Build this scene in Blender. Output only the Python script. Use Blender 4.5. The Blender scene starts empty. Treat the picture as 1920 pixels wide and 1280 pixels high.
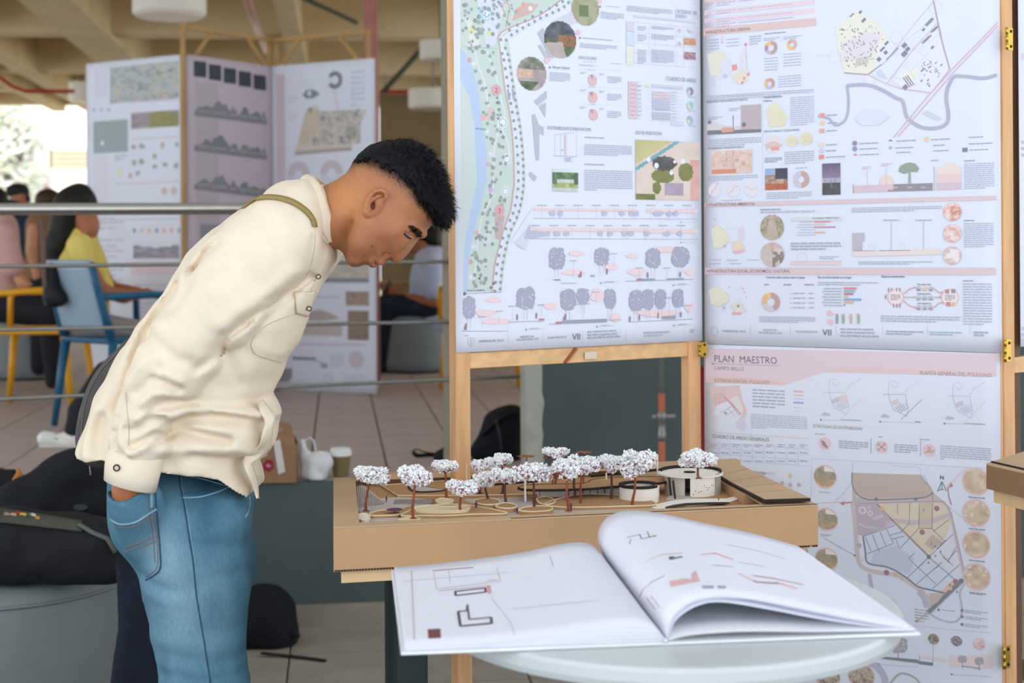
import bpy,bmesh,math,random,time
import numpy as np
from mathutils import Vector,Matrix
from mathutils.bvhtree import BVHTree
T0 = time.time()
random.seed(7)
RNG = np.random.default_rng(7)
scene = bpy.context.scene
col = scene.collection

# ---------------------------------------------------------------- camera, sky, sun, exposure
F = 2667.0            # focal length in pixels of the 1920x1280 photograph (50 mm on 36 mm)
HY = 470.0            # row of the horizon
CAMZ = 1.42
ROLL = math.radians(-0.4)
cam_d = bpy.data.cameras.new('camera')
cam_d.sensor_width = 36.0
cam_d.lens = 36.0 * F / 1920.0
cam_d.shift_y = -(640.0 - HY) / 1920.0
cam_d.dof.use_dof = True
cam_d.dof.focus_distance = 2.72
cam_d.dof.aperture_fstop = 4.5
cam_d.clip_end = 300
cam = bpy.data.objects.new('camera',cam_d)
cam.matrix_world = Matrix.Translation((0,0,CAMZ)) @ Matrix.Rotation(math.pi / 2,4,'X') @ Matrix.Rotation(ROLL,4,'Z')
col.objects.link(cam)
scene.camera = cam

world = bpy.data.worlds.new('sky')
scene.world = world
world.use_nodes = True
wn = world.node_tree
wn.nodes['Background'].inputs[0].default_value = (0.84,0.91,1.0,1)
wn.nodes['Background'].inputs[1].default_value = 2.4

sun_d = bpy.data.lights.new('sun','SUN')
sun_d.energy = 7.0
sun_d.angle = math.radians(2)
sun_d.color = (1.0,0.9,0.76)
sun = bpy.data.objects.new('sun',sun_d)
sun.rotation_euler = Vector((0.8,0.35,-1.0)).to_track_quat('-Z','Y').to_euler()
col.objects.link(sun)

scene.view_settings.view_transform = 'Standard'
scene.view_settings.look = 'None'
scene.view_settings.gamma = 1.0
scene.view_settings.use_curve_mapping = False
scene.view_settings.exposure = -0.1


# ---------------------------------------------------------------- pixels and points
CR,SR = math.cos(ROLL),math.sin(ROLL)


def ray(px,py):
    cx,cy = (px - 960.0) / F,(HY - py) / F
    return Vector((cx * CR - cy * SR,1.0,cx * SR + cy * CR))


CAM = Vector((0,0,CAMZ))


def P(px,py,d):
    return CAM + ray(px,py) * d


def pix(p):
    x,z = p[0] / p[1],(p[2] - CAMZ) / p[1]
    cx,cy = x * CR + z * SR,-x * SR + z * CR
    return 960 + cx * F,HY - cy * F


def pix_np(v):
    x,z = v[:,0] / v[:,1],(v[:,2] - CAMZ) / v[:,1]
    cx,cy = x * CR + z * SR,-x * SR + z * CR
    return 960 + cx * F,HY - cy * F


def on_z(px,py,z):
    r = ray(px,py)
    return CAM + r * ((z - CAMZ) / r.z)


# ---------------------------------------------------------------- colours and materials
def lin(c):
    if isinstance(c,str):
        c = c.lstrip('#')
        c = [int(c[i:i + 2],16) for i in (0,2,4)]
    out = []
    for x in c[:3]:
        x = x / 255.0
        out.append(x / 12.92 if x <= 0.04045 else ((x + 0.055) / 1.055) ** 2.4)
    return out


MATS = {}


def M(name,c,rough=0.6,var=0.06,scale=8.0,bump=0.0,bscale=80.0,spec=0.3,metal=0.0,stretch=(1,1,1),detail=4,trans=0.0):
    if name in MATS:
        return MATS[name]
    m = bpy.data.materials.new(name)
    m.use_nodes = True
    nt = m.node_tree
    b = nt.nodes['Principled BSDF']
    b.inputs['Roughness'].default_value = rough
    b.inputs['Specular IOR Level'].default_value = spec
    b.inputs['Metallic'].default_value = metal
    if trans:
        b.inputs['Transmission Weight'].default_value = trans
    L = lin(c)
    tc = nt.nodes.new('ShaderNodeTexCoord')
    mp = nt.nodes.new('ShaderNodeMapping')
    mp.inputs['Scale'].default_value = stretch
    nt.links.new(tc.outputs['Object'],mp.inputs[0])
    n = nt.nodes.new('ShaderNodeTexNoise')
    n.inputs['Scale'].default_value = scale
    n.inputs['Detail'].default_value = detail
    nt.links.new(mp.outputs[0],n.inputs['Vector'])
    r = nt.nodes.new('ShaderNodeValToRGB')
    r.color_ramp.elements[0].position = 0.3
    r.color_ramp.elements[1].position = 0.7
    r.color_ramp.elements[0].color = [max(0,x * (1 - var)) for x in L] + [1]
    r.color_ramp.elements[1].color = [min(1,x * (1 + var)) for x in L] + [1]
    nt.links.new(n.outputs['Fac'],r.inputs[0])
    nt.links.new(r.outputs[0],b.inputs['Base Color'])
    if bump:
        n2 = nt.nodes.new('ShaderNodeTexNoise')
        n2.inputs['Scale'].default_value = bscale
        n2.inputs['Detail'].default_value = 3
        nt.links.new(mp.outputs[0],n2.inputs['Vector'])
        bp = nt.nodes.new('ShaderNodeBump')
        bp.inputs['Strength'].default_value = bump
        bp.inputs['Distance'].default_value = 0.004
        nt.links.new(n2.outputs['Fac'],bp.inputs['Height'])
        nt.links.new(bp.outputs[0],b.inputs['Normal'])
    MATS[name] = m
    return m


def MV(name,rough=0.6,spec=0.2,bump=0.0,bscale=300.0,var=0.0,vscale=200.0,sss=0.0,stretch=(1,1,1)):
    """material whose colour is the thing's own painted / printed colour, stored on the mesh"""
    if name in MATS:
        return MATS[name]
    m = bpy.data.materials.new(name)
    m.use_nodes = True
    nt = m.node_tree
    b = nt.nodes['Principled BSDF']
    b.inputs['Roughness'].default_value = rough
    b.inputs['Specular IOR Level'].default_value = spec
    if sss:
        b.inputs['Subsurface Weight'].default_value = sss
        b.inputs['Subsurface Radius'].default_value = (0.01,0.004,0.002)
        b.inputs['Subsurface Scale'].default_value = 1.0
    at = nt.nodes.new('ShaderNodeAttribute')
    at.attribute_name = 'Col'
    out = at.outputs['Color']
    tc = nt.nodes.new('ShaderNodeTexCoord')
    mp = nt.nodes.new('ShaderNodeMapping')
    mp.inputs['Scale'].default_value = stretch
    nt.links.new(tc.outputs['Object'],mp.inputs[0])
    if var:
        n = nt.nodes.new('ShaderNodeTexNoise')
        n.inputs['Scale'].default_value = vscale
        n.inputs['Detail'].default_value = 4
        nt.links.new(mp.outputs[0],n.inputs['Vector'])
        mr = nt.nodes.new('ShaderNodeMapRange')
        mr.inputs['From Min'].default_value = 0.3
        mr.inputs['From Max'].default_value = 0.7
        mr.inputs['To Min'].default_value = 1 - var
        mr.inputs['To Max'].default_value = 1 + var
        nt.links.new(n.outputs['Fac'],mr.inputs[0])
        mx = nt.nodes.new('ShaderNodeVectorMath')
        mx.operation = 'SCALE'
        nt.links.new(out,mx.inputs[0])
        nt.links.new(mr.outputs[0],mx.inputs['Scale'])
        out = mx.outputs[0]
    nt.links.new(out,b.inputs['Base Color'])
    if bump:
        n2 = nt.nodes.new('ShaderNodeTexNoise')
        n2.inputs['Scale'].default_value = bscale
        n2.inputs['Detail'].default_value = 3
        nt.links.new(mp.outputs[0],n2.inputs['Vector'])
        bp = nt.nodes.new('ShaderNodeBump')
        bp.inputs['Strength'].default_value = bump
        bp.inputs['Distance'].default_value = 0.003
        nt.links.new(n2.outputs['Fac'],bp.inputs['Height'])
        nt.links.new(bp.outputs[0],b.inputs['Normal'])
    MATS[name] = m
    return m


# ---------------------------------------------------------------- objects
def tag(o,label=None,cat=None,group=None,kind=None):
    if label:
        o['label'] = label
    if cat:
        o['category'] = cat
    if group:
        o['group'] = group
    if kind:
        o['kind'] = kind
    return o


def empty(name,loc=(0,0,0),label=None,cat=None,group=None,rotz=0.0):
    o = bpy.data.objects.new(name,None)
    o.empty_display_size = 0.05
    o.location = loc
    o.rotation_euler = (0,0,rotz)
    col.objects.link(o)
    return tag(o,label,cat,group)


def adopt(o,parent):
    o.parent = parent
    if parent is not None:
        m = Matrix.Translation(parent.location) @ parent.rotation_euler.to_matrix().to_4x4()
        if parent.type == 'EMPTY':
            o.matrix_parent_inverse = m.inverted()
    return o


def copy_tree(o,parent=None,loc=None,rotz=None,label=None):
    c = o.copy()
    col.objects.link(c)
    if parent is not None:
        c.parent = parent
    for ch in list(o.children):
        copy_tree(ch,c)
    if loc is not None:
        c.location = loc
    if rotz is not None:
        c.rotation_euler = (0,0,rotz)
    if label:
        c['label'] = label
    return c


def mesh_obj(name,v,f,mat,parent=None,smooth=False,vcol=None,fcol=None,local=False):
    me = bpy.data.meshes.new(name)
    me.from_pydata([tuple(map(float,p)) for p in v] if not isinstance(v,np.ndarray) else v.tolist(),[],f if not isinstance(f,np.ndarray) else f.tolist())
    if vcol is not None:
        a = me.color_attributes.new('Col','FLOAT_COLOR','POINT')
        vc = np.ones((len(v),4),np.float32)
        vc[:,:3] = vcol
        a.data.foreach_set('color',vc.ravel())
    if fcol is not None:
        a = me.color_attributes.new('Col','FLOAT_COLOR','CORNER')
        arr = []
        for fc,fi in zip(fcol,f):
            arr.extend(([fc[0],fc[1],fc[2],1.0]) * len(fi))
        a.data.foreach_set('color',np.array(arr,np.float32))
    if smooth:
        me.shade_smooth()
    me.update()
    o = bpy.data.objects.new(name,me)
    col.objects.link(o)
    if mat is not None:
        me.materials.append(mat)
    if parent is not None:
        if local:
            o.parent = parent
        else:
            adopt(o,parent)
    return o


class MB:
    def __init__(self):
        self.v,self.f,self.c = [],[],[]
        self.col = None

    def add(self,vs,fs,c=None):
        b = len(self.v)
        self.v.extend([tuple(p) for p in vs])
        for q in fs:
            self.f.append([i + b for i in q])
            self.c.append(c if c is not None else self.col)
        return self

    def box(self,c,s,rot=None,col=None):
        vs = []
        for sx in (-.5,.5):
            for sy in (-.5,.5):
                for sz in (-.5,.5):
                    p = Vector((sx * s[0],sy * s[1],sz * s[2]))
                    if rot is not None:
                        p = rot @ p
                    vs.append(p + Vector(c))
        return self.add(vs,[(0,1,3,2),(4,6,7,5),(0,4,5,1),(2,3,7,6),(0,2,6,4),(1,5,7,3)],col)

    def bar(self,a,b,w,h,up=(0,0,1),col=None):
        a,b = Vector(a),Vector(b)
        t = (b - a).normalized()
        s = t.cross(Vector(up))
        if s.length < 1e-4:
            s = Vector((1,0,0))
        s.normalize()
        u = s.cross(t)
        vs = []
        for e in (a,b):
            for i,j in ((-1,-1),(1,-1),(1,1),(-1,1)):
                vs.append(e + s * (i * w / 2) + u * (j * h / 2))
        return self.add(vs,[(0,1,2,3),(7,6,5,4),(0,4,5,1),(1,5,6,2),(2,6,7,3),(3,7,4,0)],col)

    def prism(self,pts,z0,z1,fn=None,col=None):
        """extrude an outline; pts 2-D, fn maps (x, y, z) to a point"""
        fn = fn or (lambda x,y,z: (x,y,z))
        n = len(pts)
        vs = [fn(p[0],p[1],z0) for p in pts] + [fn(p[0],p[1],z1) for p in pts]
        fs = [list(range(n))[::-1],[i + n for i in range(n)]]
        fs += [(i,(i + 1) % n,(i + 1) % n + n,i + n) for i in range(n)]
        return self.add(vs,fs,col)

    def tube(self,pts,r,seg=8,cap=True,flat=1.0,col=None):
        pts = [Vector(p) for p in pts]
        n = len(pts)
        rr = r if isinstance(r,(list,tuple)) else [r] * n
        vs,fs = [],[]
        t = (pts[1] - pts[0]).normalized()
        u = t.cross(Vector((0,0,1)))
        if u.length < 1e-3:
            u = t.cross(Vector((1,0,0)))
        u.normalize()
        for i,p in enumerate(pts):
            if i == 0:
                t = pts[1] - pts[0]
            elif i == n - 1:
                t = pts[-1] - pts[-2]
            else:
                t = pts[i + 1] - pts[i - 1]
            t.normalize()
            u = u - t * u.dot(t)
            if u.length < 1e-5:
                u = t.orthogonal()
            u.normalize()
            w = t.cross(u)
            for k in range(seg):
                a = 2 * math.pi * k / seg
                vs.append(p + (u * math.cos(a) + w * math.sin(a) * flat) * rr[i])
        for i in range(n - 1):
            for k in range(seg):
                a,b = i * seg + k,i * seg + (k + 1) % seg
                fs.append((a,b,b + seg,a + seg))
        if cap:
            fs.append(list(range(seg))[::-1])
            fs.append([(n - 1) * seg + k for k in range(seg)])
        return self.add(vs,fs,col)

    def lathe(self,prof,c=(0,0,0),seg=32,sx=1.0,sy=1.0,col=None):
        vs,fs = [],[]
        for r,z in prof:
            for k in range(seg):
                a = 2 * math.pi * k / seg
                vs.append((c[0] + r * math.cos(a) * sx,c[1] + r * math.sin(a) * sy,c[2] + z))
        for i in range(len(prof) - 1):
            for k in range(seg):
                a,b = i * seg + k,i * seg + (k + 1) % seg
                fs.append((a,b,b + seg,a + seg))
        fs.append(list(range(seg))[::-1])
        fs.append([(len(prof) - 1) * seg + k for k in range(seg)])
        return self.add(vs,fs,col)

    def grid(self,nu,nv,fn,col=None,close=False):
        vs = [fn(i / nu,j / nv) for j in range(nv + 1) for i in range(nu + 1)]
        fs = []
        for j in range(nv):
            for i in range(nu):
                a = j * (nu + 1) + i
                fs.append((a,a + 1,a + nu + 2,a + nu + 1))
        return self.add(vs,fs,col)

    def build(self,name,mat,parent=None,smooth=False,bevel=0.0,local=False,label=None,segs=2):
        fc = self.c if any(x is not None for x in self.c) else None
        if fc:
            fc = [x if x is not None else (.5,.5,.5) for x in fc]
        o = mesh_obj(name,self.v,self.f,mat,parent,smooth,fcol=fc,local=local)
        if bevel:
            md = o.modifiers.new('bevel','BEVEL')
            md.width = bevel
            md.segments = segs
            md.limit_method = 'ANGLE'
            md.angle_limit = math.radians(40)
        if label:
            o['label'] = label
        return o


# ---------------------------------------------------------------- implicit surfaces
def vnoise(x,y,z,seed=0):
    """cheap smooth value noise on arrays, range about -1..1"""
    xi,yi,zi = np.floor(x),np.floor(y),np.floor(z)
    xf,yf,zf = x - xi,y - yi,z - zi
    xf,yf,zf = [t * t * (3 - 2 * t) for t in (xf,yf,zf)]
    xi,yi,zi = [t.astype(np.int64) for t in (xi,yi,zi)]

    def h(a,b,c):
        n = (a * 374761393 + b * 668265263 + c * 2147483647 + seed * 974711) & 0x7fffffff
        n = ((n ^ (n >> 13)) * 1274126177) & 0x7fffffff
        return ((n ^ (n >> 16)) & 0xffff) / 32767.5 - 1.0
    r = 0
    for a in (0,1):
        wx = xf if a else 1 - xf
        for b in (0,1):
            wy = yf if b else 1 - yf
            for c in (0,1):
                wz = zf if c else 1 - zf
                r = r + h(xi + a,yi + b,zi + c) * wx * wy * wz
    return r


def poly_sd(px,pz,poly):
    """signed distance (positive inside) of points to a 2-D polygon"""
    poly = np.asarray(poly,float)
    a,b = poly,np.roll(poly,-1,0)
    d2 = np.full(px.shape,1e9)
    ins = np.zeros(px.shape,bool)
    for (ax,az),(bx,bz) in zip(a,b):
        ex,ez = bx - ax,bz - az
        L = ex * ex + ez * ez + 1e-12
        t = np.clip(((px - ax) * ex + (pz - az) * ez) / L,0,1)
        dx,dz = px - ax - t * ex,pz - az - t * ez
        d2 = np.minimum(d2,dx * dx + dz * dz)
        c = ((az > pz) != (bz > pz)) & (px < (bx - ax) * (pz - az) / (bz - az + 1e-15) + ax)
        ins ^= c
    d = np.sqrt(d2)
    return np.where(ins,d,-d)


def line_d(px,pz,pts):
    d2 = np.full(px.shape,1e9)
    for (ax,az),(bx,bz) in zip(pts[:-1],pts[1:]):
        ex,ez = bx - ax,bz - az
        L = ex * ex + ez * ez + 1e-12
        t = np.clip(((px - ax) * ex + (pz - az) * ez) / L,0,1)
        dx,dz = px - ax - t * ex,pz - az - t * ez
        d2 = np.minimum(d2,dx * dx + dz * dz)
    return np.sqrt(d2)


def spline(pts,n=6,closed=False):
    """Catmull-Rom through 2-D or 3-D points"""
    p = [np.asarray(q,float) for q in pts]
    m = len(p)
    out = []
    rng = range(m if closed else m - 1)
    for i in rng:
        if closed:
            a,b,c,d = p[(i - 1) % m],p[i],p[(i + 1) % m],p[(i + 2) % m]
        else:
            a,b,c,d = p[max(i - 1,0)],p[i],p[i + 1],p[min(i + 2,m - 1)]
        for k in range(n):
            t = k / n
            out.append(0.5 * ((2 * b) + (-a + c) * t + (2 * a - 5 * b + 4 * c - d) * t * t + (-a + 3 * b - 3 * c + d) * t ** 3))
    if not closed:
        out.append(p[-1])
    return out


class Vol:
    def __init__(self,lo,hi,h):
        self.lo = np.array(lo,float)
        self.h = h
        n = np.ceil((np.array(hi,float) - self.lo) / h).astype(int) + 1
        self.n = n
        self.ax = [self.lo[i] + np.arange(n[i]) * h for i in range(3)]
        self.f = np.full(n,10.0,np.float32)

    def region(self,lo,hi):
        s = []
        for i in range(3):
            a = max(0,int((lo[i] - self.lo[i]) / self.h))
            b = min(self.n[i],int((hi[i] - self.lo[i]) / self.h) + 2)
            if b <= a:
                return None
            s.append(slice(a,b))
        g = np.meshgrid(*[self.ax[i][s[i]] for i in range(3)],indexing='ij',sparse=True)
        return tuple(s),g

    def mix(self,s,d,k,sub=False):
        a = self.f[s]
        if sub:
            b = -d
            if k <= 0:
                self.f[s] = np.maximum(a,b)
            else:
                h = np.clip(.5 - .5 * (a - b) / k,0,1)
                self.f[s] = a * (1 - h) + b * h + k * h * (1 - h)
        elif k <= 0:
            self.f[s] = np.minimum(a,d)
        else:
            h = np.clip(.5 + .5 * (a - d) / k,0,1)
            self.f[s] = a * (1 - h) + d * h - k * h * (1 - h)

    def cap(self,a,b,ra,rb=None,k=0.02,sub=False,sy=1.0):
        """tapered capsule; sy squeezes it along Y"""
        rb = ra if rb is None else rb
        a,b = np.array(a,float),np.array(b,float)
        m = max(ra,rb) * max(1,sy) + k + 2 * self.h
        rg = self.region(np.minimum(a,b) - m,np.maximum(a,b) + m)
        if rg is None:
            return
        s,(x,y,z) = rg
        e = b - a
        L = (e * e).sum() + 1e-12
        t = np.clip(((x - a[0]) * e[0] + (y - a[1]) * e[1] + (z - a[2]) * e[2]) / L,0,1)
        dx,dy,dz = x - a[0] - t * e[0],(y - a[1] - t * e[1]) / sy,z - a[2] - t * e[2]
        d = np.sqrt(dx * dx + dy * dy + dz * dz) - (ra + (rb - ra) * t)
        self.mix(s,d,k,sub)

    def chain(self,pts,rs,k=0.02,sy=1.0,sub=False):
        for i in range(len(pts) - 1):
            self.cap(pts[i],pts[i + 1],rs[i],rs[i + 1],k,sub,sy)

    def ell(self,c,r,R=None,k=0.02,sub=False):
        c,r = np.array(c,float),np.array(r,float)
        m = r.max() + k + 2 * self.h
        rg = self.region(c - m,c + m)
        if rg is None:
            return
        s,(x,y,z) = rg
        x,y,z = x - c[0],y - c[1],z - c[2]
        if R is not None:
            R = np.array(R)
            x,y,z = [R[0,i] * x + R[1,i] * y + R[2,i] * z for i in range(3)]
        q = np.sqrt((x / r[0]) ** 2 + (y / r[1]) ** 2 + (z / r[2]) ** 2)
        g = np.sqrt((x / r[0] ** 2) ** 2 + (y / r[1] ** 2) ** 2 + (z / r[2] ** 2) ** 2)
        self.mix(s,q * (q - 1) / np.maximum(g,1e-6),k,sub)

    def inflate(self,poly,yc,R,W,k=0.0,shift=None,Wz=None):
        """solid whose side outline is poly (in X, Z) and which swells to half thickness W a distance R inside it"""
        X,Z = np.meshgrid(self.ax[0],self.ax[2],indexing='ij')
        d = poly_sd(X,Z,poly)
        q = 1 - np.minimum(d / R,1)
        Wf = W if Wz is None else Wz(X,Z)
        ycf = yc if shift is None else yc + shift(X,Z)
        w = np.asarray(Wf) + 0 * X
        y0 = np.asarray(ycf) + 0 * X
        g = np.sqrt(((self.ax[1][None,:,None] - y0[:,None,:]) / w[:,None,:]) ** 2 + (q ** 2)[:,None,:]) - 1
        self.mix((slice(None),) * 3,(g * min(R,W)).astype(np.float32),k)

    def folds(self,items,yfun):
        """press creases (a > 0) or raise ridges (a < 0) along lines drawn in (X, Z), on the side where yfun is true"""
        X,Z = np.meshgrid(self.ax[0],self.ax[2],indexing='ij')
        tot = np.zeros(X.shape)
        for pts,a,w in items:
            d = line_d(X,Z,pts)
            tot += a * np.exp(-(d / w) ** 2)
        tot = .015 * np.tanh(tot / .015)
        m = yfun(self.ax[1])[None,:,None]
        self.f += (tot[:,None,:] * m).astype(np.float32)

    def mesh(self,smooth=0):
        f,h = self.f,self.h
        s = f < 0
        nx,ny,nz = f.shape
        cs = np.zeros((nx - 1,ny - 1,nz - 1),np.int8)
        for i in (0,1):
            for j in (0,1):
                for k in (0,1):
                    cs += s[i:nx - 1 + i,j:ny - 1 + j,k:nz - 1 + k]
        act = (cs > 0) & (cs < 8)
        cells = np.argwhere(act)
        idx = np.full(act.shape,-1,np.int64)
        idx[act] = np.arange(len(cells))
        acc = np.zeros((len(cells),3))
        cnt = np.zeros(len(cells))
        C = [(i,j,k) for i in (0,1) for j in (0,1) for k in (0,1)]
        for a in C:
            for b in C:
                if sum(b) - sum(a) == 1 and sum(abs(p - q) for p,q in zip(a,b)) == 1:
                    fa = f[cells[:,0] + a[0],cells[:,1] + a[1],cells[:,2] + a[2]]
                    fb = f[cells[:,0] + b[0],cells[:,1] + b[1],cells[:,2] + b[2]]
                    m = (fa < 0) != (fb < 0)
                    t = fa[m] / (fa[m] - fb[m])
                    acc[m] += np.array(a) + t[:,None] * (np.array(b) - np.array(a))
                    cnt[m] += 1
        v = self.lo + (cells + acc / cnt[:,None]) * h
        quads = []
        for axis in range(3):
            sl0 = [slice(None)] * 3
            sl1 = [slice(None)] * 3
            sl0[axis] = slice(0,-1)
            sl1[axis] = slice(1,None)
            ch = s[tuple(sl0)] != s[tuple(sl1)]
            e = np.argwhere(ch)
            u,w = (axis + 1) % 3,(axis + 2) % 3
            ok = (e[:,u] > 0) & (e[:,w] > 0) & (e[:,u] < f.shape[u] - 1) & (e[:,w] < f.shape[w] - 1)
            e = e[ok]
            inside = s[e[:,0],e[:,1],e[:,2]]
            q = []
            for du,dw in ((-1,-1),(0,-1),(0,0),(-1,0)):
                c = e.copy()
                c[:,u] += du
                c[:,w] += dw
                q.append(idx[c[:,0],c[:,1],c[:,2]])
            q = np.stack(q,1)
            q[~inside] = q[~inside][:,::-1]
            quads.append(q)
        q = np.concatenate(quads)
        q = q[(q >= 0).all(1)]
        if smooth:
            e = np.concatenate([q[:,[0,1]],q[:,[1,2]],q[:,[2,3]],q[:,[3,0]]])
            e = np.concatenate([e,e[:,::-1]])
            deg = np.bincount(e[:,0],minlength=len(v)).astype(float)[:,None]
            for it in range(smooth):
                nb = np.stack([np.bincount(e[:,0],v[e[:,1],i],minlength=len(v)) for i in range(3)],1) / np.maximum(deg,1)
                v = v + (nb - v) * (0.6 if it % 2 == 0 else 0.3)
        return v,q


def bvh_of(v,q):
    return BVHTree.FromPolygons([tuple(p) for p in v],[tuple(x) for x in q])


def hit(tree,px,py,off=0.0):
    r = ray(px,py).normalized()
    loc,nor,i,d = tree.ray_cast(CAM,r)
    if loc is None:
        return None
    if nor.dot(r) > 0:
        nor = -nor
    return loc + nor * off


def lay(tree,pts,off=0.0008,n=6):
    """run a pixel polyline over a surface: points on the surface, lifted a little"""
    out = []
    for p in spline(pts,n) if len(pts) > 2 else [np.asarray(pts[0],float) + (np.asarray(pts[1],float) - np.asarray(pts[0],float)) * t / 8 for t in range(9)]:
        h_ = hit(tree,p[0],p[1],off)
        if h_ is not None:
            out.append(h_)
    return out


def blob(parts,h=0.012,k=0.02,smooth=2,noise_a=0.0,noise_s=20.0,cut=None):
    """smooth union of tapered capsules / ellipsoids: ('c', a, b, ra, rb) and ('e', c, r)"""
    lo,hi = np.full(3,1e9),np.full(3,-1e9)
    for p in parts:
        if p[0] == 'c':
            m = max(p[3],p[4])
            for q in (p[1],p[2]):
                lo,hi = np.minimum(lo,np.array(q) - m),np.maximum(hi,np.array(q) + m)
        else:
            lo,hi = np.minimum(lo,np.array(p[1]) - max(p[2])),np.maximum(hi,np.array(p[1]) + max(p[2]))
    V = Vol(lo - 3 * h - noise_a,hi + 3 * h + noise_a,h)
    for p in parts:
        if p[0] == 'c':
            V.cap(p[1],p[2],p[3],p[4],k)
        else:
            V.ell(p[1],p[2],p[3] if len(p) > 3 else None,k)
    if noise_a:
        x,y,z = np.meshgrid(*V.ax,indexing='ij',sparse=True)
        V.f += (noise_a * vnoise(x * noise_s,y * noise_s,z * noise_s)).astype(np.float32)
    if cut:
        x,y,z = np.meshgrid(*V.ax,indexing='ij',sparse=True)
        V.f = np.maximum(V.f,cut(x,y,z)).astype(np.float32)
    return V.mesh(smooth)

# ================================================================ THE SETTING
GA = math.radians(7)
EX = Vector((math.cos(GA),math.sin(GA),0))
EY = Vector((-math.sin(GA),math.cos(GA),0))
E0 = Vector((-0.843,5.42,0))
TZ = 0.55


def G(u,w,z=0.0):
    return E0 + EX * u + EY * w + Vector((0,0,z))


RG = Matrix.Rotation(GA,3,'Z')


def gbox(mb,u0,u1,w0,w1,z0,z1):
    c = G((u0 + u1) / 2,(w0 + w1) / 2,(z0 + z1) / 2)
    return mb.box(c,(u1 - u0,w1 - w0,z1 - z0),RG)


m_floor = M('floor_base','#5a5149',0.7,0.1,5)
m_ltile = M('floor_tile_stone','#9c9386',0.45,0.12,6,0.1,60)
m_ttile = M('terrace_tile_stone','#ab9a93',0.6,0.1,5,0.15,50)
m_joint = M('joint_dark','#6d655f',0.8,0.1,6)
m_green = M('dark_green_paint','#4c5755',0.65,0.12,3,0.25,25)
m_plaster = M('rough_plaster','#a5a69a',0.8,0.12,10,0.5,50)
m_conc = M('warm_concrete','#e9d3a4',0.8,0.09,1.6,0.2,12)
m_conc2 = M('ceiling_concrete','#d3b988',0.85,0.12,1.2,0.2,12)
m_steel = M('brushed_steel','#b9b5ac',0.28,0.05,30,metal=0.9)
m_dsteel = M('dull_steel','#8b8a84',0.4,0.08,30,metal=0.6)
m_white = M('white_paint','#f2f0ea',0.6,0.03,4)

# lower floor with its tiles
fl = MB().box((0.3,3.0,-0.06),(12,7.5,0.1)).build('floor',m_floor)
tag(fl,'dark grey brown tiled floor of the lower level','floor',kind='structure')
ts = 0.40
tile_me = None
for i in range(-12,14):
    for j in range(-12,0):
        c = G(i * ts + ts / 2,j * ts + ts / 2,-0.006)
        if c.y < 1.5:
            continue
        x,y = pix(c)
        if not (-150 < x < 2000 and 1080 < y < 1420):
            continue
        if tile_me is None:
            o = MB().box((0,0,0),(ts - 0.007,ts - 0.007,0.012)).build('floor_tile',m_ltile,fl,bevel=0.002)
            tile_me = o.data
        else:
            o = bpy.data.objects.new('floor_tile',tile_me)
            col.objects.link(o)
            o.parent = fl
        o.location = c
        o.rotation_euler = (0,0,GA)

# raised terrace
tf = gbox(MB(),-9,6,0.0,22,0.0,TZ - 0.012).build('floor_terrace',m_joint)
tag(tf,'raised terrace floor paved with pinkish stone tiles','terrace',kind='structure')
tw,td = 0.31,0.62
tile_me = None
for i in range(-16,10):
    for j in range(0,17):
        c = G(i * tw + tw / 2 + 0.06,j * td + td / 2,TZ - 0.007)
        x,y = pix(c)
        if not (-70 < x < 1060 and 600 < y < 960):
            continue
        if tile_me is None:
            o = MB().box((0,0,0),(tw - 0.008,td - 0.006,0.014)).build('paving_tile',m_ttile,tf,bevel=0.0015)
            tile_me = o.data
        else:
            o = bpy.data.objects.new('paving_tile',tile_me)
            col.objects.link(o)
            o.parent = tf
        o.location = c
        o.rotation_euler = (0,0,GA)

wt = gbox(MB(),-9,0.95,-0.03,0.0,0.0,TZ - 0.002).build('wall_terrace',m_green)
tag(wt,'low dark green wall below the edge of the raised terrace','wall',kind='structure')
m_base = M('baseboard_tile','#8d8377',0.5,0.1,8)
bb = gbox(MB(),-9,6,-0.045,-0.03,0.0,0.085).build('baseboard_terrace',m_base)
tag(bb,'low beige tiled skirting along the dark green wall','skirting',kind='structure')
wr = gbox(MB(),0.94,6.0,-0.035,0.13,0.0,2.5).build('wall_right',m_green)
tag(wr,'tall dark grey green wall behind the wooden display frame','wall',kind='structure')
pil = MB()
n = 60
for s in (0,):
    vs,fs = [],[]
    for k in range(n + 1):
        z = 2.5 * k / n
        jag = 0.960 + 0.004 * math.sin(k * 2.3) + 0.003 * math.sin(k * 5.1)
        for (u,w) in ((0.892,-0.04),(jag,-0.04),(jag,0.13),(0.895,0.13)):
            vs.append(G(u,w,z))
    for k in range(n):
        for e in range(4):
            a,b = k * 4 + e,k * 4 + (e + 1) % 4
            fs.append((a,b,b + 4,a + 4))
    fs += [(3,2,1,0),tuple(n * 4 + e for e in range(4))]
    pil.add(vs,fs)
po = pil.build('trim_1',m_plaster)
tag(po,'pale rough plaster strip along the end of the dark wall','plaster strip',kind='structure')

# railing along the terrace edge
rl = empty('railing',G(-0.6,0.10,TZ),'stainless steel railing with one thick handrail along the terrace edge','railing')
RD = lambda px: 1.0 / (1 / 5.22 + (px / 850.0) * (1 / 5.60 - 1 / 5.22))


def rail_pts(y0,y1,x1=985):
    return [P(px,y0 + (y1 - y0) * px / 850.0,RD(px)) for px in np.linspace(-320,x1,9)]


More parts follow.
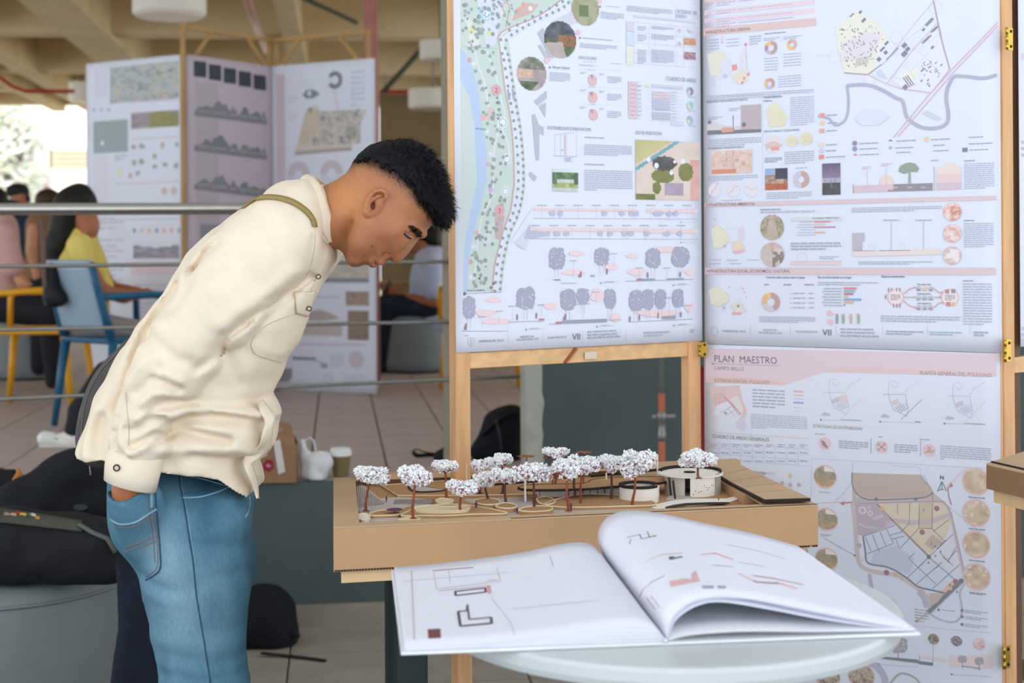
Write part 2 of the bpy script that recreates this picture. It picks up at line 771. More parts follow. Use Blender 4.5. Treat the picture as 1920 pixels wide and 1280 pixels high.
MB().tube(rail_pts(392,390,850),0.0225,16).build('handrail',m_steel,rl,smooth=True)
for y0,y1 in ((499,490),(618,603),(748,711)):
    MB().tube(rail_pts(y0,y1,850 if y0 < 700 else 985),0.0075,8).build('rail',m_dsteel,rl,smooth=True)
pe = P(986,700,RD(985))
MB().bar((pe.x,pe.y,TZ),(pe.x,pe.y,1.02),0.02,0.03,(0,1,0)).build('post',m_dsteel,rl)
pe = P(-240,600,RD(-240))
MB().bar((pe.x,pe.y,TZ),(pe.x,pe.y,1.6),0.04,0.02,(0,1,0)).build('post',m_dsteel,rl)
for (x,y) in ((1008,709),):
    q = P(x,y,RD(985) - 0.05)
    MB().box(q,(0.035,0.03,0.018)).build('bracket',m_steel,rl,bevel=0.003)

# grey column standing at the end of the railing
q = P(838,470,5.66)
cl = MB().box((q.x,q.y,(TZ + 4.2) / 2),(0.036,0.05,4.2 - TZ)).build('steel_column',M('column_paint','#8f8673',0.6,0.08,6),bevel=0.003)
tag(cl,'thin grey beige steel column beside the wooden display frame','column')

# pipes by the dark wall
pp = empty('orange_pipe',(P(1240,700,5.15).x,5.15,0),'vertical orange pipe with grey clamp joint before the dark wall','pipe')
x,y = pp.location.x,5.15
MB().tube([(x,y,0.0),(x,y,0.90)],0.0125,12).build('lower_pipe',M('orange_paint','#b9694c',0.5,0.1,12),pp,smooth=True)
MB().tube([(x,y,0.90),(x,y,2.2)],0.009,12).build('upper_pipe',M('pipe_grey','#8f948f',0.4,0.1,12,metal=.4),pp,smooth=True)
z0 = P(1240,800,5.15).z
MB().lathe([(0.013,-0.05),(0.016,-0.04),(0.016,-0.02),(0.0135,-0.015),(0.0135,0.02),(0.017,0.025),(0.017,0.05),(0.0125,0.055)],(x,y,z0),16).build('joint',m_dsteel,pp,smooth=True)
MB().bar((x - 0.035,y,z0 + .038),(x + 0.05,y + .02,z0 + .038),0.012,0.012).build('clamp',m_dsteel,pp)
x = P(1319,700,5.1).x
o = MB().tube([(x,5.1,0),(x,5.1,1.0)],0.016,12).build('red_pipe',M('red_paint','#7d1420',0.4,0.1,12),smooth=True)
tag(o,'dark red upright pipe seen between the poster panels','pipe')

# ceiling over the terrace, ribs and beams
SL = 4.25
cf = gbox(MB(),-14,9,-7.5,3.2,SL,SL + 0.15).build('ceiling_front',m_white)  # unseen slab added to stop the sun and keep the bounce neutral
tag(cf,'plain white unseen ceiling slab added above the lower level','ceiling',kind='structure')
cm = gbox(MB(),-14,9,3.2,17.2,SL,SL + 0.15).build('ceiling',m_conc2)
tag(cm,'warm beige concrete ceiling above the terrace','ceiling',kind='structure')


def u_of(px,y,z):
    p = on_z(px,y,z) - E0
    return p.dot(EX)


ZB = 3.6
b1 = u_of(36,0,ZB)
for (u0,u1) in ((b1 - 4.6,b1 - 4.3),(b1 - 3.1,b1 - 2.7),(b1 - 1.62,b1 - 1.42),(b1 - 1.12,b1 - 0.92),(b1 - 0.02,b1 + 0.44),(b1 + 2.15,b1 + 2.35),(b1 + 4.5,b1 + 4.9),(b1 + 6.9,b1 + 7.3)):
    o = gbox(MB(),u0,u1,3.3,17.0,ZB,SL).build('ceiling_beam',m_conc,cm,bevel=0.01)
for w0,z in ((3.25,ZB + .05),(6.3,ZB + .05),(9.3,ZB + .05),(12.4,ZB + .05),(14.9,ZB + .1),(16.8,ZB + .1)):
    o = gbox(MB(),-13.8,8.8,w0,w0 + 0.34,z,SL).build('cross_beam',m_conc,cm,bevel=0.01)

# far wall of the hall with a door, and a column
m_far = M('far_wall_paint','#8a7858',0.8,0.08,2)
p = on_z(712,640,TZ)
u0 = (P(712,400,21.5) - E0).dot(EX)
wf = gbox(MB(),u0,u0 + 9,15.9,16.1,TZ,SL).build('wall_far',m_far)
tag(wf,'brown wall at the far end of the hall','wall',kind='structure')
dr = gbox(MB(),u0 + 0.68,u0 + 1.5,15.82,15.9,TZ,2.75).build('door_1',M('far_door','#74664f',0.6,0.06,3))
tag(dr,'brown door in the far wall of the hall','door',kind='structure')
gbox(MB(),u0 + 0.60,u0 + 0.68,15.78,15.9,TZ,2.82).build('door_frame',M('far_frame','#a3967c',0.6,0.06,3),dr)
gbox(MB(),u0 + 0.60,u0 + 1.58,15.78,15.9,2.75,2.83).build('door_frame',MATS['far_frame'],dr)
gbox(MB(),u0 + 1.38,u0 + 1.43,15.76,15.82,1.55,1.6).build('door_handle',m_dsteel,dr)

# drum lamps
m_lamp = M('lamp_shade_white','#f4efe2',0.5,0.03,3)


def drum(cx,by,wpx,hpx,d,label):
    b = P(cx,by,d)
    r = wpx / F * d / 2
    h = hpx / F * d
    e = empty('drum_lamp',(b.x,b.y,b.z),label,'lamp','drum lamps under the ceiling')
    MB().lathe([(r * .90,0.0),(r * .97,0.012),(r,0.03),(r,h),(r * .96,h)],b,40).build('lamp_shade',m_lamp,e,smooth=False)
    MB().lathe([(r * .9,-0.008),(r * .9,0.0)],b,40).build('diffuser',M('diffuser','#e9ddc6',0.4,0.02,3),e)
    MB().tube([(b.x,b.y,b.z + h),(b.x,b.y,SL)],0.012,8).build('cord',m_dsteel,e)
    MB().lathe([(0.06,-0.03),(0.06,0.0)],(b.x,b.y,SL),20).build('ceiling_rose',m_lamp,e)


drum(318,30,136,70,11.5,'largest white drum lamp, at the top above the middle far poster')
drum(812,203,92,34,17.0,'flat white drum lamp beside the steel column')
drum(826,112,78,34,14.0,'tall white drum lamp above the flat one by the steel column')
drum(152,190,44,36,18.4,'small white drum lamp left of the far posters')

# pipes and rods under the ceiling
m_redp = M('red_oxide_paint','#a86a63',0.45,0.08,10)
q = P(697,300,9.3)
o = MB().tube([(q.x,q.y,TZ),(q.x,q.y,SL)],0.047,16).build('riser_pipe',m_redp,smooth=True)
tag(o,'thick red oxide riser pipe behind the far right poster','pipe')
o = MB().tube([P(458,-30,12.2),P(470,20,12.6),P(500,95,15.5)],0.035,10).build('slanting_pipe',M('pink_paint','#c39a8c',0.5,0.06,8),smooth=True)
tag(o,'thin pinkish pipe slanting under the ceiling behind the frames','pipe')
m_rod = M('dark_green_rod','#4c5341',0.6,0.1,8)
o = MB().tube([P(560,-8,12.5),P(668,42,13.6)],0.022,8).build('tie_rod',m_rod,smooth=True)
tag(o,'dark green tie rod left of the red riser pipe','rod','tie rods under the ceiling')
o = MB().tube([P(718,172,15.6),P(818,62,15.2)],0.03,8).build('tie_rod',m_rod,smooth=True)
tag(o,'dark green tie rod right of the red riser pipe','rod','tie rods under the ceiling')
m_redl = M('bright_red_paint','#b8382f',0.4,0.06,8)
o = MB().tube([P(712,172,17.9),P(900,172,17.9)],0.028,8).build('red_main_pipe',m_redl,smooth=True)
tag(o,'thin red pipe running level behind the flat drum lamp','pipe')
for px in (722,880):
    q = P(px,172,17.9)
    MB().tube([q,(q.x,q.y,SL)],0.008,6).build('hanger',m_dsteel,o)
o = MB().tube([P(-40,128,15.0),P(0,145,15.2),P(24,162,15.3),P(50,171,15.4),P(140,171,15.5)],0.022,8).build('red_hose_pipe',m_redl,smooth=True)
tag(o,'thin red pipe at the far left under the ceiling','pipe')

# building across the yard
bl = empty('white_building',(P(100,470,40).x,40,0),'bright white building across the yard with a louvred window','building')
a,b = P(66,196,40),P(430,470,40)
MB().box(((a.x + b.x) / 2,42.5,3.0),(b.x - a.x,5,6.0)).build('wall',m_white,bl)
w0,w1 = P(92,280,40),P(172,318,40)
MB().box(((w0.x + w1.x) / 2,39.97,(w0.z + w1.z) / 2),(w1.x - w0.x,0.05,w0.z - w1.z)).build('window',M('window_dark','#8d8674',0.5,0.1,3),bl)
for k in range(4):
    z = w1.z + (w0.z - w1.z) * (k + .5) / 4
    MB().box(((w0.x + w1.x) / 2 + .06,39.92,z),(w1.x - w0.x - .2,0.08,(w0.z - w1.z) / 7),Matrix.Rotation(math.radians(-25),3,'X')).build('louvre_slat',M('slat_paint','#c9c0a8',0.5,0.05,3),bl)
MB().box(((w0.x + w1.x) / 2,39.9,w1.z - .06),(w1.x - w0.x + .2,0.2,0.1)).build('window_sill',m_white,bl)
gd = MB().box((-6,48,-0.05),(70,60,0.1)).build('yard_ground',M('yard_concrete','#dcd5c2',0.8,0.06,1))
tag(gd,'pale concrete ground of the sunny yard beyond the hall','ground',kind='structure')


def leaf_tree(name,px,base_py,top_py,d,wpx,label,c1,c2,nleaf=900):
    b = P(px,470,d)
    top,bot = P(px,top_py,d).z,P(px,base_py,d).z
    r = wpx / F * d / 2
    e = empty(name,(b.x,b.y,0),label,'tree','pale trees in the yard')
    MB().tube([(b.x,d,0),(b.x + .05,d,bot * .6),(b.x,d,(bot + top) / 2)],[.16,.12,.05],10).build('trunk',M('bark','#a58f78',.8,.2,8),e,smooth=True)
    mb = MB()
    rg = random.Random(int(px) + 5)
    for _ in range(nleaf):
        while True:
            q = Vector((rg.uniform(-1,1),rg.uniform(-1,1),rg.uniform(-1,1)))
            if .35 < q.length < 1:
                break
        c = Vector((b.x + q.x * r,d + q.y * r * .8,(bot + top) / 2 + q.z * (top - bot) / 2))
        u = Vector((rg.gauss(0,1),rg.gauss(0,1),rg.gauss(0,1))).normalized()
        w = u.orthogonal().normalized()
        s = rg.uniform(.12,.24)
        t = rg.random()
        mb.add([c - u * s,c + w * s * .5,c + u * s,c - w * s * .5],[(0,1,2,3)],[x * (1 - t) + y * t for x,y in zip(lin(c1),lin(c2))])
    mb.build('foliage',MV('leaf_colour',.6),e)


leaf_tree('yard_tree',22,420,190,34,120,'pale leafy tree at the far left edge in the yard','#cfdcc0','#e6dfe0')  # leaf colours washed out to stand for overexposure
leaf_tree('pinkish_tree',60,395,300,37,70,'smaller pinkish tree before the white building','#e4cfd2','#d5dccb',500)  # overexposed pallor put into these leaves too

# ================================================================ WOODEN DISPLAY SCREEN AND POSTERS
def wood(name,c,axis):
    st = {'x': (1.5,14,14),'y': (14,1.5,14),'z': (14,14,1.5)}[axis]
    return M(name,c,0.55,0.17,3.2,0.12,30,stretch=st,detail=6)


w_z = wood('pine_upright','#d9a878','z')
w_x = wood('pine_crosspiece','#ddb282','x')
w_dark = wood('dark_wood','#6b4c36','z')
m_brass = M('brass','#c9a544',0.3,0.08,60,metal=0.85)
m_screw = M('screw_dark','#2c2a24',0.4,0.1,60,metal=0.5)
m_paper = M('poster_paper','#e0e3ee',0.75,0.012,3,0.04,6)

# panel lines seen from above: (x, y) of both ends
L1 = (Vector((P(862,650,3.00).x,3.00,0)),Vector((P(1314,650,3.34).x,3.34,0)))
L2 = (Vector((P(1319,650,3.35).x,3.35,0)),Vector((P(1876,650,3.00).x,3.00,0)))


class Sheet:
    """a flat sheet of paper standing on the line a-b; pixels of the photograph are laid on it along their rays"""
    def __init__(self,name,a,b,off,label,group=None):
        self.a,self.b = Vector((a.x,a.y,0)),Vector((b.x,b.y,0))
        self.u = (self.b - self.a).normalized()
        self.n = Vector((self.u.y,-self.u.x,0))      # towards the camera
        if self.n.y > 0:
            self.n = -self.n
        self.o = self.a + self.n * off
        self.root = empty(name,self.o,label,'poster',group,math.atan2(self.u.y,self.u.x))
        self.mb = {}
        self.layer = 0

    zoom = (1.0,0.0,0.0)

    def uv(self,px,py):
        k,ox,oy = self.zoom
        r = ray(ox + px / k,oy + py / k)
        t = (self.o - CAM).dot(self.n) / r.dot(self.n)
        q = CAM + r * t
        return ((q - self.o).dot(self.u),q.z)

    def sc(self,px,py):
        """metres for one photo pixel, upright, at that place"""
        return abs(self.uv(px,py)[1] - self.uv(px,py + 10)[1]) / 10

    def paper(self,u0,u1,v0,v1,mat=None,curl=0.004,seed=0):
        nx,nz = 16,24

        def fn(s,t):
            x,z = u0 + (u1 - u0) * s,v0 + (v1 - v0) * t
            y = -abs(curl) * (0.5 + 0.5 * math.sin(3.1 * s + 2.0 * t + seed)) * 0.15
            return (x,y + 0.0006,z)
        mb = MB().grid(nx,nz,fn)
        o = mb.build('paper_sheet',mat or m_paper,self.root,smooth=True,local=True)
        md = o.modifiers.new('thickness','SOLIDIFY')
        md.thickness = 0.0006
        md.offset = 1
        self.ext = (u0,u1,v0,v1)

    def g(self,part):
        if part not in self.mb:
            self.mb[part] = MB()
        return self.mb[part]

    def y(self):
        self.layer += 1
        return -0.0008 - 0.0000022 * self.layer

    def clampuv(self,p):
        e = self.ext
        return (min(max(p[0],e[0]),e[1]),min(max(p[1],e[2]),e[3]))

    def polyuv(self,pts,c,part='drawing'):
        y = self.y()
        pts = [self.clampuv(p) for p in pts]
        self.g(part).add([(p[0],y,p[1]) for p in pts],[list(range(len(pts)))],lin(c) if not isinstance(c,list) else c)

    def poly(self,pts,c,part='drawing'):
        self.polyuv([self.uv(*p) for p in pts],c,part)

    def rect(self,x0,y0,x1,y1,c,part='drawing'):
        """box whose left top and right bottom corners are given in photo pixels and whose sides follow the sheet"""
        a,b = self.uv(x0,y0),self.uv(x1,y1)
        self.polyuv([(a[0],b[1]),(b[0],b[1]),(b[0],a[1]),(a[0],a[1])],c,part)

    def disc(self,x,y,r,c,n=24,part='drawing',sx=1.0):
        u,v = self.uv(x,y)
        R = r * self.sc(x,y)
        self.polyuv([(u + R * sx * math.cos(2 * math.pi * k / n),v + R * math.sin(2 * math.pi * k / n)) for k in range(n)],c,part)

    def ring(self,x,y,r0,r1,cols,part='drawing',start=90):
        """donut with coloured shares [(share, colour), ...]"""
        u,v = self.uv(x,y)
        k = self.sc(x,y)
        tot = sum(s for s,_ in cols)
        a = start
        yy = self.y()
        for s,c in cols:
            da = -360.0 * s / tot
            n = max(2,int(abs(da) / 12))
            vs,fs = [],[]
            for i in range(n + 1):
                t = math.radians(a + da * i / n)
                for r in (r0,r1):
                    vs.append((u + r * k * math.cos(t),yy,v + r * k * math.sin(t)))
            for i in range(n):
                fs.append((2 * i,2 * i + 1,2 * i + 3,2 * i + 2))
            self.g(part).add(vs,fs,lin(c))
            a += da

    def line(self,pts,w,c,part='drawing',smooth=0,closed=False):
        if smooth:
            pts = [tuple(q) for q in spline(pts,smooth,closed)]
        if closed:
            pts = list(pts) + [pts[0]]
        q = [Vector(self.clampuv(self.uv(*p))) for p in pts]
        k = self.sc(*pts[0]) * w / 2
        y = self.y()
        L = lin(c)
        vs,fs = [],[]
        for i,p in enumerate(q):
            t = (q[min(i + 1,len(q) - 1)] - q[max(i - 1,0)])
            if t.length < 1e-9:
                t = Vector((1,0))
            t.normalize()
            s = Vector((-t.y,t.x)) * k
            vs += [(p.x + s.x,y,p.y + s.y),(p.x - s.x,y,p.y - s.y)]
        for i in range(len(q) - 1):
            fs.append((2 * i,2 * i + 1,2 * i + 3,2 * i + 2))
        self.g(part).add(vs,fs,L)

    def lines(self,x0,y0,x1,y1,n,c='#8d90a0',h=0.45,part='small_print',words=True,last=0.7):
        """a paragraph too small to read: broken strokes"""
        a,b = self.uv(x0,y0),self.uv(x1,y1)
        y = self.y()
        L = lin(c)
        mb = self.g(part)
        top = max(a[1],b[1])
        dv = abs(a[1] - b[1]) / n
        floor_ = 9.0 * self.sc(x0,y0)
        if dv < floor_ * (.55 if y1 > y0 else 1):
            dv = floor_ * 1.2
        for i in range(n):
            v1 = top - dv * (i + (1 - h) / 2)
            v0 = v1 - dv * h
            end = b[0] if i < n - 1 or n == 1 else a[0] + (b[0] - a[0]) * last
            x = a[0]
            while x < end - 1e-4:
                wd = min(random.uniform(1.6,4.6) * dv * 0.75,end - x)
                mb.add([(x,y,v0),(x + wd,y,v0),(x + wd,y,v1),(x,y,v1)],[(0,1,2,3)],L)
                x += wd + dv * 0.32

    def text(self,s,x,y,hpx,c='#3a3a44',width=None,part='lettering',bold=0.0,right=False):
        """real lettering; (x, y) is the left end of the baseline in photo pixels"""
        cu = bpy.data.curves.new('t','FONT')
        cu.body = s
        cu.size = 1.0
        cu.resolution_u = 2
        if bold:
            cu.offset = bold
        ob = bpy.data.objects.new('t',cu)
        me = ob.to_mesh()
        vs = [(p.co.x,p.co.y) for p in me.vertices]
        fs = [list(p.vertices) for p in me.polygons]
        ob.to_mesh_clear()
        bpy.data.objects.remove(ob)
        bpy.data.curves.remove(cu)
        if not vs:
            return
        x0,x1 = min(p[0] for p in vs),max(p[0] for p in vs)
        u,v = self.uv(x,y)
        k = self.sc(x,y) * hpx / 0.72
        kx = k
        if width:
            kx = abs(self.uv(x + width,y)[0] - u) / (x1 - x0)
        if right:
            u -= (x1 - x0) * kx
        yy = self.y()
        self.g(part).add([(u + (p[0] - x0) * kx,yy,v + p[1] * k) for p in vs],fs,lin(c))

    def picture(self,x0,y0,x1,y1,fn,nx=24,ny=24,round_=False,part='picture'):
        """printed photograph as a fine mosaic; fn(s, t) gives a colour, t from the top"""
        a,b = self.uv(x0,y0),self.uv(x1,y1)
        y = self.y()
        vs,fs,cs = [],[],[]
        for j in range(ny + 1):
            for i in range(nx + 1):
                vs.append((a[0] + (b[0] - a[0]) * i / nx,y,a[1] + (b[1] - a[1]) * j / ny))
        mb = self.g(part)
        base = len(mb.v)
        mb.v.extend(vs)
        for j in range(ny):
            for i in range(nx):
                s,t = (i + .5) / nx,(j + .5) / ny
                if round_ and (s - .5) ** 2 + (t - .5) ** 2 > .25:
                    continue
                q = base + j * (nx + 1) + i
                mb.f.append([q,q + 1,q + nx + 2,q + nx + 1])
                mb.c.append(lin(fn(s,t)))

    def finish(self):
        for part,mb in self.mb.items():
            k = {'small_print': .42,'drawing': .27,'lettering': .12}.get(part,.06)
            pw = lin('#e0e3ee')
            mb.c = [[x + (y - x) * k for x,y in zip(c,pw)] for c in mb.c]
            o = mb.build(part,MV('print_ink',.7,.15),self.root,local=True)
            o['kind'] = 'stuff'
        return self.root


def mixc(a,b,t):
    t = min(max(t,0),1)
    if isinstance(a,str):
        a = [int(a[1 + i:3 + i],16) for i in (0,2,4)]
    if isinstance(b,str):
        b = [int(b[1 + i:3 + i],16) for i in (0,2,4)]
    return [x + (y - x) * t for x,y in zip(a,b)]


def nz(s,t,sc,seed=0):
    return float(vnoise(np.array(s * sc),np.array(t * sc),np.array(seed * 1.7 + .5),seed)) * .5 + .5


def speck(cols,sc=9,seed=0):
    """mottled print of a few colours"""
    def fn(s,t):
        v = nz(s,t,sc,seed) * .7 + nz(s,t,sc * 2.7,seed + 3) * .5 - .1
        v = min(max(v,0),.999) * (len(cols) - 1)
        i = int(v)
        return mixc(cols[i],cols[i + 1],v - i)
    return fn


# ---- the folding wooden screen
PW,PD = 0.036,0.030
s1 = empty('display_screen',(L1[0].x,L1[0].y,0),'folding pine display screen with brass hinges holding the large posters','display screen')


def upright(p,u,nrm,w,z0,z1,name='upright',mat=None,off=0.0):
    c = p + nrm * (-PD / 2) + u * off
    R = Matrix.Rotation(math.atan2(u.y,u.x),3,'Z')
    return MB().box((c.x,c.y,(z0 + z1) / 2),(w,PD,z1 - z0),R).build(name,mat or w_z,s1,bevel=0.0025)


u1 = (L1[1] - L1[0]).normalized()
n1 = Vector((u1.y,-u1.x,0))
u2 = (L2[1] - L2[0]).normalized()
n2 = Vector((u2.y,-u2.x,0))
TOP = 2.32
upright(L1[0] + u1 * 0.008,u1,n1,0.036,0,TOP)
upright(L1[1] - u1 * 0.018,u1,n1,0.036,0,TOP)
upright(L2[0] + u2 * 0.020,u2,n2,0.036,0,TOP)
upright(L2[1] - u2 * 0.014,u2,n2,0.03,0,TOP)


def cross(a,b,nrm,z,h,name='crosspiece',d=PD):
    a,b = a - nrm * (d / 2 + .001),b - nrm * (d / 2 + .001)
    return MB().bar((a.x,a.y,z),(b.x,b.y,z),d - .004,h).build(name,w_x,s1,bevel=0.002)


zr = P(1085,664,3.17).z
cross(L1[0] + u1 * .026,L1[1] - u1 * .036,n1,zr - .001,0.034)
for z in (0.25,TOP - .02):
    cross(L1[0] + u1 * .026,L1[1] - u1 * .036,n1,z,0.034)
for z in (0.2,zr - 0.02,TOP - .02):
    cross(L2[0] + u2 * .04,L2[1] - u2 * .03,n2,z,0.034)
# third leaf, folding back again on the right
L3 = (Vector((P(1881,650,3.01).x,3.01,0)),Vector((P(1881,650,3.01).x + 0.55,3.36,0)))
u3 = (L3[1] - L3[0]).normalized()
n3 = Vector((u3.y,-u3.x,0))
upright(L3[0] + u3 * 0.020,u3,n3,0.036,0,TOP)
upright(L3[1] - u3 * 0.02,u3,n3,0.036,0,TOP)
upright(L3[0] + u3 * 0.052,u3,n3,0.022,0,TOP,'back_upright',w_dark,0.0).location.y += 0.012
for z in (0.2,zr - .02,TOP - .02):
    cross(L3[0] + u3 * .04,L3[1] - u3 * .04,n3,z,0.034)
# knotty patch and pale label on the crosspiece
a = L1[0] + u1 * .265
MB().bar(Vector((a.x,a.y,zr - .016)) + n1 * .0008,Vector((a.x,a.y,zr + .015)) + n1 * .0008 + u1 * .03,0.004,0.014,n1).build('knot',M('knot_wood','#a3683c',.6,.3,20),s1)
a = L1[0] + u1 * .335
MB().box(Vector((a.x,a.y,zr - .003)) + n1 * .0012,(0.033,0.001,0.016),Matrix.Rotation(math.atan2(u1.y,u1.x),3,'Z')).build('paper_label',M('label_paper','#d9c9b4',.7),s1)


def hinge(px,py,d,u,two=True,h=0.048):
    c = P(px,py,d)
    hb = MB()
    R = Matrix.Rotation(math.atan2(u.y,u.x),3,'Z')
    o = hb.box((c.x,c.y,c.z),(0.019,0.0025,h),R).build('hinge',m_brass,s1,bevel=0.0006)
    kx = Vector((c.x,c.y,c.z)) - u * 0.010
    for i in range(3):
        z0 = c.z - h / 2 + h * i / 3
        MB().tube([(kx.x,kx.y - .002,z0 + .0008),(kx.x,kx.y - .002,z0 + h / 3 - .0008)],0.0032,8).build('knuckle',m_brass,o,smooth=True)
    for s in (-1,1):
        q = Vector((c.x,c.y,c.z + s * h * .33)) + u * .003
        MB().lathe([(0.0034,0),(0.003,.001)],(0,0,0),10).build('screw',m_screw,o)
        sc = o.children[-1]
        sc.matrix_parent_inverse = Matrix()
        sc.location = (q.x,q.y - .002,q.z)
        sc.rotation_euler = (math.pi / 2,0,0)


hinge(1893,73,2.985,u3)
hinge(1890,657,2.985,u3)
hinge(1888,1231,2.985,u3)
hinge(1319,655,3.315,u2,h=0.034)

# ================================================================ PRINTED POSTERS ON THE SCREEN
TXT,DIM = '#4a4a58','#8f90a3'
ROSE,SALMON,PALE = '#dcbcbc','#dfb8ac','#e3cdd2'


def blobtree(S,cx,cy,rx,ry,c='#8f8ca2',seed=0,part='drawing'):
    rg = random.Random(seed * 31 + int(cx))
    pts = []
    for k in range(40):
        a = 2 * math.pi * k / 40
        # squarish rounded crown with a ragged edge
        q = 1 / max(abs(math.cos(a)) ** 3 + abs(math.sin(a)) ** 3,.3) ** (1 / 3)
        r = q * (.92 + rg.uniform(-.10,.10))
        pts.append((cx + rx * r * math.cos(a),cy + ry * r * math.sin(a)))
    S.poly(pts,c,part)
    for k in range(14):
        a,r = rg.uniform(0,6.28),rg.uniform(.3,.85)
        x,y,s = cx + rx * r * math.cos(a),cy + ry * r * math.sin(a),rg.uniform(.04,.10) * rx
        S.poly([(x + s * math.cos(t) * rg.uniform(.6,1.4),y + s * math.sin(t) * rg.uniform(.6,1.4)) for t in np.linspace(0,6.28,6,endpoint=False)],'#c9c9d8',part)


def person_mark(S,x,y,h,c='#7a3644'):
    S.poly([(x - .10 * h,y),(x - .13 * h,y - .5 * h),(x - .12 * h,y - .78 * h),(x + .12 * h,y - .78 * h),(x + .13 * h,y - .5 * h),(x + .08 * h,y)],c)
    S.disc(x,y - .88 * h,.11 * h,c,8)


def grid_table(S,x0,y0,x1,y1,cols,rows,c='#aeb0c2',w=1.0,fill=None,text=True):
    for f in fill or ():
        S.rect(*f)
    for k in range(rows + 1):
        y = y0 + (y1 - y0) * k / rows
        a,b = S.uv(x0,y0),S.uv(x1,y1)
        v = a[1] + (b[1] - a[1]) * k / rows
        t = S.sc(x0,y0) * w / 2
        S.polyuv([(a[0],v - t),(b[0],v - t),(b[0],v + t),(a[0],v + t)],c)
    for x in cols:
        a,b = S.uv(x,y0),S.uv(x1,y1)
        a0 = S.uv(x0,y0)
        t = S.sc(x,y0) * w / 2
        S.polyuv([(a[0] - t,b[1]),(a[0] + t,b[1]),(a[0] + t,a0[1]),(a[0] - t,a0[1])],c)


# ---------------------------------------------------------------- poster on the left leaf
S = Sheet('site_plan_poster',L1[0],L1[1],0.003,'large poster on the left leaf with a green riverside park plan','large posters on the folding screen')
b0 = S.uv(862,661)[1]
S.paper(S.uv(853,400)[0],S.uv(1315,400)[0],b0,b0 + 1.0,seed=1)
z1,z2 = (3.764,840,0),(3.764,840,340)


def Q(*pts):                      # points of the lower crop written in the coordinates of the upper one
    return [(x,y + 1280) for x,y in pts]


S.zoom = z1
right = [(880,-250),(865,20),(640,150),(425,285),(440,400),(465,560),(490,720),(520,900),(540,1100),(545,1280)] + Q((535,110),(505,240),(450,360),(425,450),(395,600),(378,780))
bank = [(85,-250),(85,340),(140,400),(175,500),(212,640),(232,800),(248,950),(272,1060),(270,1280)] + Q((255,60),(225,180),(190,320),(160,450),(142,600),(136,780))
rivl = [(85,560),(150,680),(185,900),(203,1280)] + Q((170,150),(118,420),(108,600),(106,780))
S.poly(bank[1:] + rivl[::-1],'#a9bfdf')
S.poly([(85,560)] + rivl + [(100,2060),(88,1280)],'#c3d0c6')
S.poly(bank + right[::-1],'#bccfbd')
# pale promenade strip along the right side
S.line([(x - 38,y) for x,y in right],46,'#d9dbe6',smooth=2)
red = [(870,-60),(640,112),(372,230),(364,330),(380,480),(400,640),(432,800),(455,1000),(464,1280)] + Q((455,80),(440,200),(400,310),(360,450),(325,600),(308,780))
S.line(red,12,'#c08d89',smooth=3)
S.line([(x + 16,y + 2) for x,y in red],8,'#e3e4ee',smooth=3)
S.line([(190,360),(215,470),(262,600),(285,740),(342,800),(350,930),(322,1080),(318,1280)] + Q((300,130),(240,250),(210,420),(200,560),(180,700)),9,'#e0e2e0',smooth=4)
S.line([(275,360),(300,440),(345,560),(372,700),(400,800),(380,900),(420,1000),(440,1130)],9,'#dfe2ea',smooth=4)
S.line([(100,330),(365,345)],2,'#6d7a72')
# plazas
S.poly([(110,110),(150,130),(215,240),(220,330),(140,325),(150,220)],'#dfdcc8')
S.poly([(330,180),(370,40),(400,60),(350,200)],'#dfdcc8')
S.poly([(205,0),(290,-60),(400,20),(330,320),(270,325),(250,200)],'#d3d7e2')
S.disc(260,95,56,'#9fcbd6')
S.disc(272,105,30,'#dfe9f0')
for a in range(5):
    S.disc(272 + 16 * math.cos(a),105 + 16 * math.sin(a),6,'#39434c',8)
S.disc(285,238,18,'#d8d95e',10)
S.poly([(150,205),(165,185),(190,188),(198,210),(182,232),(158,230)],'#d8d95e')
S.line([(405,190),(430,80),(425,30),(395,20),(385,60),(410,110)],9,'#c9827c',smooth=4)
S.poly([(450,150),(480,60),(560,20),(640,30),(600,90)],'#c9a08c')
for x,y in ((500,70),(530,30),(580,60)):
    S.disc(x,y,18,'#d98a5e' if x < 560 else '#e6e2da',14)
# landmarks
for x,y,r,c in ((150,425,20,'#d08f84'),(245,830,24,'#d9a096'),(280,1160,18,'#d99aa0'),(300,1338,20,'#cf8fd0'),(160,1848,18,'#d08f84'),(200,1640,18,'#d9a096')):
    S.disc(x,y,r,c,14)
S.poly([(290,750),(330,770),(330,860),(260,840)],'#d3b3a8')
S.poly(Q((330,250),(400,240),(370,420),(330,400)),'#c0968f')
for x,y,r in ((180,450,20),(248,620,22),(275,930,22),(300,1085,20),(385,865,40),(415,1120,38),(405,1350,34),(180,1740,22),(160,1955,22),(275,1685,30),(297,1605,20)):
    S.disc(x,y,r,'#e4e8f0',18)
    S.ring(x,y,r * .62,r * .78,[(1,'#8fa39c')])
S.disc(275,1685,12,'#e6dc5a',12)
S.disc(297,1605,9,'#e6dc5a',12)
# trees: rows along the promenade, others through the park
rg = random.Random(11)


def along(pts,step,off):
    out = []
    q = [np.array(p) for p in spline(pts,10)]
    acc = 0
    for a,b in zip(q[:-1],q[1:]):
        L = np.linalg.norm(b - a)
        while acc < L:
            t = (b - a) / L
            p = a + t * acc
            out.append((p[0] - t[1] * off,p[1] + t[0] * off))
            acc += step
        acc -= L
    return out


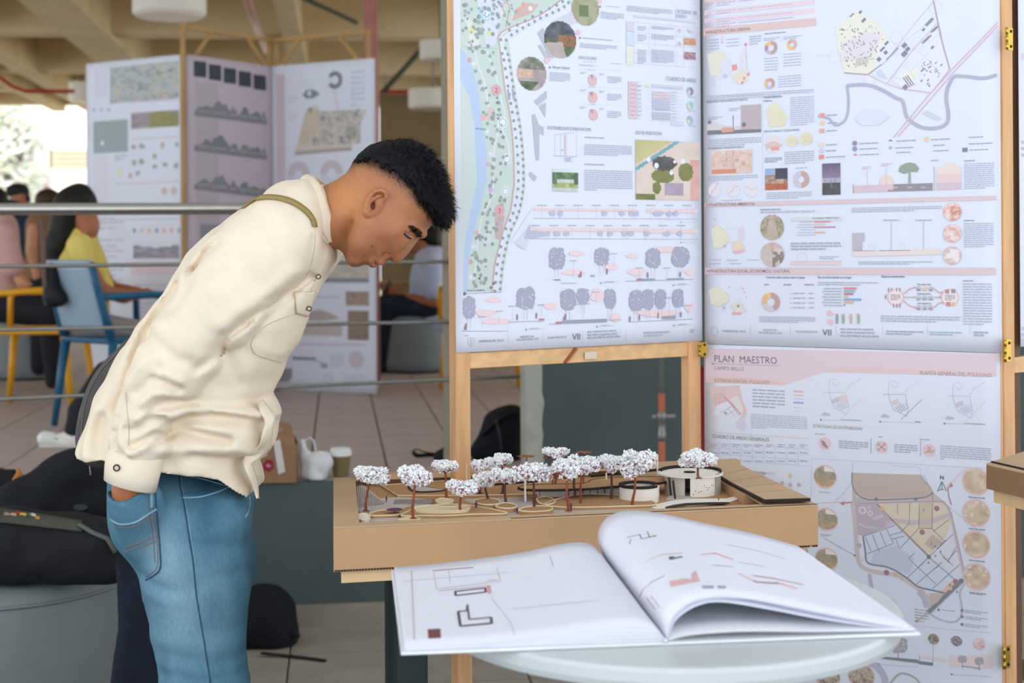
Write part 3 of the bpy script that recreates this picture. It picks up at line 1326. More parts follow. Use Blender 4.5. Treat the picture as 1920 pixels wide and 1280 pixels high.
for off,st in ((14,47),(50,62)):
    for x,y in along(right,st,off):
        S.disc(x,y,12.5,'#6f8078',9)
cnt = 0
bx = [p for p in bank] + [(x - 30,y) for x,y in red[::-1]]
while cnt < 190:
    x,y = rg.uniform(85,520),rg.uniform(-100,2060)
    if poly_sd(np.array(x),np.array(y),bx) > 12:
        S.disc(x,y,rg.uniform(9,17),rg.choice(['#74857b','#7f8f84','#6a7a74','#8a978c']),9)
        cnt += 1
for x,y,n_ in ((338,635,'2'),(362,1485,'3')):
    S.disc(x,y,40,'#db8f8f',20)
    S.text(n_,x - 9,y + 18,36,'#6a3a44')
for x,y in ((115,2072),(320,2000),(300,2028),(220,1964),(345,725),(370,930)):
    S.disc(x,y,10 if x > 120 else 13,'#20242c',10)
S.line([(115,2072),(380,2060)],3,'#454a55')
S.text('PLANTA GENERAL',135,2056,13,TXT,125)
S.text('RIO CAUCA',195,915,14,'#4d5f80',70)
# grey buildings
for pg in ([(630,235),(668,195),(745,412),(715,405)],[(632,325),(652,315),(722,425),(705,440)],[(605,715),(692,640),(695,690),(630,745)],[(640,750),(662,735),(690,725),(684,832)],
           [(590,812),(610,802),(640,882),(672,898),(672,955),(642,935),(640,1132),(618,1130)],[(565,1232),(580,1210),(626,1250),(608,1280)]):
    S.poly(pg,'#abadb9')
S.poly([(740,150),(880,75),(940,140),(800,200)],'#c9cad3')
for pg in ([(415,630),(425,628),(438,705),(425,708)],[(448,628),(458,626),(468,702),(458,704)]):
    S.poly(pg,'#8c8f9f')
S.poly(Q((470,430),(590,300),(610,320),(540,480),(500,470)),'#ccd2e3')
# round photographs
S.picture(485,395,692,645,lambda s,t: mixc('#6d7f52','#3f4f3a',nz(s,t,9,1)) if t > .72 and s < .75 - (t - .72) else (mixc('#9b8d8f','#b7a9a6',nz(s,t,6,2)) if t > .35 and not (s < .55 and .38 < t < .62) else (mixc('#e7cdb9','#b98f78',nz(s,t,16,3)) if t > .35 else mixc('#515a48','#a9a59a',nz(s,t,10,4)))),30,30,True)
S.picture(675,140,902,418,lambda s,t: mixc('#c2b3ae','#a8998f',nz(s,t,5,5)) if t > .62 - .1 * s and s < .55 + .3 * (t - .5) else (mixc('#b87b4c','#6a4a3a',nz(s,t,14,6)) if s > .45 and .38 < t < .66 else (mixc('#3b4a36','#75834e',nz(s,t,9,7)) if t > .5 else mixc('#6f7077','#3e4348',nz(s,t,7,8)))),32,32,True)
S.picture(870,-60,1062,188,lambda s,t: mixc('#b4ac92','#8e9568',nz(s,t,6,9)) if not (.25 < s < .6 and .4 < t < .75) else mixc('#7f8c55','#5f6d42',nz(s,t,9,10)),26,26,True)
for x,y,r in ((918,228,20),(695,428,22),(1068,4,20)):
    S.disc(x,y,r,'#e7b5bd',16)
for x,y in ((717,476),(928,268),(1070,48)):
    S.disc(x,y,8,'#6a4a58',10)
S.text('Bosque Cultural',738,480,17,TXT,118)
S.lines(738,484,850,500,1,'#b7a9b8',.2)
S.lines(715,505,860,582,6)
S.lines(948,262,1160,285,1,'#7d7d92',.5)
S.lines(930,300,1190,358,3)
S.lines(1108,40,1210,56,1,'#7d7d92',.6)
S.lines(1075,80,1240,146,4)
S.lines(1258,36,1580,86,4)
S.text('CRITERIOS  DE',1600,92,28,'#9a9cae',158)
S.text('DISEÑO',1602,124,26,'#9a9cae',82)
# table of criteria
S.rect(1308,105,1755,165,'#cdcfdd')
S.rect(1256,150,1308,220,'#d9ccd6')
S.rect(1256,220,1308,322,'#c9dbe4')
S.rect(1256,322,1308,462,'#e2e3cd')
grid_table(S,1256,150,1755,480,(1308,1415,1455,1605,1660),4,'#b3b6c8',1.6)
for k,(y0,n_) in enumerate(((180,3),(240,4),(345,6),(400,4))):
    S.lines(1335,y0,1398,y0 + n_ * 14,n_)
    S.lines(1432,y0,1592,y0 + n_ * 13,n_)
S.disc(1632,216,15,'#e3b0bd',16)
S.poly([(1616,318),(1646,318),(1631,290)],'#d8a8b5')
S.poly([(1680,205),(1740,225),(1700,235)],'#b5b7c5')
S.picture(1663,268,1748,322,speck(['#7a3f35','#c98a5f','#d9b08d','#5a3f48'],7,4),20,12)
S.picture(1663,366,1744,424,speck(['#3a3450','#8f5a6a','#c9a9b0','#4a4458'],7,6),20,12)
# indicators
S.text('INDICADORES',918,416,24,'#8d90a3',130)
S.lines(950,430,1040,444,1)
S.lines(1140,442,1220,456,1)
for y in (0,122,245):
    S.lines(920,452 + y * .0,1060,474 + y * .0,2) if y == 0 else None
    S.disc(1017 + y * .03,566 + y,40,'#dda79f',28,sx=.95)
    S.poly([(1017,566 + y),(1000 if y != 122 else 992,530 + y),(1012,526 + y),(1020,527 + y)],'#a4646a')
    S.lines(1122,535 + y,1222,592 + y,4)
    S.lines(930,505 + y,972,525 + y,2)
    S.lines(1065,515 + y,1100,535 + y,2)
    S.lines(985,490 + y * .99,1040,500 + y * .99,1)
S.line([(915,488),(1240,498)],1.2,'#c2c3d1')
S.line([(918,610),(1235,622)],1.2,'#c2c3d1')
S.line([(925,735),(1235,744)],1.2,'#c2c3d1')
# areas
S.text('CUADRO DE AREAS',1536,568,30,'#8d90a3',212)
S.rect(1270,575,1332,838,'#e0b9bd')
grid_table(S,1270,575,1368,838,(1332,),8,'#c7a9b4',1.5)
S.lines(1280,585,1325,830,8,'#a97f8c',.3)
S.lines(1338,590,1362,830,8,'#a9a9ba',.3)
S.rect(1388,592,1428,612,'#e5e3c4')
S.rect(1440,596,1655,628,'#c9cbd8')
S.rect(1440,650,1565,705,'#e3bcc4')
S.rect(1440,706,1565,775,'#b7b9c8')
S.rect(1440,790,1565,848,'#b2b4c4')
grid_table(S,1388,592,1660,862,(1440,1565,1612),10,'#b5b7c8',1.2)
S.lines(1455,640,1550,850,10,'#9496aa',.28)
S.lines(1575,640,1605,880,11,'#a9abbb',.28)
S.rect(1572,862,1660,888,'#ccd0dd')
for y,cs in ((645,[(4,'#6f6b78'),(2,'#e3b9c0'),(2,'#9b97a5')]),(745,[(4,'#7fc0ad'),(3,'#e0c9a0'),(2,'#a9cfd2')]),(848,[(5,'#86b6dc'),(2,'#e6cfa0'),(2,'#7fa9a0')])):
    S.ring(1706,y,11,30,cs)
    S.lines(1690,y + 34,1745,y + 46,1)
# sustainability
S.text('SOSTENIBILIDAD E INNOVACION',697,912,25,'#7d8092',308)
S.line([(745,952),(910,932)],2,'#8f91a4')
for x in (752,792,828,906):
    S.line([(x,950),(x,1098)],1.8,'#9fa1b3')
S.rect(820,950,834,1090,'#e0bcc4')
S.rect(742,1096,910,1108,'#b6b8c6')
S.line([(795,1060),(812,1058)],4,'#555a68')
S.line([(815,1115),(880,1115),(880,1140),(815,1140),(815,1115)],2,'#8f91a4')
S.text('G2',824,1134,18,'#7d8092',38)
S.lines(960,962,1100,980,1,'#6f7186',.6)
S.lines(960,1014,1294,1106,6)
S.lines(960,1152,1102,1170,1,'#6f7186',.6)
S.lines(960,1194,1300,1352,10,last=.25)
S.picture(734,1190,916,1352,lambda s,t: mixc('#c9d6dc','#dfe4e8',s) if t < .14 else (mixc('#3f5a3a','#7d9468',nz(s,t,9,1)) if t < .45 or (abs(s - .5) > .34 and t < .7) else ('#ffffff' if False else (mixc('#d7d9d2','#b9bdb2',nz(s,t,8,2)) if t < .62 or t > .86 else mixc('#7c8f52','#cfcf9a',nz(s,t,7,3))))),30,26)
S.text('USO DE VEGETACION',1320,946,25,'#7d8092',184)
S.picture(1320,985,1772,1414,lambda s,t: (mixc('#8fb6bd','#6fa3ad',nz(s,t,6,4)) if abs((t - .42) + (s - .1) * .75) < .035 and s < .75 else
          (mixc('#cfc58e','#b5b277',nz(s,t,5,5)) if t + s * .75 < .42 else
           (mixc('#3b4230','#7a6a72',nz(s,t,11,6)) if ((s - .45) / .2) ** 2 + ((t - .38) / .13) ** 2 < 1 + .4 * (nz(s,t,8,9) - .5) else
            (mixc('#5d6b34','#a59a4c',nz(s,t,9,7)) if ((s - .42) / .18) ** 2 + ((t - .60) / .12) ** 2 < 1 or ((s - .78) / .12) ** 2 + ((t - .52) / .16) ** 2 < 1 or ((s - .32) / .07) ** 2 + ((t - .8) / .1) ** 2 < 1 or (t > .9 and s < .3) else
             (mixc('#e0b3a6','#d9a090',nz(s,t,6,8)) if s > .86 and t > .3 else
              (mixc('#b9a9b5','#a695a8',nz(s,t,6,3)) if .45 < s < .75 and .72 < t < .92 else mixc('#d9c3b2','#e3d3c6',nz(s,t,6,1)))))))),54,52)
for x,y,r in ((1412,1125,18),(1468,1168,20),(1596,1142,12),(1655,1138,19),(1572,1220,16)):
    S.disc(x,y,r,'#e9ecf4',18)
# long sections
S.zoom = z2
for (x0,y0,y1,ln) in ((600,188,232,262),(556,330,384,405)):
    S.rect(x0,y0,1320 if y0 < 200 else 1450,y0 + 24,'#ecc9c4')
    S.rect(1400,y0 + 6,1760,y0 + 34,'#eccbc6')
    rg = random.Random(y0)
    for k in range(11):
        x = x0 + rg.uniform(10,1130)
        S.poly([(x + 22 * rg.uniform(.6,1.2) * math.cos(t),y0 + 38 + 20 * math.sin(t)) for t in np.linspace(0,6.28,9,endpoint=False)],'#b3b0c4')
    S.line([(x0,ln - 2),(1000,ln),(1760,ln + 4)],3,'#8d90a6')
    for k in range(9):
        x = x0 + 60 + k * 128
        S.line([(x,y0 - 8),(x,ln)],1.4,'#7d7f94')
        S.lines(x - 32,y0 - 26,x + 32,y0 - 12,1,'#7f8196',.5)
    S.disc(1641,ln + 26,5,'#20242c',8)
    S.line([(1641,ln + 26),(1755,ln + 27)],1.5,'#8d90a6')
S.poly([(535,405),(575,310),(580,345),(690,355),(690,385),(560,405)],'#b0aec2')
S.line([(575,290),(535,410)],2,'#9fa2b6')
S.line([(590,190),(440,420),(540,480)],3,'#b4bdd3')
# tree sections
for cx,cy,rx,ry,c in ((900,508,70,22,0),(880,640,100,26,0),(1150,600,60,30,0),(1300,525,55,20,0),(1330,640,80,32,0),(1560,480,150,26,0),(1700,640,40,26,0),(320,835,70,24,0),(260,930,90,30,0),(340,985,130,28,0),(720,880,60,30,0),(1050,800,60,60,0),(1180,960,45,40,0),(1480,930,190,32,0),(1700,890,40,40,0)):
    for j in range(2):
        f = .8 + .35 * j
        S.poly([(cx + rx * f * math.cos(t) * (1 + .2 * math.sin(3 * t + cx)),cy + ry * f * math.sin(t)) for t in np.linspace(0,6.28,14,endpoint=False)],'#e9d3da' if j else '#efcccb') if j == 0 else None
for k,(cx,cy,rx,ry) in enumerate(((766,542,62,80),(1082,530,56,66),(1445,540,58,74),(1636,534,66,74),(146,888,48,84),(546,824,70,84),(845,832,58,80),(950,808,46,58),(1140,826,44,74),(1322,838,52,78),(1408,832,46,76),(1496,828,42,72),(1620,824,42,70))):
    for dx in (-14,10):
        S.line([(cx + dx,cy + ry * .8),(cx + dx,cy + ry + (58 if cy < 700 else 66))],2.4,'#a9a9bc')
    blobtree(S,cx,cy,rx,ry,'#918ea6',k)
for x,y,h in ((933,678,46),(921,678,24),(1118,656,44),(1405,680,42),(1634,676,40),(122,1048,50),(112,1048,26),(485,978,44),(620,966,42),(824,978,46),(814,978,24),(1280,990,42),(1347,980,42),(1478,964,42),(1640,958,40)):
    person_mark(S,x,y,h)
for a in ([(735,692),(790,694),(790,718),(905,718)],[(1250,704),(1728,690)],[(92,1056),(420,1056),(420,992),(676,984)],[(708,1006),(800,1004),(800,986),(1120,978),(1216,976)],[(1268,992),(1725,970)]):
    S.line(a,3.5,'#80839a')
S.rect(1330,684,1366,698,'#b0424e')
S.rect(1370,686,1456,696,'#5f8f7d')
S.rect(1540,684,1660,693,'#80839a')
S.rect(638,968,676,978,'#b0424e')
S.rect(758,990,798,1004,'#b0424e')
S.rect(806,980,1118,992,'#7c7f95')
S.rect(1510,950,1602,968,'#7c7f95')
S.rect(1003,660,1030,672,'#8d8fa5')
S.rect(750,690,788,698,'#5d6072')
S.line([(900,868),(1000,862)],3,'#80839a')
for x,y0,y1 in ((880,570,690),(1168,520,600),(1345,620,690),(1540,620,690),(236,965,1030),(356,925,1000),(448,890,975),(655,880,960),(1040,790,870),(950,870,970),(1555,830,960),(1690,885,960)):
    S.line([(x,y0),(x,y1)],1.4,'#7d7f94')
    S.lines(x - 26,y0 - 16,x + 26,y0 - 4,1,'#8a8ca0',.5)
for x,y in ((1075,716),(1587,732),(547,1045),(1046,1024),(1589,1016)):
    S.disc(x,y,6,'#20242c',8)
    S.line([(x,y),(x + 125,y - 6)],1.6,'#8d90a6')
    S.lines(x + 30,y - 14,x + 90,y - 4,1)
# foot of the sheet
S.line([(135,1108),(160,1100),(182,1108),(178,1145),(158,1168),(138,1148),(135,1108)],3,'#8f93a5')
S.line([(158,1112),(158,1156)],5,'#8f93a5')
S.lines(112,1083,140,1092,1,'#5a5d6c',.5)
S.text('UNIVERSIDAD DEL CAUCA',212,1136,17,'#5f6274',178)
S.text('ARQUITECTURA',506,1104,15,'#5f6274',98)
S.text('FACULTAD DE ING. CIVIL',480,1124,15,'#5f6274',155)
S.text('TALLER DE PROYECTOS',697,1110,15,'#5f6274',136)
S.text('VII',874,1118,46,'#3f4a5c',54)
S.text('ARQ. CAROLINA POLO GARZON',978,1068,14,'#5f6274',206)
S.text('ARQ. DIANA ALEJANDRA MUÑOZ',978,1090,14,'#5f6274',216)
S.text('ARQ. JOSE MANUEL AUCUE CERON',978,1110,14,'#5f6274',236)
S.lines(1382,1058,1562,1092,2,'#7a7d90',.5)
S.lines(1706,1042,1736,1068,2,'#5f6274',.6)
for x,y in ((420,1064),(664,1060),(948,1054),(1254,1046),(1664,1030)):
    S.line([(x,y),(x,y + 80)],1.6,'#9a9dae')
S.finish()

# ---------------------------------------------------------------- upper poster on the middle leaf
S = Sheet('analysis_poster',L2[0],L2[1],0.003,'upper poster on the middle leaf with city analysis, charts and a district map','large posters on the folding screen')
b0 = S.uv(1600,653)[1]
S.paper(S.uv(1320,400)[0],S.uv(1877,400)[0],b0,b0 + 1.0,seed=3)
z3,z4 = (3.1475,1310,0),(3.1475,1310,360)
S.zoom = z3
S.rect(35,-30,690,-52,'#e4c0b4')
for y in (62,112):
    S.rect(35,y,684,y - 35,'#e8cdd2')
for k,y in enumerate((14,62,112,140)):
    S.lines(48,y + 4,90,y + 22,2,'#b98a96',.4)
    S.lines(105,y - 2,220,y + 14,2,'#a98a9a',.4)
    S.lines(235,y - 12,560,y - 34,1,'#b98a9a',.5)
S.rect(30,168,694,152,SALMON)
S.text('INFRAESTRUCTURA URBANA',42,202,19,'#6a5054',264,bold=.012)
# left column: mini map
S.poly([(50,320),(140,295),(175,360),(130,450),(70,445)],'#e8dfc0')
S.poly([(135,360),(190,350),(200,420),(150,470),(130,440)],'#dcdce8')
S.poly([(195,440),(260,410),(300,470),(240,500),(205,480)],'#ead9b8')
S.poly([(240,340),(270,290),(300,440),(265,420)],'#e4dcdc')
S.poly([(195,385),(225,378),(230,410),(200,418)],'#ea7c63')
S.poly([(140,440),(165,434),(172,456),(148,462)],'#c2bdd4')
for x,y in ((270,462),(295,438),(258,488),(278,262)):
    S.disc(x,y,9,'#ea6a60' if y > 300 else '#ea4a80',10)
S.line([(278,262),(290,440),(250,500)],2,'#e49a9a')
rg = random.Random(5)
for k in range(40):
    x,y = rg.uniform(55,290),rg.uniform(300,500)
    S.line([(x,y),(x + rg.uniform(-14,14),y + rg.uniform(-14,14))],1.4,rg.choice(['#bdb7a4','#c7c2b0','#c5a9a4','#b9bacb']))
for k in range(4):
    S.disc(46,235 + k * 18,3,'#6a6a78',6)
    S.lines(58,230 + k * 18,120,240 + k * 18,1)
for k in range(3):
    S.rect(132,222 + k * 16,146,216 + k * 16,['#e8a0a0','#d98080','#5a5a68'][k])
    S.lines(165,232 + k * 20,240,222 + k * 20,1)
S.lines(300,210,370,262,4)
for x,y,r0,r1,cs in ((428,282,18,40,[(6,'#b9826b'),(2,'#b8b2bd'),(2,'#a86a9a'),(2,'#f0b33a')]),(551,264,13,32,[(5,'#d9a08d'),(4,'#f0b93a'),(2,'#d98a5a')]),(419,494,14,33,[(5,'#b9826b'),(4,'#b8b2bd'),(2,'#f0b33a'),(2,'#e38a4a')])):
    S.ring(x,y,r0,r1,cs)
S.lines(390,195,515,185,1,TXT,.6)
S.lines(385,225,480,215,2)
S.lines(500,214,612,204,2)
for k in range(5):
    S.lines(390,345 + k * 17,470,335 + k * 17,1)
    S.lines(500,318 + k * 17,606,308 + k * 17,1)
    S.lines(470,450 + k * 15,606,438 + k * 15,1)
S.lines(45,585,680,522,3)
S.text('INFRAESTRUCTURA DE SERVICIOS PUBLICOS',46,608,12,TXT,244)
S.text('TRANSFORMACION',384,582,11,TXT,110)
S.text('URBANA',384,602,11,TXT,50)
S.rect(250,622,370,780,'#b59c9c')
S.poly([(50,745),(70,715),(140,740),(250,745),(250,770),(50,780)],'#d9c8c4')
S.poly([(52,770),(370,762),(370,780),(52,796)],'#3a333c')
S.poly([(130,765),(150,752),(200,752),(215,768),(200,780),(140,782)],'#d98a68')
S.disc(65,722,12,'#4a4450',10)
S.disc(268,735,14,'#3a3a44',10)
S.line([(204,680),(206,770)],4,'#3a3a44')
S.lines(180,650,250,632,2)
S.lines(52,702,140,684,2)
S.lines(55,868,370,805,4)
S.poly([(400,640),(450,600),(500,650),(525,700),(500,745),(420,750)],'#e8dcae')
for k in range(7):
    S.line([(410 + k * 14,640 + k * 4),(425 + k * 14,745)],1.5,'#c9bd8a')
S.lines(542,745,682,562,14,'#8d90a6',.38)
S.text('ACCESIBILIDAD TRANSPORTE PUBLICO',56,882,12,TXT,214)
S.text('ESPACIO PUBLICO Y ZONAS VERDES',388,782,12,TXT,208)
S.picture(78,892,318,1018,lambda s,t: mixc('#e29a7c','#d98a6a',nz(s,t,6,2)) if t > .8 and s < .6 else (mixc('#ead3c6','#dcb8a6',nz(s,t,8,3)) if (int(s * 12) + int(t * 6)) % 3 else mixc('#c9a08c','#efe3da',nz(s,t,9,4))),30,16)
for a in ([(165,905),(165,990)],[(200,900),(205,1000)],[(240,900),(300,905),(300,1005)],[(120,950),(200,945)]):
    S.line(a,2.2,'#b07a66')
S.lines(55,1062,350,1028,3)
for x,pg in ((95,[(68,1165),(80,1130),(100,1110),(115,1080)]),(208,[(180,1140),(205,1120),(215,1095),(238,1105)]),(312,[(275,1100),(300,1110),(320,1118),(345,1105)])):
    S.disc(x,1122,40,'#eadfe4',20)
    S.line(pg,2.5,'#9a8a98',smooth=3)
S.lines(138,1182,255,1174,1)
S.disc(442,850,52,'#ead9d2',24)
S.poly([(392,850),(440,830),(500,855),(480,870),(400,880)],'#d9b8a8')
S.poly([(425,870),(475,862),(478,886),(430,890)],'#e58a68')
S.disc(548,832,36,'#e4dcae',18)
S.disc(634,818,40,'#e0d9a4',18)
for k in range(10):
    S.line([(520 + k * 6,815),(540 + k * 6,850)],1.4,'#bdb88a')
    S.line([(606 + k * 6,800),(625 + k * 5,845)],1.4,'#b8b384')
S.lines(390,950,492,925,3,TXT,.5)
S.lines(508,970,682,885,6)
S.picture(392,996,526,1118,lambda s,t: mixc('#c9764e','#a85a3a',nz(s,t,7,2)) if t > .7 else (mixc('#3a3c4a','#4a4a58',nz(s,t,6,3)) if s > .45 and t < .5 else (mixc('#7a9ac9','#a9bcd9',nz(s,t,5,4)) if t < .3 else mixc('#8a6a5a','#d9b8a4',nz(s,t,9,5)))),24,24)
S.ring(606,1058,20,50,[(5,'#c08a74'),(5,'#c4bec9')])
S.lines(575,992,640,984,1)
S.lines(402,1160,668,1126,4)
S.line([(30,570),(684,548)],1.2,'#c9b9c4')
S.line([(380,570),(376,1150)],1.2,'#c9b9c4')
# district map on the right
S.poly([(945,62),(808,160),(822,280),(858,420),(910,440),(1000,436),(1075,380),(1060,300),(1130,240),(1050,130)],'#ebe4cd')
S.poly([(860,250),(1000,190),(1090,200),(1050,280),(1000,340),(840,370)],'#e4d5d8')
S.poly([(1060,300),(1130,240),(1180,290),(1110,360),(1040,400)],'#dfe2ee')
S.poly([(1050,420),(1075,410),(1115,468),(1060,450)],'#c3cbe0')
rg = random.Random(9)
for k in range(150):
    x,y = rg.uniform(820,1100),rg.uniform(110,400)
    if poly_sd(np.array(x),np.array(y),[(945,75),(820,165),(835,280),(862,400),(1000,400),(1060,340),(1060,300),(1110,240),(1040,140)]) > 6 and rg.random() < (1 if y > 150 else .3):
        a = rg.choice([math.radians(30),math.radians(-60)])
        l,w = rg.uniform(6,15),rg.uniform(3.5,7)
        c_,s_ = math.cos(a),math.sin(a)
        S.poly([(x + c_ * l * i - s_ * w * j,y - s_ * l * i - c_ * w * j) for i,j in ((-.5,-.5),(.5,-.5),(.5,.5),(-.5,.5))],rg.choice(['#55505e','#6a6472','#4a4653']))
for a in ((1085,290,36,12),(1110,255,30,14),(1105,310,22,20),(1065,350,24,22),(975,120,30,16),(955,72,20,14),(905,90,30,8)):
    x,y,l,w = a
    c_,s_ = math.cos(math.radians(45)),math.sin(math.radians(45))
    S.poly([(x + c_ * l * i - s_ * w * j,y - s_ * l * i - c_ * w * j) for i,j in ((-.5,-.5),(.5,-.5),(.5,.5),(-.5,.5))],'#55505e')
for k in range(9):
    S.line([(925 + 9 * k,400 - 3 * k),(935 + 9 * k,345 - 2 * k)],3,'#8d8570')
S.line([(860,430),(1000,440),(1080,380)],5,'#7d7664')
# eastern district
S.poly([(1140,470),(1260,350),(1340,290),(1420,200),(1480,405),(1380,545),(1200,520)],'#e4e4ee')
S.poly([(1190,440),(1300,400),(1280,470),(1230,480)],'#efe6cf')
for x,y,l,w in ((1340,235,60,8),(1352,228,60,8),(1388,175,50,7),(1400,170,40,7),(1362,130,60,16),(1328,175,20,12),(1380,280,22,12),(1215,268,30,22),(1235,290,26,20),(1240,480,70,7),(1252,474,70,7),(1228,486,70,7),(1220,515,30,26),(1215,318,34,26)):
    a = math.radians(-55 if x in (1240,1252,1228) else 45)
    c_,s_ = math.cos(a),math.sin(a)
    S.poly([(x + c_ * l * i - s_ * w * j,y - s_ * l * i - c_ * w * j) for i,j in ((-.5,-.5),(.5,-.5),(.5,.5),(-.5,.5))],'#58535f')
for k in range(34):
    x,y = rg.uniform(1310,1440),rg.uniform(350,510)
    if x + (y - 350) * .35 < 1470 and y > 700 - .25 * x:
        a = math.radians(rg.choice([45,-45]))
        l,w = rg.uniform(8,20),rg.uniform(4,8)
        c_,s_ = math.cos(a),math.sin(a)
        S.poly([(x + c_ * l * i - s_ * w * j,y - s_ * l * i - c_ * w * j) for i,j in ((-.5,-.5),(.5,-.5),(.5,.5),(-.5,.5))],'#58535f')
S.line([(875,505),(980,500),(1060,520),(1160,575),(1205,600),(1230,690),(1300,745),(1380,758),(1450,740),(1475,690),(1462,560),(1500,460),(1560,450),(1680,462),(1762,442)],20,'#a5a0b4',smooth=5)
S.line([(875,505),(885,600),(870,700),(810,740),(770,700),(705,684)],14,'#a5a0b4',smooth=5)
S.line([(1150,812),(1360,560),(1500,405),(1768,132)],6,'#dba6ae')
S.line([(1178,806),(1390,560),(1520,410),(1768,152)],6,'#dba6ae')
S.line([(1385,0),(1440,260),(1482,410)],7,'#a98494')
S.line([(1385,10),(1260,160),(1110,355),(1080,390)],2.5,'#dba0ac')
S.line([(1415,130),(1260,300),(1110,495)],3.5,'#dba0ac')
S.line([(1000,440),(1110,495),(1200,525),(1370,550),(1480,410)],4,'#e39a9a')
S.line([(1178,282),(1108,355)],9,'#8a7f90')
for a in ([(1160,290),(1400,100)],[(1250,420),(1420,250)],[(1300,300),(1360,360),(1430,440)],[(1140,450),(1300,500)],[(1220,380),(1280,470)]):
    S.line(a,1.5,'#c9b3bd')
for x,y,r in ((805,335,38),(1010,470,36),(1170,220,36),(1292,256,38),(1400,45,38)):
    S.ring(x,y,r - 1.2,r,[(1,'#c3b5c2')])
S.line([(695,328),(780,330)],1.5,'#b9b9a0')
S.poly([(920,700),(980,640),(1100,650),(1130,690),(1060,740),(960,740)],'#d8dcea')
S.poly([(1320,670),(1350,650),(1440,700),(1410,712)],'#c9cad8')
# legend
for k,(x,y,c) in enumerate(((730,680,'#ea7468'),(732,726,'#eac27a'),(728,772,'#ea9468'),(726,855,'#eecfae'),(725,890,'#c2c5d2'),(726,926,'#ea6050'),(922,845,'#7a6470'),(922,878,'#6f7a9a'),(1132,872,'#b9a0ac'),(1345,822,'#f0c695'),(1572,884,'#4f4c58'))):
    S.rect(x - 15,y + 13,x + 15,y - 13,c) if k in (0,2,5,10) else S.disc(x,y,15 if k != 8 else 10,c,14)
    S.lines(x + 28,y + 6,x + 28 + (60 if k < 5 else 110),y - 8,1,'#6f7186',.6)
for x,y,w in ((1168,830,115),(1168,900,85),(1385,858,70),(1385,890,90),(1595,810,85),(1595,846,140),(950,912,115)):
    S.lines(x,y + 6,x + w,y - 8,1,'#6f7186',.6)
S.poly([(910,912),(930,905),(935,912),(930,920)],'#d95a6a')
S.poly([(1118,832),(1135,822),(1148,834)],'#55505e')
# section strip at the foot
S.picture(730,966,838,1148,lambda s,t: mixc('#6a5a74','#9a8aa4',t * 1.6) if t < .45 else (mixc('#c9c9d6','#8f8a9a',nz(s,t,7,1)) if t < .62 else mixc('#3f3c44','#5f5a5e',nz(s,t,8,2))),16,26)
S.line([(782,985),(786,1110)],4,'#4a4652')
S.poly([(912,1096),(1118,1088),(1118,1130),(912,1136)],'#d9b3b8')
S.poly([(1118,1088),(1382,1080),(1382,1124),(1118,1130)],'#77656c')
S.poly([(1404,1078),(1550,1072),(1550,1116),(1404,1122)],'#d2b0ba')
S.poly([(1404,1000),(1480,955),(1550,985),(1550,1074),(1404,1080)],'#ecd4c4')
S.poly([(1404,1030),(1550,1024),(1550,1074),(1404,1080)],'#e6c3bd')
S.disc(1110,1072,40,'#ecccb8',20)
S.poly([(1075,1090),(1150,1088),(1150,1120),(1075,1122)],'#d9b3b8')
S.line([(1240,1085),(1244,1010)],7,'#8a8a78')
S.line([(1252,1085),(1248,1010)],5,'#8a8a78')
S.poly([(1180,1010),(1190,980),(1225,962),(1250,958),(1280,966),(1302,995),(1290,1015),(1250,1012),(1210,1026)],'#72875c')
for x,t_ in ((1150,'ZONA'),(1232,'ZONA'),(1315,'ZONA')):
    S.lines(x,1112,x + 28,1100,1,'#b9a4a8',.6)
S.line([(914,1085),(914,1140)],3,'#55505e')
S.line([(1390,980),(1392,1125)],2,'#55505e')
S.line([(994,1010),(996,1090)],1.5,'#7d7f94')
S.line([(1108,990),(1110,1090)],1.5,'#7d7f94')
S.lines(965,1002,1022,978,2,'#d39aa4')
S.lines(1078,984,1142,960,2,'#d39aa4')
S.lines(1372,955,1415,938,1)
S.lines(1568,950,1630,942,1,TXT,.6)
S.lines(1568,1118,1745,955,13,'#8d90a6',.4)
# lower bands
S.zoom = z4
S.rect(38,64,1758,47,ROSE)
S.text('INFRAESTRUCTURA AMBIENTAL',46,84,17,'#5a4a50',290,bold=.012)
S.poly([(75,220),(110,195),(165,235),(185,290),(130,330),(90,330)],'#e9dfb6')
S.poly([(195,300),(250,280),(275,340),(230,362),(205,345)],'#e9d3a8')
S.poly([(200,350),(265,335),(270,352),(215,365)],'#eaa9b4')
S.poly([(235,220),(262,200),(272,280),(245,270)],'#e6ccd4')
S.disc(155,318,10,'#b8afcc',6)
S.disc(95,162,5,'#eab04a',8)
for k in range(26):
    x,y = rg.uniform(80,275),rg.uniform(205,355)
    S.line([(x,y),(x + rg.uniform(-14,14),y + rg.uniform(-14,14))],1.4,rg.choice(['#c9bf98','#c5a9a4','#c2bccb']))
for x,y in ((55,398),(160,400),(280,400),(55,420),(175,420)):
    S.lines(x + 8,y + 6,x + 80,y - 4,1)
S.lines(365,110,485,96,1,TXT,.6)
S.text('AIRE CONTAMINADO, RUIDO, PUNTOS CRITICOS, VEGETACION, ETC',365,126,12,'#8a8a9c',325)
S.picture(366,136,504,282,lambda s,t: mixc('#c9b8a6','#b3a090',nz(s,t,6,1)) if abs(s - .5) < .08 + t * .22 else mixc('#8a8060','#c2b49a',nz(s,t,10,2)),26,26,True)
S.picture(368,298,506,440,lambda s,t: '#8f8078' if s > .5 and t > .4 and nz(s,t,9,3) > .4 else (mixc('#c98a78','#d9b0a0',nz(s,t,5,4)) if abs(s - .5) < .08 and t < .4 else mixc('#c2b2aa','#d9ccc4',nz(s,t,6,5))),26,26,True)
S.rect(548,172,842,146,'#dcd2d6')
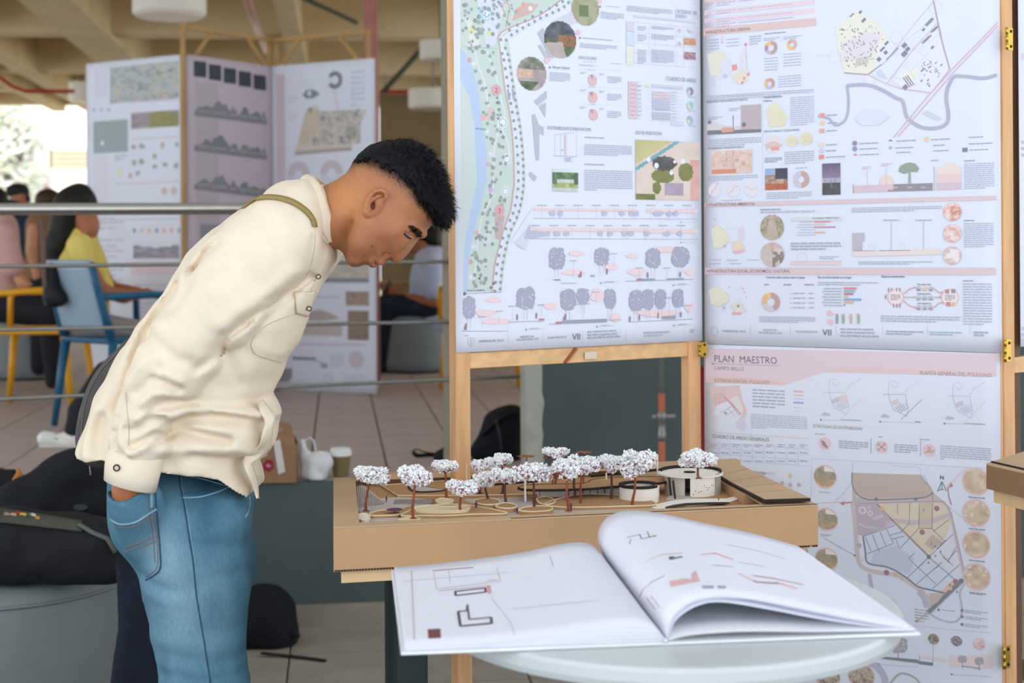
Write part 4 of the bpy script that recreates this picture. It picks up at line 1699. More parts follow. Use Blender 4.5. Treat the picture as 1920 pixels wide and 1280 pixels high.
S.text('PROBLEMAS AMBIENTALES',675,160,11,TXT,154,bold=.01)
for k,(w,c) in enumerate(((100,'#d97a50'),(66,'#eab3b8'),(128,'#b8508a'),(10,'#eac04a'),(66,'#e0a070'),(8,'#b9a9a0'))):
    S.rect(682,180 + k * 15.5,682 + w,171 + k * 15.5,c)
    S.lines(600 - 10 * (k % 3),182 + k * 15.5,676,171 + k * 15.5,1,'#a9a9ba',.5)
S.lines(545,345,842,292,3,'#7a7c90',.5)
S.rect(545,430,842,408,'#e4c9c2')
S.ring(612,388,30,32,[(1,'#e0b3a8')])
S.line([(545,412),(842,406)],2,'#9a9cae')
S.lines(715,398,830,375,2)
S.lines(905,112,1435,78,3)
S.poly([(910,242),(980,240),(980,290),(965,290),(965,345),(910,345)],'#b3a7b2')
S.poly([(910,350),(1430,334),(1430,368),(910,380)],'#ebd3c8')
S.line([(910,346),(1045,346)],3,'#5f6274')
S.line([(1065,346),(1250,344)],4,'#5f6274')
for x in (1138,1328):
    S.line([(x,175),(x,342)],2.4,'#7f99a0')
    S.lines(x - 48,172,x + 50,160,1,'#6f7f8a',.6)
for x in (1010,1030,1050,1190,1215):
    S.line([(x,345),(x + 2,300)],1.4,'#c3c5d2')
S.lines(945,430,1380,405,2)
for y,c in ((118,['#e9b9aa','#c98a78','#f0d9d0']),(244,['#e9c9c2','#d9a09a','#f2e4e2']),(374,['#e9d5d0','#c9b3ae','#f0e6e4'])):
    S.ring(1498,y,52,55,[(1,'#e6bcb8')])
    S.picture(1446,y - 50,1550,y + 50,speck(['#eee6ea',c[2],c[0],c[1],'#eee6ea'],4,int(y)),20,20,True)
S.lines(1566,172,1630,162,1,TXT,.6)
S.lines(1566,328,1742,178,12,'#8d90a6',.4)
# social band
S.rect(40,484,1756,446,ROSE)
S.text('INFRAESTRUCTURA SOCIAL, ECONÓMICO, CULTURAL',50,474,18,'#4f4650',492,bold=.012)
S.poly([(62,580),(105,550),(165,590),(185,640),(120,675),(75,660)],'#e6deba')
S.poly([(190,670),(245,640),(275,700),(225,722)],'#e6d8c4')
S.poly([(195,712),(250,706),(252,722),(200,724)],'#ee9aa0')
S.disc(235,672,9,'#5a7f98',8)
S.disc(150,682,11,'#b8afcc',6)
for k in range(30):
    x,y = rg.uniform(70,280),rg.uniform(560,720)
    S.line([(x,y),(x + rg.uniform(-14,14),y + rg.uniform(-14,14))],1.4,rg.choice(['#b9bf9a','#c5a9a4','#c2bccb','#8aa09a']))
for x,y in ((182,560),(262,568),(270,592),(284,620)):
    S.disc(x,y,4,'#d95a6a',6)
S.text('Comercio sobre turismo sobre el sector',398,508,13,TXT,232,bold=.012)
S.text('Tipo de núcleo familiar en el hogar:',702,508,13,TXT,204,bold=.012)
S.text('Espacios elementales',1080,503,13,'#3f5f60',138,bold=.012)
S.lines(388,552,420,540,1,TXT,.6)
S.lines(502,552,548,540,1,TXT,.6)
S.lines(626,552,680,540,1,TXT,.6)
S.ring(428,648,25,56,[(5,'#bd8470'),(3,'#cfc3c6'),(2.4,'#f0a53a'),(1,'#f0c03a')])
for k,c in enumerate(('#b8b2bd','#b8b2bd','#eaa03a','#eac04a')):
    S.disc(543,598 + k * 28,4,c,6)
    S.lines(558,604 + k * 28,630,590 + k * 28,1)
    S.lines(650,604 + k * 28,682,590 + k * 28,1)
S.lines(705,552,1062,528,2)
for k,(w,c) in enumerate(((76,'#d9606a'),(66,'#6fa9a4'),(56,'#b0407a'),(26,'#f0a53a'),(104,'#4f9fc0'),(60,'#ea9a5a'),(8,'#555a60'))):
    S.rect(858,573 + k * 16.5,858 + w,562 + k * 16.5,c)
    S.lines(740 - 8 * (k % 2),575 + k * 16.5,846,563 + k * 16.5,1,'#8f91a4',.5)
S.lines(360,768,690,735,4)
for x,y in ((775,715),(778,766)):
    S.disc(x,y,17,'#eeb3ba',18)
for k,x in enumerate((818,855,900,945)):
    person_mark(S,x,776,60,['#7a7a8c','#7f9a6a','#c99a8a','#8a9a6a'][k])
    S.disc(x - 10,722 + 6 * (k % 3),7,'#eeb3ba',8)
S.disc(1163,620,48,'#eab9ac',26)
S.disc(1163,620,42,'#f0ddd6',26)
S.lines(1135,638,1192,602,4,'#6a4a4c',.6)
S.disc(1484,620,50,'#eab9ac',26)
S.disc(1484,620,44,'#f0ddd6',26)
S.lines(1455,640,1515,604,4,'#6a4a4c',.6)
for k,x in enumerate((1122,1140,1170,1188,1105,1152,1170,1188)):
    person_mark(S,x,588 if k < 4 else (630 if k == 4 else 682),26,'#9a6a60')
for (x0,y0,x1,y1) in ((1212,600,1278,562),(1214,620,1278,620),(1212,642,1278,680),(1390,566,1440,596),(1392,620,1430,620),(1392,680,1440,652)):
    S.line([(x0,y0),((x0 + x1) / 2,(y0 + y1) / 2 - (8 if y1 < y0 else -8 if y1 > y0 else 0)),(x1,y1)],5,'#cf8a80',smooth=4)
    S.poly([(x1 + 8,y1),(x1 - 6,y1 - 8),(x1 - 6,y1 + 8)],'#cf8a80')
for y,cs in ((570,('#6a5a6a','#eaa05a','#8a6a7a')),(625,('#6a9a7a','#5a8a7a','#7a7a8a')),(682,('#8a5a5a','#6a6a7a','#9a5a60'))):
    for k,c in enumerate(cs):
        x = 1300 + k * 36
        S.line([(x - 12,y + 12),(x - 12,y - 6),(x,y - 14),(x + 12,y - 6),(x + 12,y + 12),(x - 12,y + 12)],3,c)
        S.rect(x - 5,y + 10,x + 5,y - 2,c)
    S.lines(1292,y - 18,1372,y - 32,1,TXT,.5)
S.rect(1456,598,1480,574,'#b0604a')
S.rect(1492,596,1516,572,'#8a6a6a')
S.rect(1462,672,1488,648,'#c9504a')
S.disc(1504,660,12,'#eab03a',10)
S.lines(1076,766,1545,732,3)
S.lines(1562,526,1625,518,1,TXT,.6)
S.lines(1562,785,1732,535,16,'#8d90a6',.4)
# foot
S.line([(75,800),(112,796),(115,835),(95,848),(78,838),(75,800)],3,'#9a9dae')
S.text('UNIVERSIDAD DEL CAUCA',140,825,14,'#7a7d90',140)
S.text('ARQUITECTURA',384,818,12,'#7a7d90',80)
S.text('FACULTAD DE ING. CIVIL',358,834,12,'#7a7d90',136)
S.text('TALLER DE PROYECTOS',574,828,12,'#7a7d90',130)
S.text('VII',732,845,38,'#4a4a58',52)
S.text('ARQ. CAROLINA POLO GARZÓN',838,813,12,'#6f7186',195)
S.text('ARQ. DIANA ALEJANDRA MUÑOZ',838,832,12,'#6f7186',202)
S.text('ARQ. JOSE MANUEL AUCUE CERON',838,852,12,'#6f7186',226)
S.lines(1108,842,1328,818,2,'#6f7186',.5)
S.lines(1365,846,1558,822,2,'#6f9a9a',.5)
S.lines(1625,852,1710,820,2,'#7a7d90',.6)
for x in (306,542,812,1088,1352,1602):
    S.line([(x,785),(x,838)],1.6,'#9a9dae')
S.finish()

# ---------------------------------------------------------------- lower poster on the middle leaf
S = Sheet('master_plan_poster',L2[0],L2[1],0.0045,'lower poster on the middle leaf headed PLAN MAESTRO with a neighbourhood plan','large posters on the folding screen')
t0 = S.uv(1600,654)[1]
S.paper(S.uv(1321,800)[0],S.uv(1876,800)[0],t0 - 0.98,t0,seed=5)
z5,z6 = (3.1475,1310,640),(2.91,1420,840)
S.zoom = z5
a,b = S.uv(45,42),S.uv(1757,72)
S.polyuv([S.uv(44,40),S.uv(1757,72),S.uv(1757,206),S.uv(1200,190),S.uv(740,182),S.uv(510,258),S.uv(44,242)],'#e2c4c9')
S.poly([(44,208),(330,215),(520,245),(510,258),(44,242)],'#e2baa9')
S.poly([(560,232),(850,150),(1757,180),(1757,208),(1200,192),(740,182)],'#e2bfb6')
S.text('PLAN  MAESTRO',94,120,42,'#4a4048',368)
S.line([(84,130),(480,144)],2.5,'#7a6870')
S.disc(84,131,6,'#3a3038',8)
S.text('CAMPO BELLO',92,166,22,'#6a5a62',176)
S.text('JUSTIFICACIÓN DEL POLÍGONO',92,238,20,'#7a625c',326)
S.text('PLANTA GENERAL DEL POLÍGONO',1308,194,22,'#7a5f66',420)
# little polygon plan
S.poly([(66,268),(190,262),(240,258),(262,350),(285,410),(275,450),(230,470),(160,450),(90,425)],'#e4bcb4')
S.poly([(90,310),(150,300),(170,360),(130,390),(80,370)],'#dcb1ac')
S.poly([(90,425),(110,375),(180,350),(260,430),(230,470),(150,450)],'#e7e2ec')
S.poly([(185,340),(230,320),(265,400),(255,425)],'#e6ddd9')
S.poly([(215,480),(270,440),(285,500),(270,530),(230,515)],'#d6cfdc')
S.line([(150,325),(195,370),(250,432)],9,'#cf7a80')
for a in ([(130,420),(200,380)],[(160,440),(220,400)],[(170,395),(215,440)],[(195,380),(240,440)]):
    S.line(a,2,'#55505e')
S.rect(150,428,168,416,'#7a80b8')
for k in range(16):
    x,y = rg.uniform(80,170),rg.uniform(300,385)
    S.line([(x,y),(x + rg.uniform(-14,14),y + rg.uniform(-8,8))],2,'#c79a98')
S.lines(318,275,510,402,6,'#7a7c90',.42)
for k,c in enumerate(('#e6a09a','#e8bdb2','#d3d0e0','#8f92c4')):
    S.rect(560,288 + k * 22,620,302 + k * 22,c)
S.line([(560,390),(620,392)],2,'#b9a0c0')
S.line([(560,410),(620,412)],2,'#e6a9b0')
S.lines(308,424,642,532,8,last=.3)
# three network plans
for i,x in enumerate((0,350,730)):
    y = i * 11
    g = '#9a9aae' if i != 1 else '#555a68'
    S.line([(770 + x,300 + y),(775 + x,230 + y),(800 + x,222 + y),(832 + x,240 + y),(805 + x,262 + y),(790 + x,240 + y)],2,'#b0b0c0',smooth=4)
    S.line([(875 + x,290 + y),(890 + x,260 + y),(960 + x,220 + y)],2,'#b4b4c4')
    S.line([(740 + x,300 + y),(870 + x,300 + y),(885 + x,380 + y),(880 + x,430 + y),(800 + x,390 + y),(780 + x,340 + y),(770 + x,300 + y)],2.2,g)
    S.poly([(782 + x,345 + y),(828 + x,325 + y),(834 + x,350 + y),(788 + x,370 + y)],'#d9bcc0' if i == 1 else '#c2b9c6')
    for k in range(5):
        S.line([(812 + x + 14 * k,380 + y - 8 * k),(842 + x + 12 * k,408 + y - 6 * k)],1.8,g)
        S.line([(808 + x + 10 * k,384 + y + 5 * k),(842 + x + 9 * k,350 + y + 8 * k)],1.8,g)
    S.line([(845 + x,450 + y),(968 + x,330 + y)],3 if i == 1 else 2,'#6a6a78' if i == 1 else '#c0bfcc')
    S.poly([(720 + x,435 + y),(742 + x,415 + y),(778 + x,428 + y),(775 + x,440 + y)],'#b3b3c0')
    S.disc(722 + x,462 + y,6,'#2f3138',8)
    S.line([(722 + x,462 + y),(965 + x,468 + y)],1.8,'#8a8c9e')
    S.lines(838 + x + (90 if i == 1 else 0),456 + y,960 + x,468 + y,1,TXT,.6)
S.poly([(825,325),(860,310),(885,345),(850,360)],'#e8cdc9')
S.rect(664,482,1156,512,'#e2c2b2')
S.text('ESTRATEGIAS DE SOSTENIBILIDAD',676,506,18,'#8a7066',292)
S.rect(46,534,652,570,SALMON)
S.text('CUADRO DE AREAS GENERALES',82,568,22,'#7a605a',336)
S.rect(56,594,652,636,'#e8c6c4')
grid_table(S,56,594,652,735,(120,186,250,318,385,452,520,586),3,'#a9a4c4',2)
for k in range(9):
    x = 66 + k * 66.5
    S.lines(x,602,x + 46,628,2,'#8a6a78',.4)
    S.lines(x,650,x + 46,662,1,'#7a7c9a',.8)
    S.lines(x,700,x + 46,712,1,'#7a7c9a',.8)
S.rect(60,745,452,782,SALMON)
S.text('INTERVENCION',205,775,22,'#7a605a',190)
for x,t_ in ((745,0),(1080,1),(1362,2)):
    S.disc(x,602 + t_ * 20,38,'#e6bfba',28)
    S.lines(x - 58 + 40 * (t_ == 1),540 + t_ * 16,x + 4,552 + t_ * 16,1,'#7a7c90',.7)
S.poly([(722,580),(745,590),(765,625),(755,630),(730,612)],'#8a6264')
S.line([(722,578),(762,632)],2.5,'#4a4048')
for dx,dy in ((-18,-16),(18,-16),(-18,16),(18,16),(0,0)):
    S.ring(1080 + dx,622 + dy,5,8,[(1,'#6a4a50')])
    S.line([(1080,622),(1080 + dx,622 + dy)],2.5,'#6a4a50')
S.line([(1335,660),(1352,650),(1375,656),(1390,640)],3.5,'#6a4a50',smooth=3)
S.ring(1362,632,6,10,[(1,'#6a4a50')])
S.line([(1345,648),(1385,644)],3,'#6a4a50')
S.lines(828,580,1005,642,4,'#7a7c90',.5)
S.lines(1155,600,1292,664,4,'#7a7c90',.5)
S.line([(1018,570),(1018,660)],3,'#5a5c78')
S.line([(1310,585),(1310,676)],3,'#5a5c78')
S.lines(1425,608,1728,718,7,'#8d90a6',.45,last=.08)
S.line([(668,690),(1780,752)],2,'#b7b0c4')
S.line([(668,690),(662,1000)],2,'#b7b0c4')
# plan
S.zoom = z6
for x,y in ((180,150),(136,190),(180,200),(228,200)):
    S.disc(x,y,12,'#c9a09a' if y > 160 else '#d9c49a',12)
S.line([(180,125),(180,200),(136,192)],1.6,'#b9a9a4')
for k,(x,y,sd_) in enumerate(((370,155,1),(378,388,2),(378,605,3))):
    S.disc(x,y,65,'#e6b4aa',36)
    S.picture(x - 59,y - 59,x + 59,y + 59,(lambda sd_: lambda s,t: mixc('#e8ddd0','#f0e6da',s) if t < .25 and s > .45 else (mixc('#8f8a74','#b9a98c',nz(s,t,8,sd_)) if t < .62 else mixc('#c9ad84','#a48c6c',nz(s,t,6,sd_ + 3))))(sd_),26,26,True)
S.lines(335,234,402,246,1,'#7a6a70',.7)
S.lines(345,464,405,486,2,'#7a6a70',.5)
# roads round the district
S.line([(520,75),(518,160),(500,210),(450,265),(420,290)],2.5,'#b3a6b8',smooth=4)
S.line([(720,82),(740,98),(770,94),(800,102),(850,98),(890,110),(892,145)],2,'#b3a6b8',smooth=3)
S.line([(1140,105),(1080,165),(1040,205)],10,'#e2ccd4')
S.line([(1045,320),(1110,370),(1140,400),(1210,450)],7,'#d9cdd8',smooth=3)
S.line([(335,298),(520,292)],5,'#dcb8c2')
S.poly([(518,180),(545,268),(650,280),(870,272),(960,240),(1030,300),(1060,330),(520,300)],'#c3aea6')
S.poly([(520,290),(640,292),(752,412),(580,478),(545,470),(530,420)],'#b7a0aa')
S.poly([(640,292),(1020,285),(1055,340),(1068,400),(1045,460),(960,560),(930,590),(800,460)],'#e0cba6')
S.poly([(752,412),(800,460),(930,590),(1000,640),(1090,720),(1050,780),(960,772),(860,740),(800,690),(740,660),(640,635),(600,620),(575,480)],'#d4d6e3')
S.poly([(1060,400),(1120,640),(1095,720),(1000,640),(935,590),(1030,480)],'#dfdae4')
S.poly([(640,560),(760,530),(860,600),(830,690),(740,660),(620,625)],'#bfc6d6')
S.poly([(1000,780),(1075,712),(1110,722),(1040,788)],'#e4b49c')
S.poly([(910,520),(955,470),(1015,512),(960,555)],'#bfa688')
S.poly([(890,290),(955,286),(955,440),(885,430)],'#d2b78e')
S.poly([(720,380),(840,392),(960,380),(1060,345),(1066,370),(960,410),(830,420),(760,400)],'#c6b1ab')
S.poly([(700,400),(745,395),(752,412),(705,430)],'#cdb5c9')
S.poly([(518,132),(890,145),(905,170),(940,205),(960,240),(930,262),(870,272),(650,280),(590,275),(545,250),(520,200)],'#c9ad92')
rgq = random.Random(2)
for k in range(44):
    x = 522 + k * 10
    S.line([(x,138 + .02 * (x - 520)),(x + 34,min(270,268 - max(0,x - 880) * 1.0))],1.8,'#7d6a5c') if x < 920 else None
S.line([(518,132),(520,200),(545,250),(590,276),(650,281),(870,273),(930,262),(960,238)],6,'#3d4347',smooth=3)
S.line([(890,145),(905,170),(940,205),(958,240)],3,'#3d4347')
for x in (650,865):
    S.disc(x,277,10,'#3d4347',8)
dark = '#3f4650'
for a in ([(650,295),(760,420),(935,592),(1085,722)],[(765,290),(766,360)],[(832,288),(830,410),(785,455)],[(886,285),(882,432)],[(958,240),(954,438)],[(882,436),(954,438)],
          [(882,436),(780,545)],[(954,438),(1020,505)],[(1050,385),(960,455)],[(1068,468),(940,590),(820,705)],[(1090,530),(1040,620)],[(1030,500),(980,548)],[(1000,570),(1068,640)],
          [(578,480),(752,420)],[(600,575),(740,520)],[(590,485),(622,560)],[(628,470),(668,565)],[(670,455),(705,535)],[(706,440),(745,520)],[(725,475),(790,455)],[(735,495),(805,478)],[(755,490),(776,545)],
          [(825,600),(975,740)],[(860,570),(828,600)],[(880,650),(935,595)],[(870,740),(1010,620)],[(955,768),(1110,628)],[(928,690),(990,640)],[(1045,605),(1090,555)],[(1010,590),(1050,625)]):
    S.line(a,3.4,dark)
S.line([(640,292),(940,590)],5,'#8a5560')
S.line([(520,290),(535,420),(545,560),(560,630),(600,660),(680,680),(760,690),(830,730),(900,780),(940,830),(935,870)],22,'#cbb6ae',smooth=4)
S.line([(578,480),(590,560),(605,625),(700,645),(760,670),(820,710),(880,755),(960,775),(1025,790)],8,'#4a4444',smooth=4)
S.line([(550,300),(960,290),(1020,300),(1050,350),(1080,480),(1125,680)],12,'#c7aeb0',smooth=4)
S.line([(552,300),(960,290),(1022,300),(1055,350),(1088,480),(1132,680)],3,'#7a5a62',smooth=4)
S.line([(1115,722),(930,898)],26,'#7d7a7c')
S.line([(1115,722),(930,898)],14,'#4f5656')
S.line([(935,895),(862,945)],9,'#d9a9a8')
S.poly([(940,790),(1020,790),(985,840),(945,860)],'#c7a99c')
S.line([(612,685),(622,740),(632,800)],20,'#b2aac0')
S.line([(880,780),(910,820),(925,870)],26,'#b2aac0',smooth=3)
S.line([(940,900),(1000,935),(1070,948),(1110,920),(1118,870),(1105,790),(1130,740)],9,'#b2aac0',smooth=4)
for x,y,r,c in ((980,328,15,'#8f3038'),(900,457,15,'#8f3038'),(706,678,15,'#8f3038'),(1084,728,15,'#8f3038'),(1114,722,13,'#2f4a4c'),(682,328,11,'#e6b040'),(756,686,9,'#e6a040'),(1055,765,10,'#e6b040'),(937,592,12,'#2f4a4c'),(580,604,11,'#ded2d8'),(556,530,14,'#b39a94')):
    S.disc(x,y,r,c,18)
for x,y,r in ((575,338,22),(618,354,15),(610,322,9)):
    S.ring(x,y,r * .55,r,[(1,'#ddd0d8')])
S.line([(555,410),(590,430),(655,435)],10,'#cdbfca')
S.line([(632,385),(688,368)],14,'#cdbfca')
for a in ([(480,298),(520,294)],[(1040,210),(1045,260),(1060,310)]):
    S.line(a,6,'#b9505c')
S.poly([(450,300),(478,288),(474,312)],'#b9404c')
S.poly([(1058,186),(1044,214),(1070,208)],'#b9404c')
S.poly([(1200,628),(1184,640),(1206,648)],'#b9404c')
S.poly([(862,948),(874,932),(878,950)],'#b9404c')
for x,y in ((970,534),(1000,562),(935,622),(972,586),(1052,744),(1090,782)):
    S.poly([(x - 6,y + 6),(x,y - 7),(x + 7,y + 5)],'#2f3138')
S.line([(362,488),(530,584)],2.4,'#4a4c5a')
S.disc(533,585,6,'#2f3138',8)
S.text('N',998,168,20,'#26434a',20,bold=.03)
S.line([(1008,180),(984,234),(1008,222),(1034,232),(1008,180)],5,'#26434a')
S.line([(1008,182),(1008,222)],4,'#26434a')
for k,(x,y,sd_) in enumerate(((1193,180,1),(1195,352,5),(1195,524,8),(1198,700,11))):
    S.disc(x,y,74,'#e6b4a4',40)
    S.picture(x - 69,y - 69,x + 69,y + 69,(lambda sd_: lambda s,t: mixc('#e6d6c0','#b99a78',nz(s,t,4,sd_)) if nz(s,t,5,sd_ + 2) > .42 else mixc('#f0e6da','#c9aa94',nz(s,t,9,sd_ + 4)))(sd_),26,26,True)
    S.lines(x - 40,y + 80,x + 50,y + 92,1,'#6a5a62',.7)
S.lines(1160,788,1232,802,1,'#6a5a62',.7)
S.text('1',770,412,16,TXT)
S.text('2',945,524,16,TXT)
S.text('3',904,344,16,TXT)
S.lines(858,870,935,955,5,'#6f6a78',.35)
for x,y,r,c in ((990,880,7,'#4a4450'),(1118,884,9,'#7a5a6a'),(1118,918,9,'#8f3038'),(1118,960,9,'#6a4a5a')):
    S.disc(x,y,r,c,10)
    S.lines(x + 16,y - 6,x + (90 if x < 1000 else 140),y + 8,1 if x < 1000 else 2)
S.line([(858,968),(1280,1008)],2,'#b7b0c4')
S.line([(690,830),(730,822),(760,840)],2,'#b7b3c6',smooth=3)
# sections at the foot
S.poly([(1052,1128),(1280,1130),(1280,1198),(1052,1190)],'#e6cfc8')
for cx,cy,rx,ry in ((770,1072,52,48),(1120,1150,26,22),(1212,1160,28,22)):
    S.line([(cx,cy),(cx,cy + ry + 28)],4,'#7a6a70')
    blobtree(S,cx,cy,rx,ry,'#9c8d92',3)
S.poly([(672,1134),(880,1152),(880,1172),(672,1146)],'#4f5a52')
S.poly([(880,1160),(960,1168),(960,1186),(880,1176)],'#5a4046')
S.rect(890,1128,1040,1165,'#e4d0cc')
S.rect(1120,1184,1218,1204,'#8a7674')
S.disc(962,1040,30,'#8a7f74',20)
S.picture(936,1014,988,1066,speck(['#5a5a48','#8a7a6a','#c9b8a4'],6,2),14,14,True)
S.picture(1058,1020,1118,1082,speck(['#4a5058','#8a7f88','#e3dce2'],6,3),14,14,True)
S.picture(1180,1034,1242,1100,speck(['#c98a8a','#e3c4c0','#efe6e6'],6,4),14,14,True)
S.line([(960,1070),(960,1165)],2,'#6a6a78')
S.line([(886,1130),(886,1165)],3,'#4a4450')
for x,y in ((664,1178),(1062,1232)):
    S.disc(x,y,6,'#2f3138',8)
    S.line([(x,y),(x + 215,y + 14)],1.8,'#8a8c9e')
S.line([(560,1160),(640,1180),(690,1240),(700,1300)],36,'#b2aac0',smooth=4)
S.line([(720,1290),(780,1228),(860,1250),(900,1300)],10,'#a09a96',smooth=4)
for k,x in enumerate((382,568)):
    S.disc(x,1240,74,'#e0a8a4',36)
    S.picture(x - 69,1171,x + 69,1309,speck(['#5a5248','#9a8472','#cdb9a4','#7d8068'],6,5 + k),26,26,True)
for x in (128,232):
    S.ring(x,556,22,46,[(1,'#a4867e')])
    S.lines(x - 16,550,x + 16,560,1,'#7a6a8a',.8)
S.finish()

# ---------------------------------------------------------------- sliver of a poster on the third leaf
S = Sheet('edge_poster',L3[0],L3[1],0.004,'narrow strip of another white poster at the right edge','large posters on the folding screen')
u0 = S.uv(1911,300)[0]
v0 = S.uv(1912,650)[1]
S.paper(u0,u0 + .56,v0,v0 + 1.0,seed=2)
S.lines(1914,610,1990,640,3)
S.lines(1914,260,1990,300,3)
S.rect(1914,100,1990,120,ROSE)
S.finish()
print('posters done',round(time.time() - T0,1))

# ================================================================ ARCHITECTURAL MODEL ON ITS TABLE
m_card = M('brown_cardboard','#b9936c',0.8,0.07,5,0.12,120)
m_card2 = M('cardboard_top','#bfa17e',0.8,0.07,6,0.12,120)
m_edge = M('cut_edge_black','#2b231d',0.8,0.1,20)
m_mdf = M('model_brown','#b48a60',0.75,0.06,12,0.08,150)
m_mdf_l = M('model_pale','#e3d2ae',0.75,0.05,12)
m_grey = M('model_path_grey','#c3b7b0',0.75,0.05,30)
m_card_w = M('model_white_card','#ece6da',0.6,0.03,20)
m_burn = M('laser_burnt_edge','#3a2a21',0.7,0.2,40)
m_green_leg = M('table_leg_green','#1f2a2a',0.45,0.1,20)
m_ply = M('pale_ply','#d9b98c',0.65,0.1,3,.1,60,stretch=(1,12,12))

MZ = 0.944                       # top of the rim
FLp,FRp = on_z(625,988,MZ),on_z(1534,946,MZ)
e1 = (FRp - FLp).normalized()
MW = (FRp - FLp).length
BLp,BRp = on_z(628,898,MZ),on_z(1374,864,MZ)
e2 = ((BLp - FLp) + (BRp - FRp)) / 2
MDp = e2.length
e2.normalize()
DET = e1.x * e2.y - e1.y * e2.x


def Mo(a,b,z=0.0):
    """point in the model: a along the front edge, b towards the back, z above the rim"""
    return FLp + e1 * a + e2 * b + Vector((0,0,z))


def ab(px,py,z=0.0):
    q = on_z(px,py,MZ + z) - FLp
    return (q.x * e2.y - q.y * e2.x) / DET,(e1.x * q.y - e1.y * q.x) / DET


RM = Matrix.Rotation(math.atan2(e1.y,e1.x),3,'Z')
model = empty('architectural_model',tuple(Mo(MW / 2,MDp / 2,-.075)),'cardboard architectural model of a park with white flowering trees and round pavilions','model')
BH = 0.075
GZ = -0.012                      # ground level inside the rim


def mbox(name,a0,a1,b0,b1,z0,z1,mat,parent=None,bevel=0.0008):
    return MB().prism([(a0,b0),(a1,b0),(a1,b1),(a0,b1)],z0,z1,Mo).build(name,mat,parent or model,bevel=bevel)


# box walls
mbox('front_board',0,MW,0,0.005,-BH,-.003,m_card)
mbox('back_board',0,MW,MDp - .005,MDp,-BH,-.003,m_card)
mbox('side_board',0,.005,.005,MDp - .005,-BH,-.003,m_card)
mbox('side_board',MW - .005,MW,.005,MDp - .005,-BH,-.003,m_card)
mbox('base_board',.005,MW - .005,.005,MDp - .005,GZ - .02,GZ - .004,m_mdf)
# rim strips of the top
ia0,ib0 = ab(674,979)
ia1,ib1 = ab(1420,940)
mbox('rim_strip',0,MW,0,ib0,-.003,0,m_card2)
mbox('rim_strip',0,ia0,ib0,MDp,-.003,0,m_card2)
mbox('rim_strip',ia0,MW,MDp - .035,MDp,-.003,0.008,m_card2)
mbox('rim_strip',MW - .10,MW,ib0,MDp - .035,-.003,0,m_card2)
# ragged score line along the front edge, and corrugation showing under the front board
mb = MB()
rg_ = random.Random(3)
pt = [Mo(MW * k / 40,0.0035 + rg_.uniform(-.001,.001),0.0004) for k in range(41)]
mb.tube(pt[14:],.0008,4).build('score_line',m_burn,model)
flutes = MB()
k = 0
a = 0.004
while a < MW - .004:
    if rg_.random() > .06:
        c = Mo(a,-0.0002,-BH - .0012)
        flutes.box(c,(.0032,.002,.0026),RM)
        k += 1
    a += .0052
fo = flutes.build('corrugation',m_edge,model)
fo['kind'] = 'stuff'
mbox('under_liner',0,MW,.001,MDp,-BH - .0035,-BH - .0005,m_card)

# ---- ground pieces, cut as in the plan; outlines in photo pixels on the ground plane
def piece(name,pts,z0,z1,mat,closed=True,smooth=3,edge=None,parent=None):
    q = [tuple(p) for p in (spline(pts,smooth,True) if smooth else pts)]
    fn = lambda x,y,z: Mo(*ab(x,y,z1),z)
    mb = MB().prism(q[::-1],z0,z1,fn)
    o = mb.build(name,mat,parent or model)
    if edge:
        rim = [Mo(*ab(p[0],p[1],z1),z1 + .0004) for p in q]
        MB().tube(rim + [rim[0]],edge[1],5,cap=False).build('cut_edge',edge[0],o)
    return o


zA = lambda p: (600 + p[0] / 3.84,800 + p[1] / 3.84)
zB = lambda p: (1050 + p[0] / 3.84,800 + p[1] / 3.84)
A = lambda *ps: [zA(p) for p in ps]
B = lambda *ps: [zB(p) for p in ps]
gz = GZ - .004
piece('ground_sheet',A((262,392),(1200,372),(2940,310),(3230,500),(2800,585),(1900,618),(1000,660),(278,690)),gz,gz + .0015,m_mdf,smooth=0)
g1 = gz + .0015
# hatched grey paths
path1 = piece('path',A((272,560),(400,520),(560,505),(760,520),(812,530),(780,560),(640,570),(560,600),(360,612),(275,608)),g1,g1 + .001,m_grey)
path2 = piece('path',A((265,418),(300,410),(470,545),(462,560),(300,590),(275,580)),g1,g1 + .0012,m_grey,smooth=0)
path3 = piece('path',A((770,455),(850,420),(960,480),(905,492),(830,490)),g1,g1 + .001,m_grey,smooth=0)
path4 = piece('path',A((1040,520),(1180,515),(1500,510),(1560,560),(1620,585),(1350,600),(1180,570),(1100,550)),g1,g1 + .001,m_grey)
path5 = piece('path',A((1080,630),(1400,600),(1700,590),(2200,570),(2600,540),(2720,545),(2500,580),(1900,615),(1400,632),(1000,655)),g1,g1 + .001,m_grey,smooth=2)
piece('path',A((280,690),(290,660),(700,650),(920,640),(900,655),(560,690)),g1,g1 + .001,m_grey,smooth=0)
# tread stripes on the path
for k in range(26):
    x0 = 545 + k * 11
    a_,b_ = zA((x0,528 - .1 * k)),zA((x0 - 14,560 + .05 * k))
    MB().bar(Mo(*ab(*a_,g1),g1 + .0013),Mo(*ab(*b_,g1),g1 + .0013),.0006,.0008).build('paving_line',m_burn,path1)
for k in range(14):
    t = k / 13
    a_,b_ = zA((275 + 185 * t,420 + 130 * t)),zA((290 + 160 * t,585 - 20 * t))
    MB().bar(Mo(*ab(*a_,g1),g1 + .0015),Mo(*ab(*b_,g1),g1 + .0015),.0006,.0008).build('paving_line',m_burn,path2)
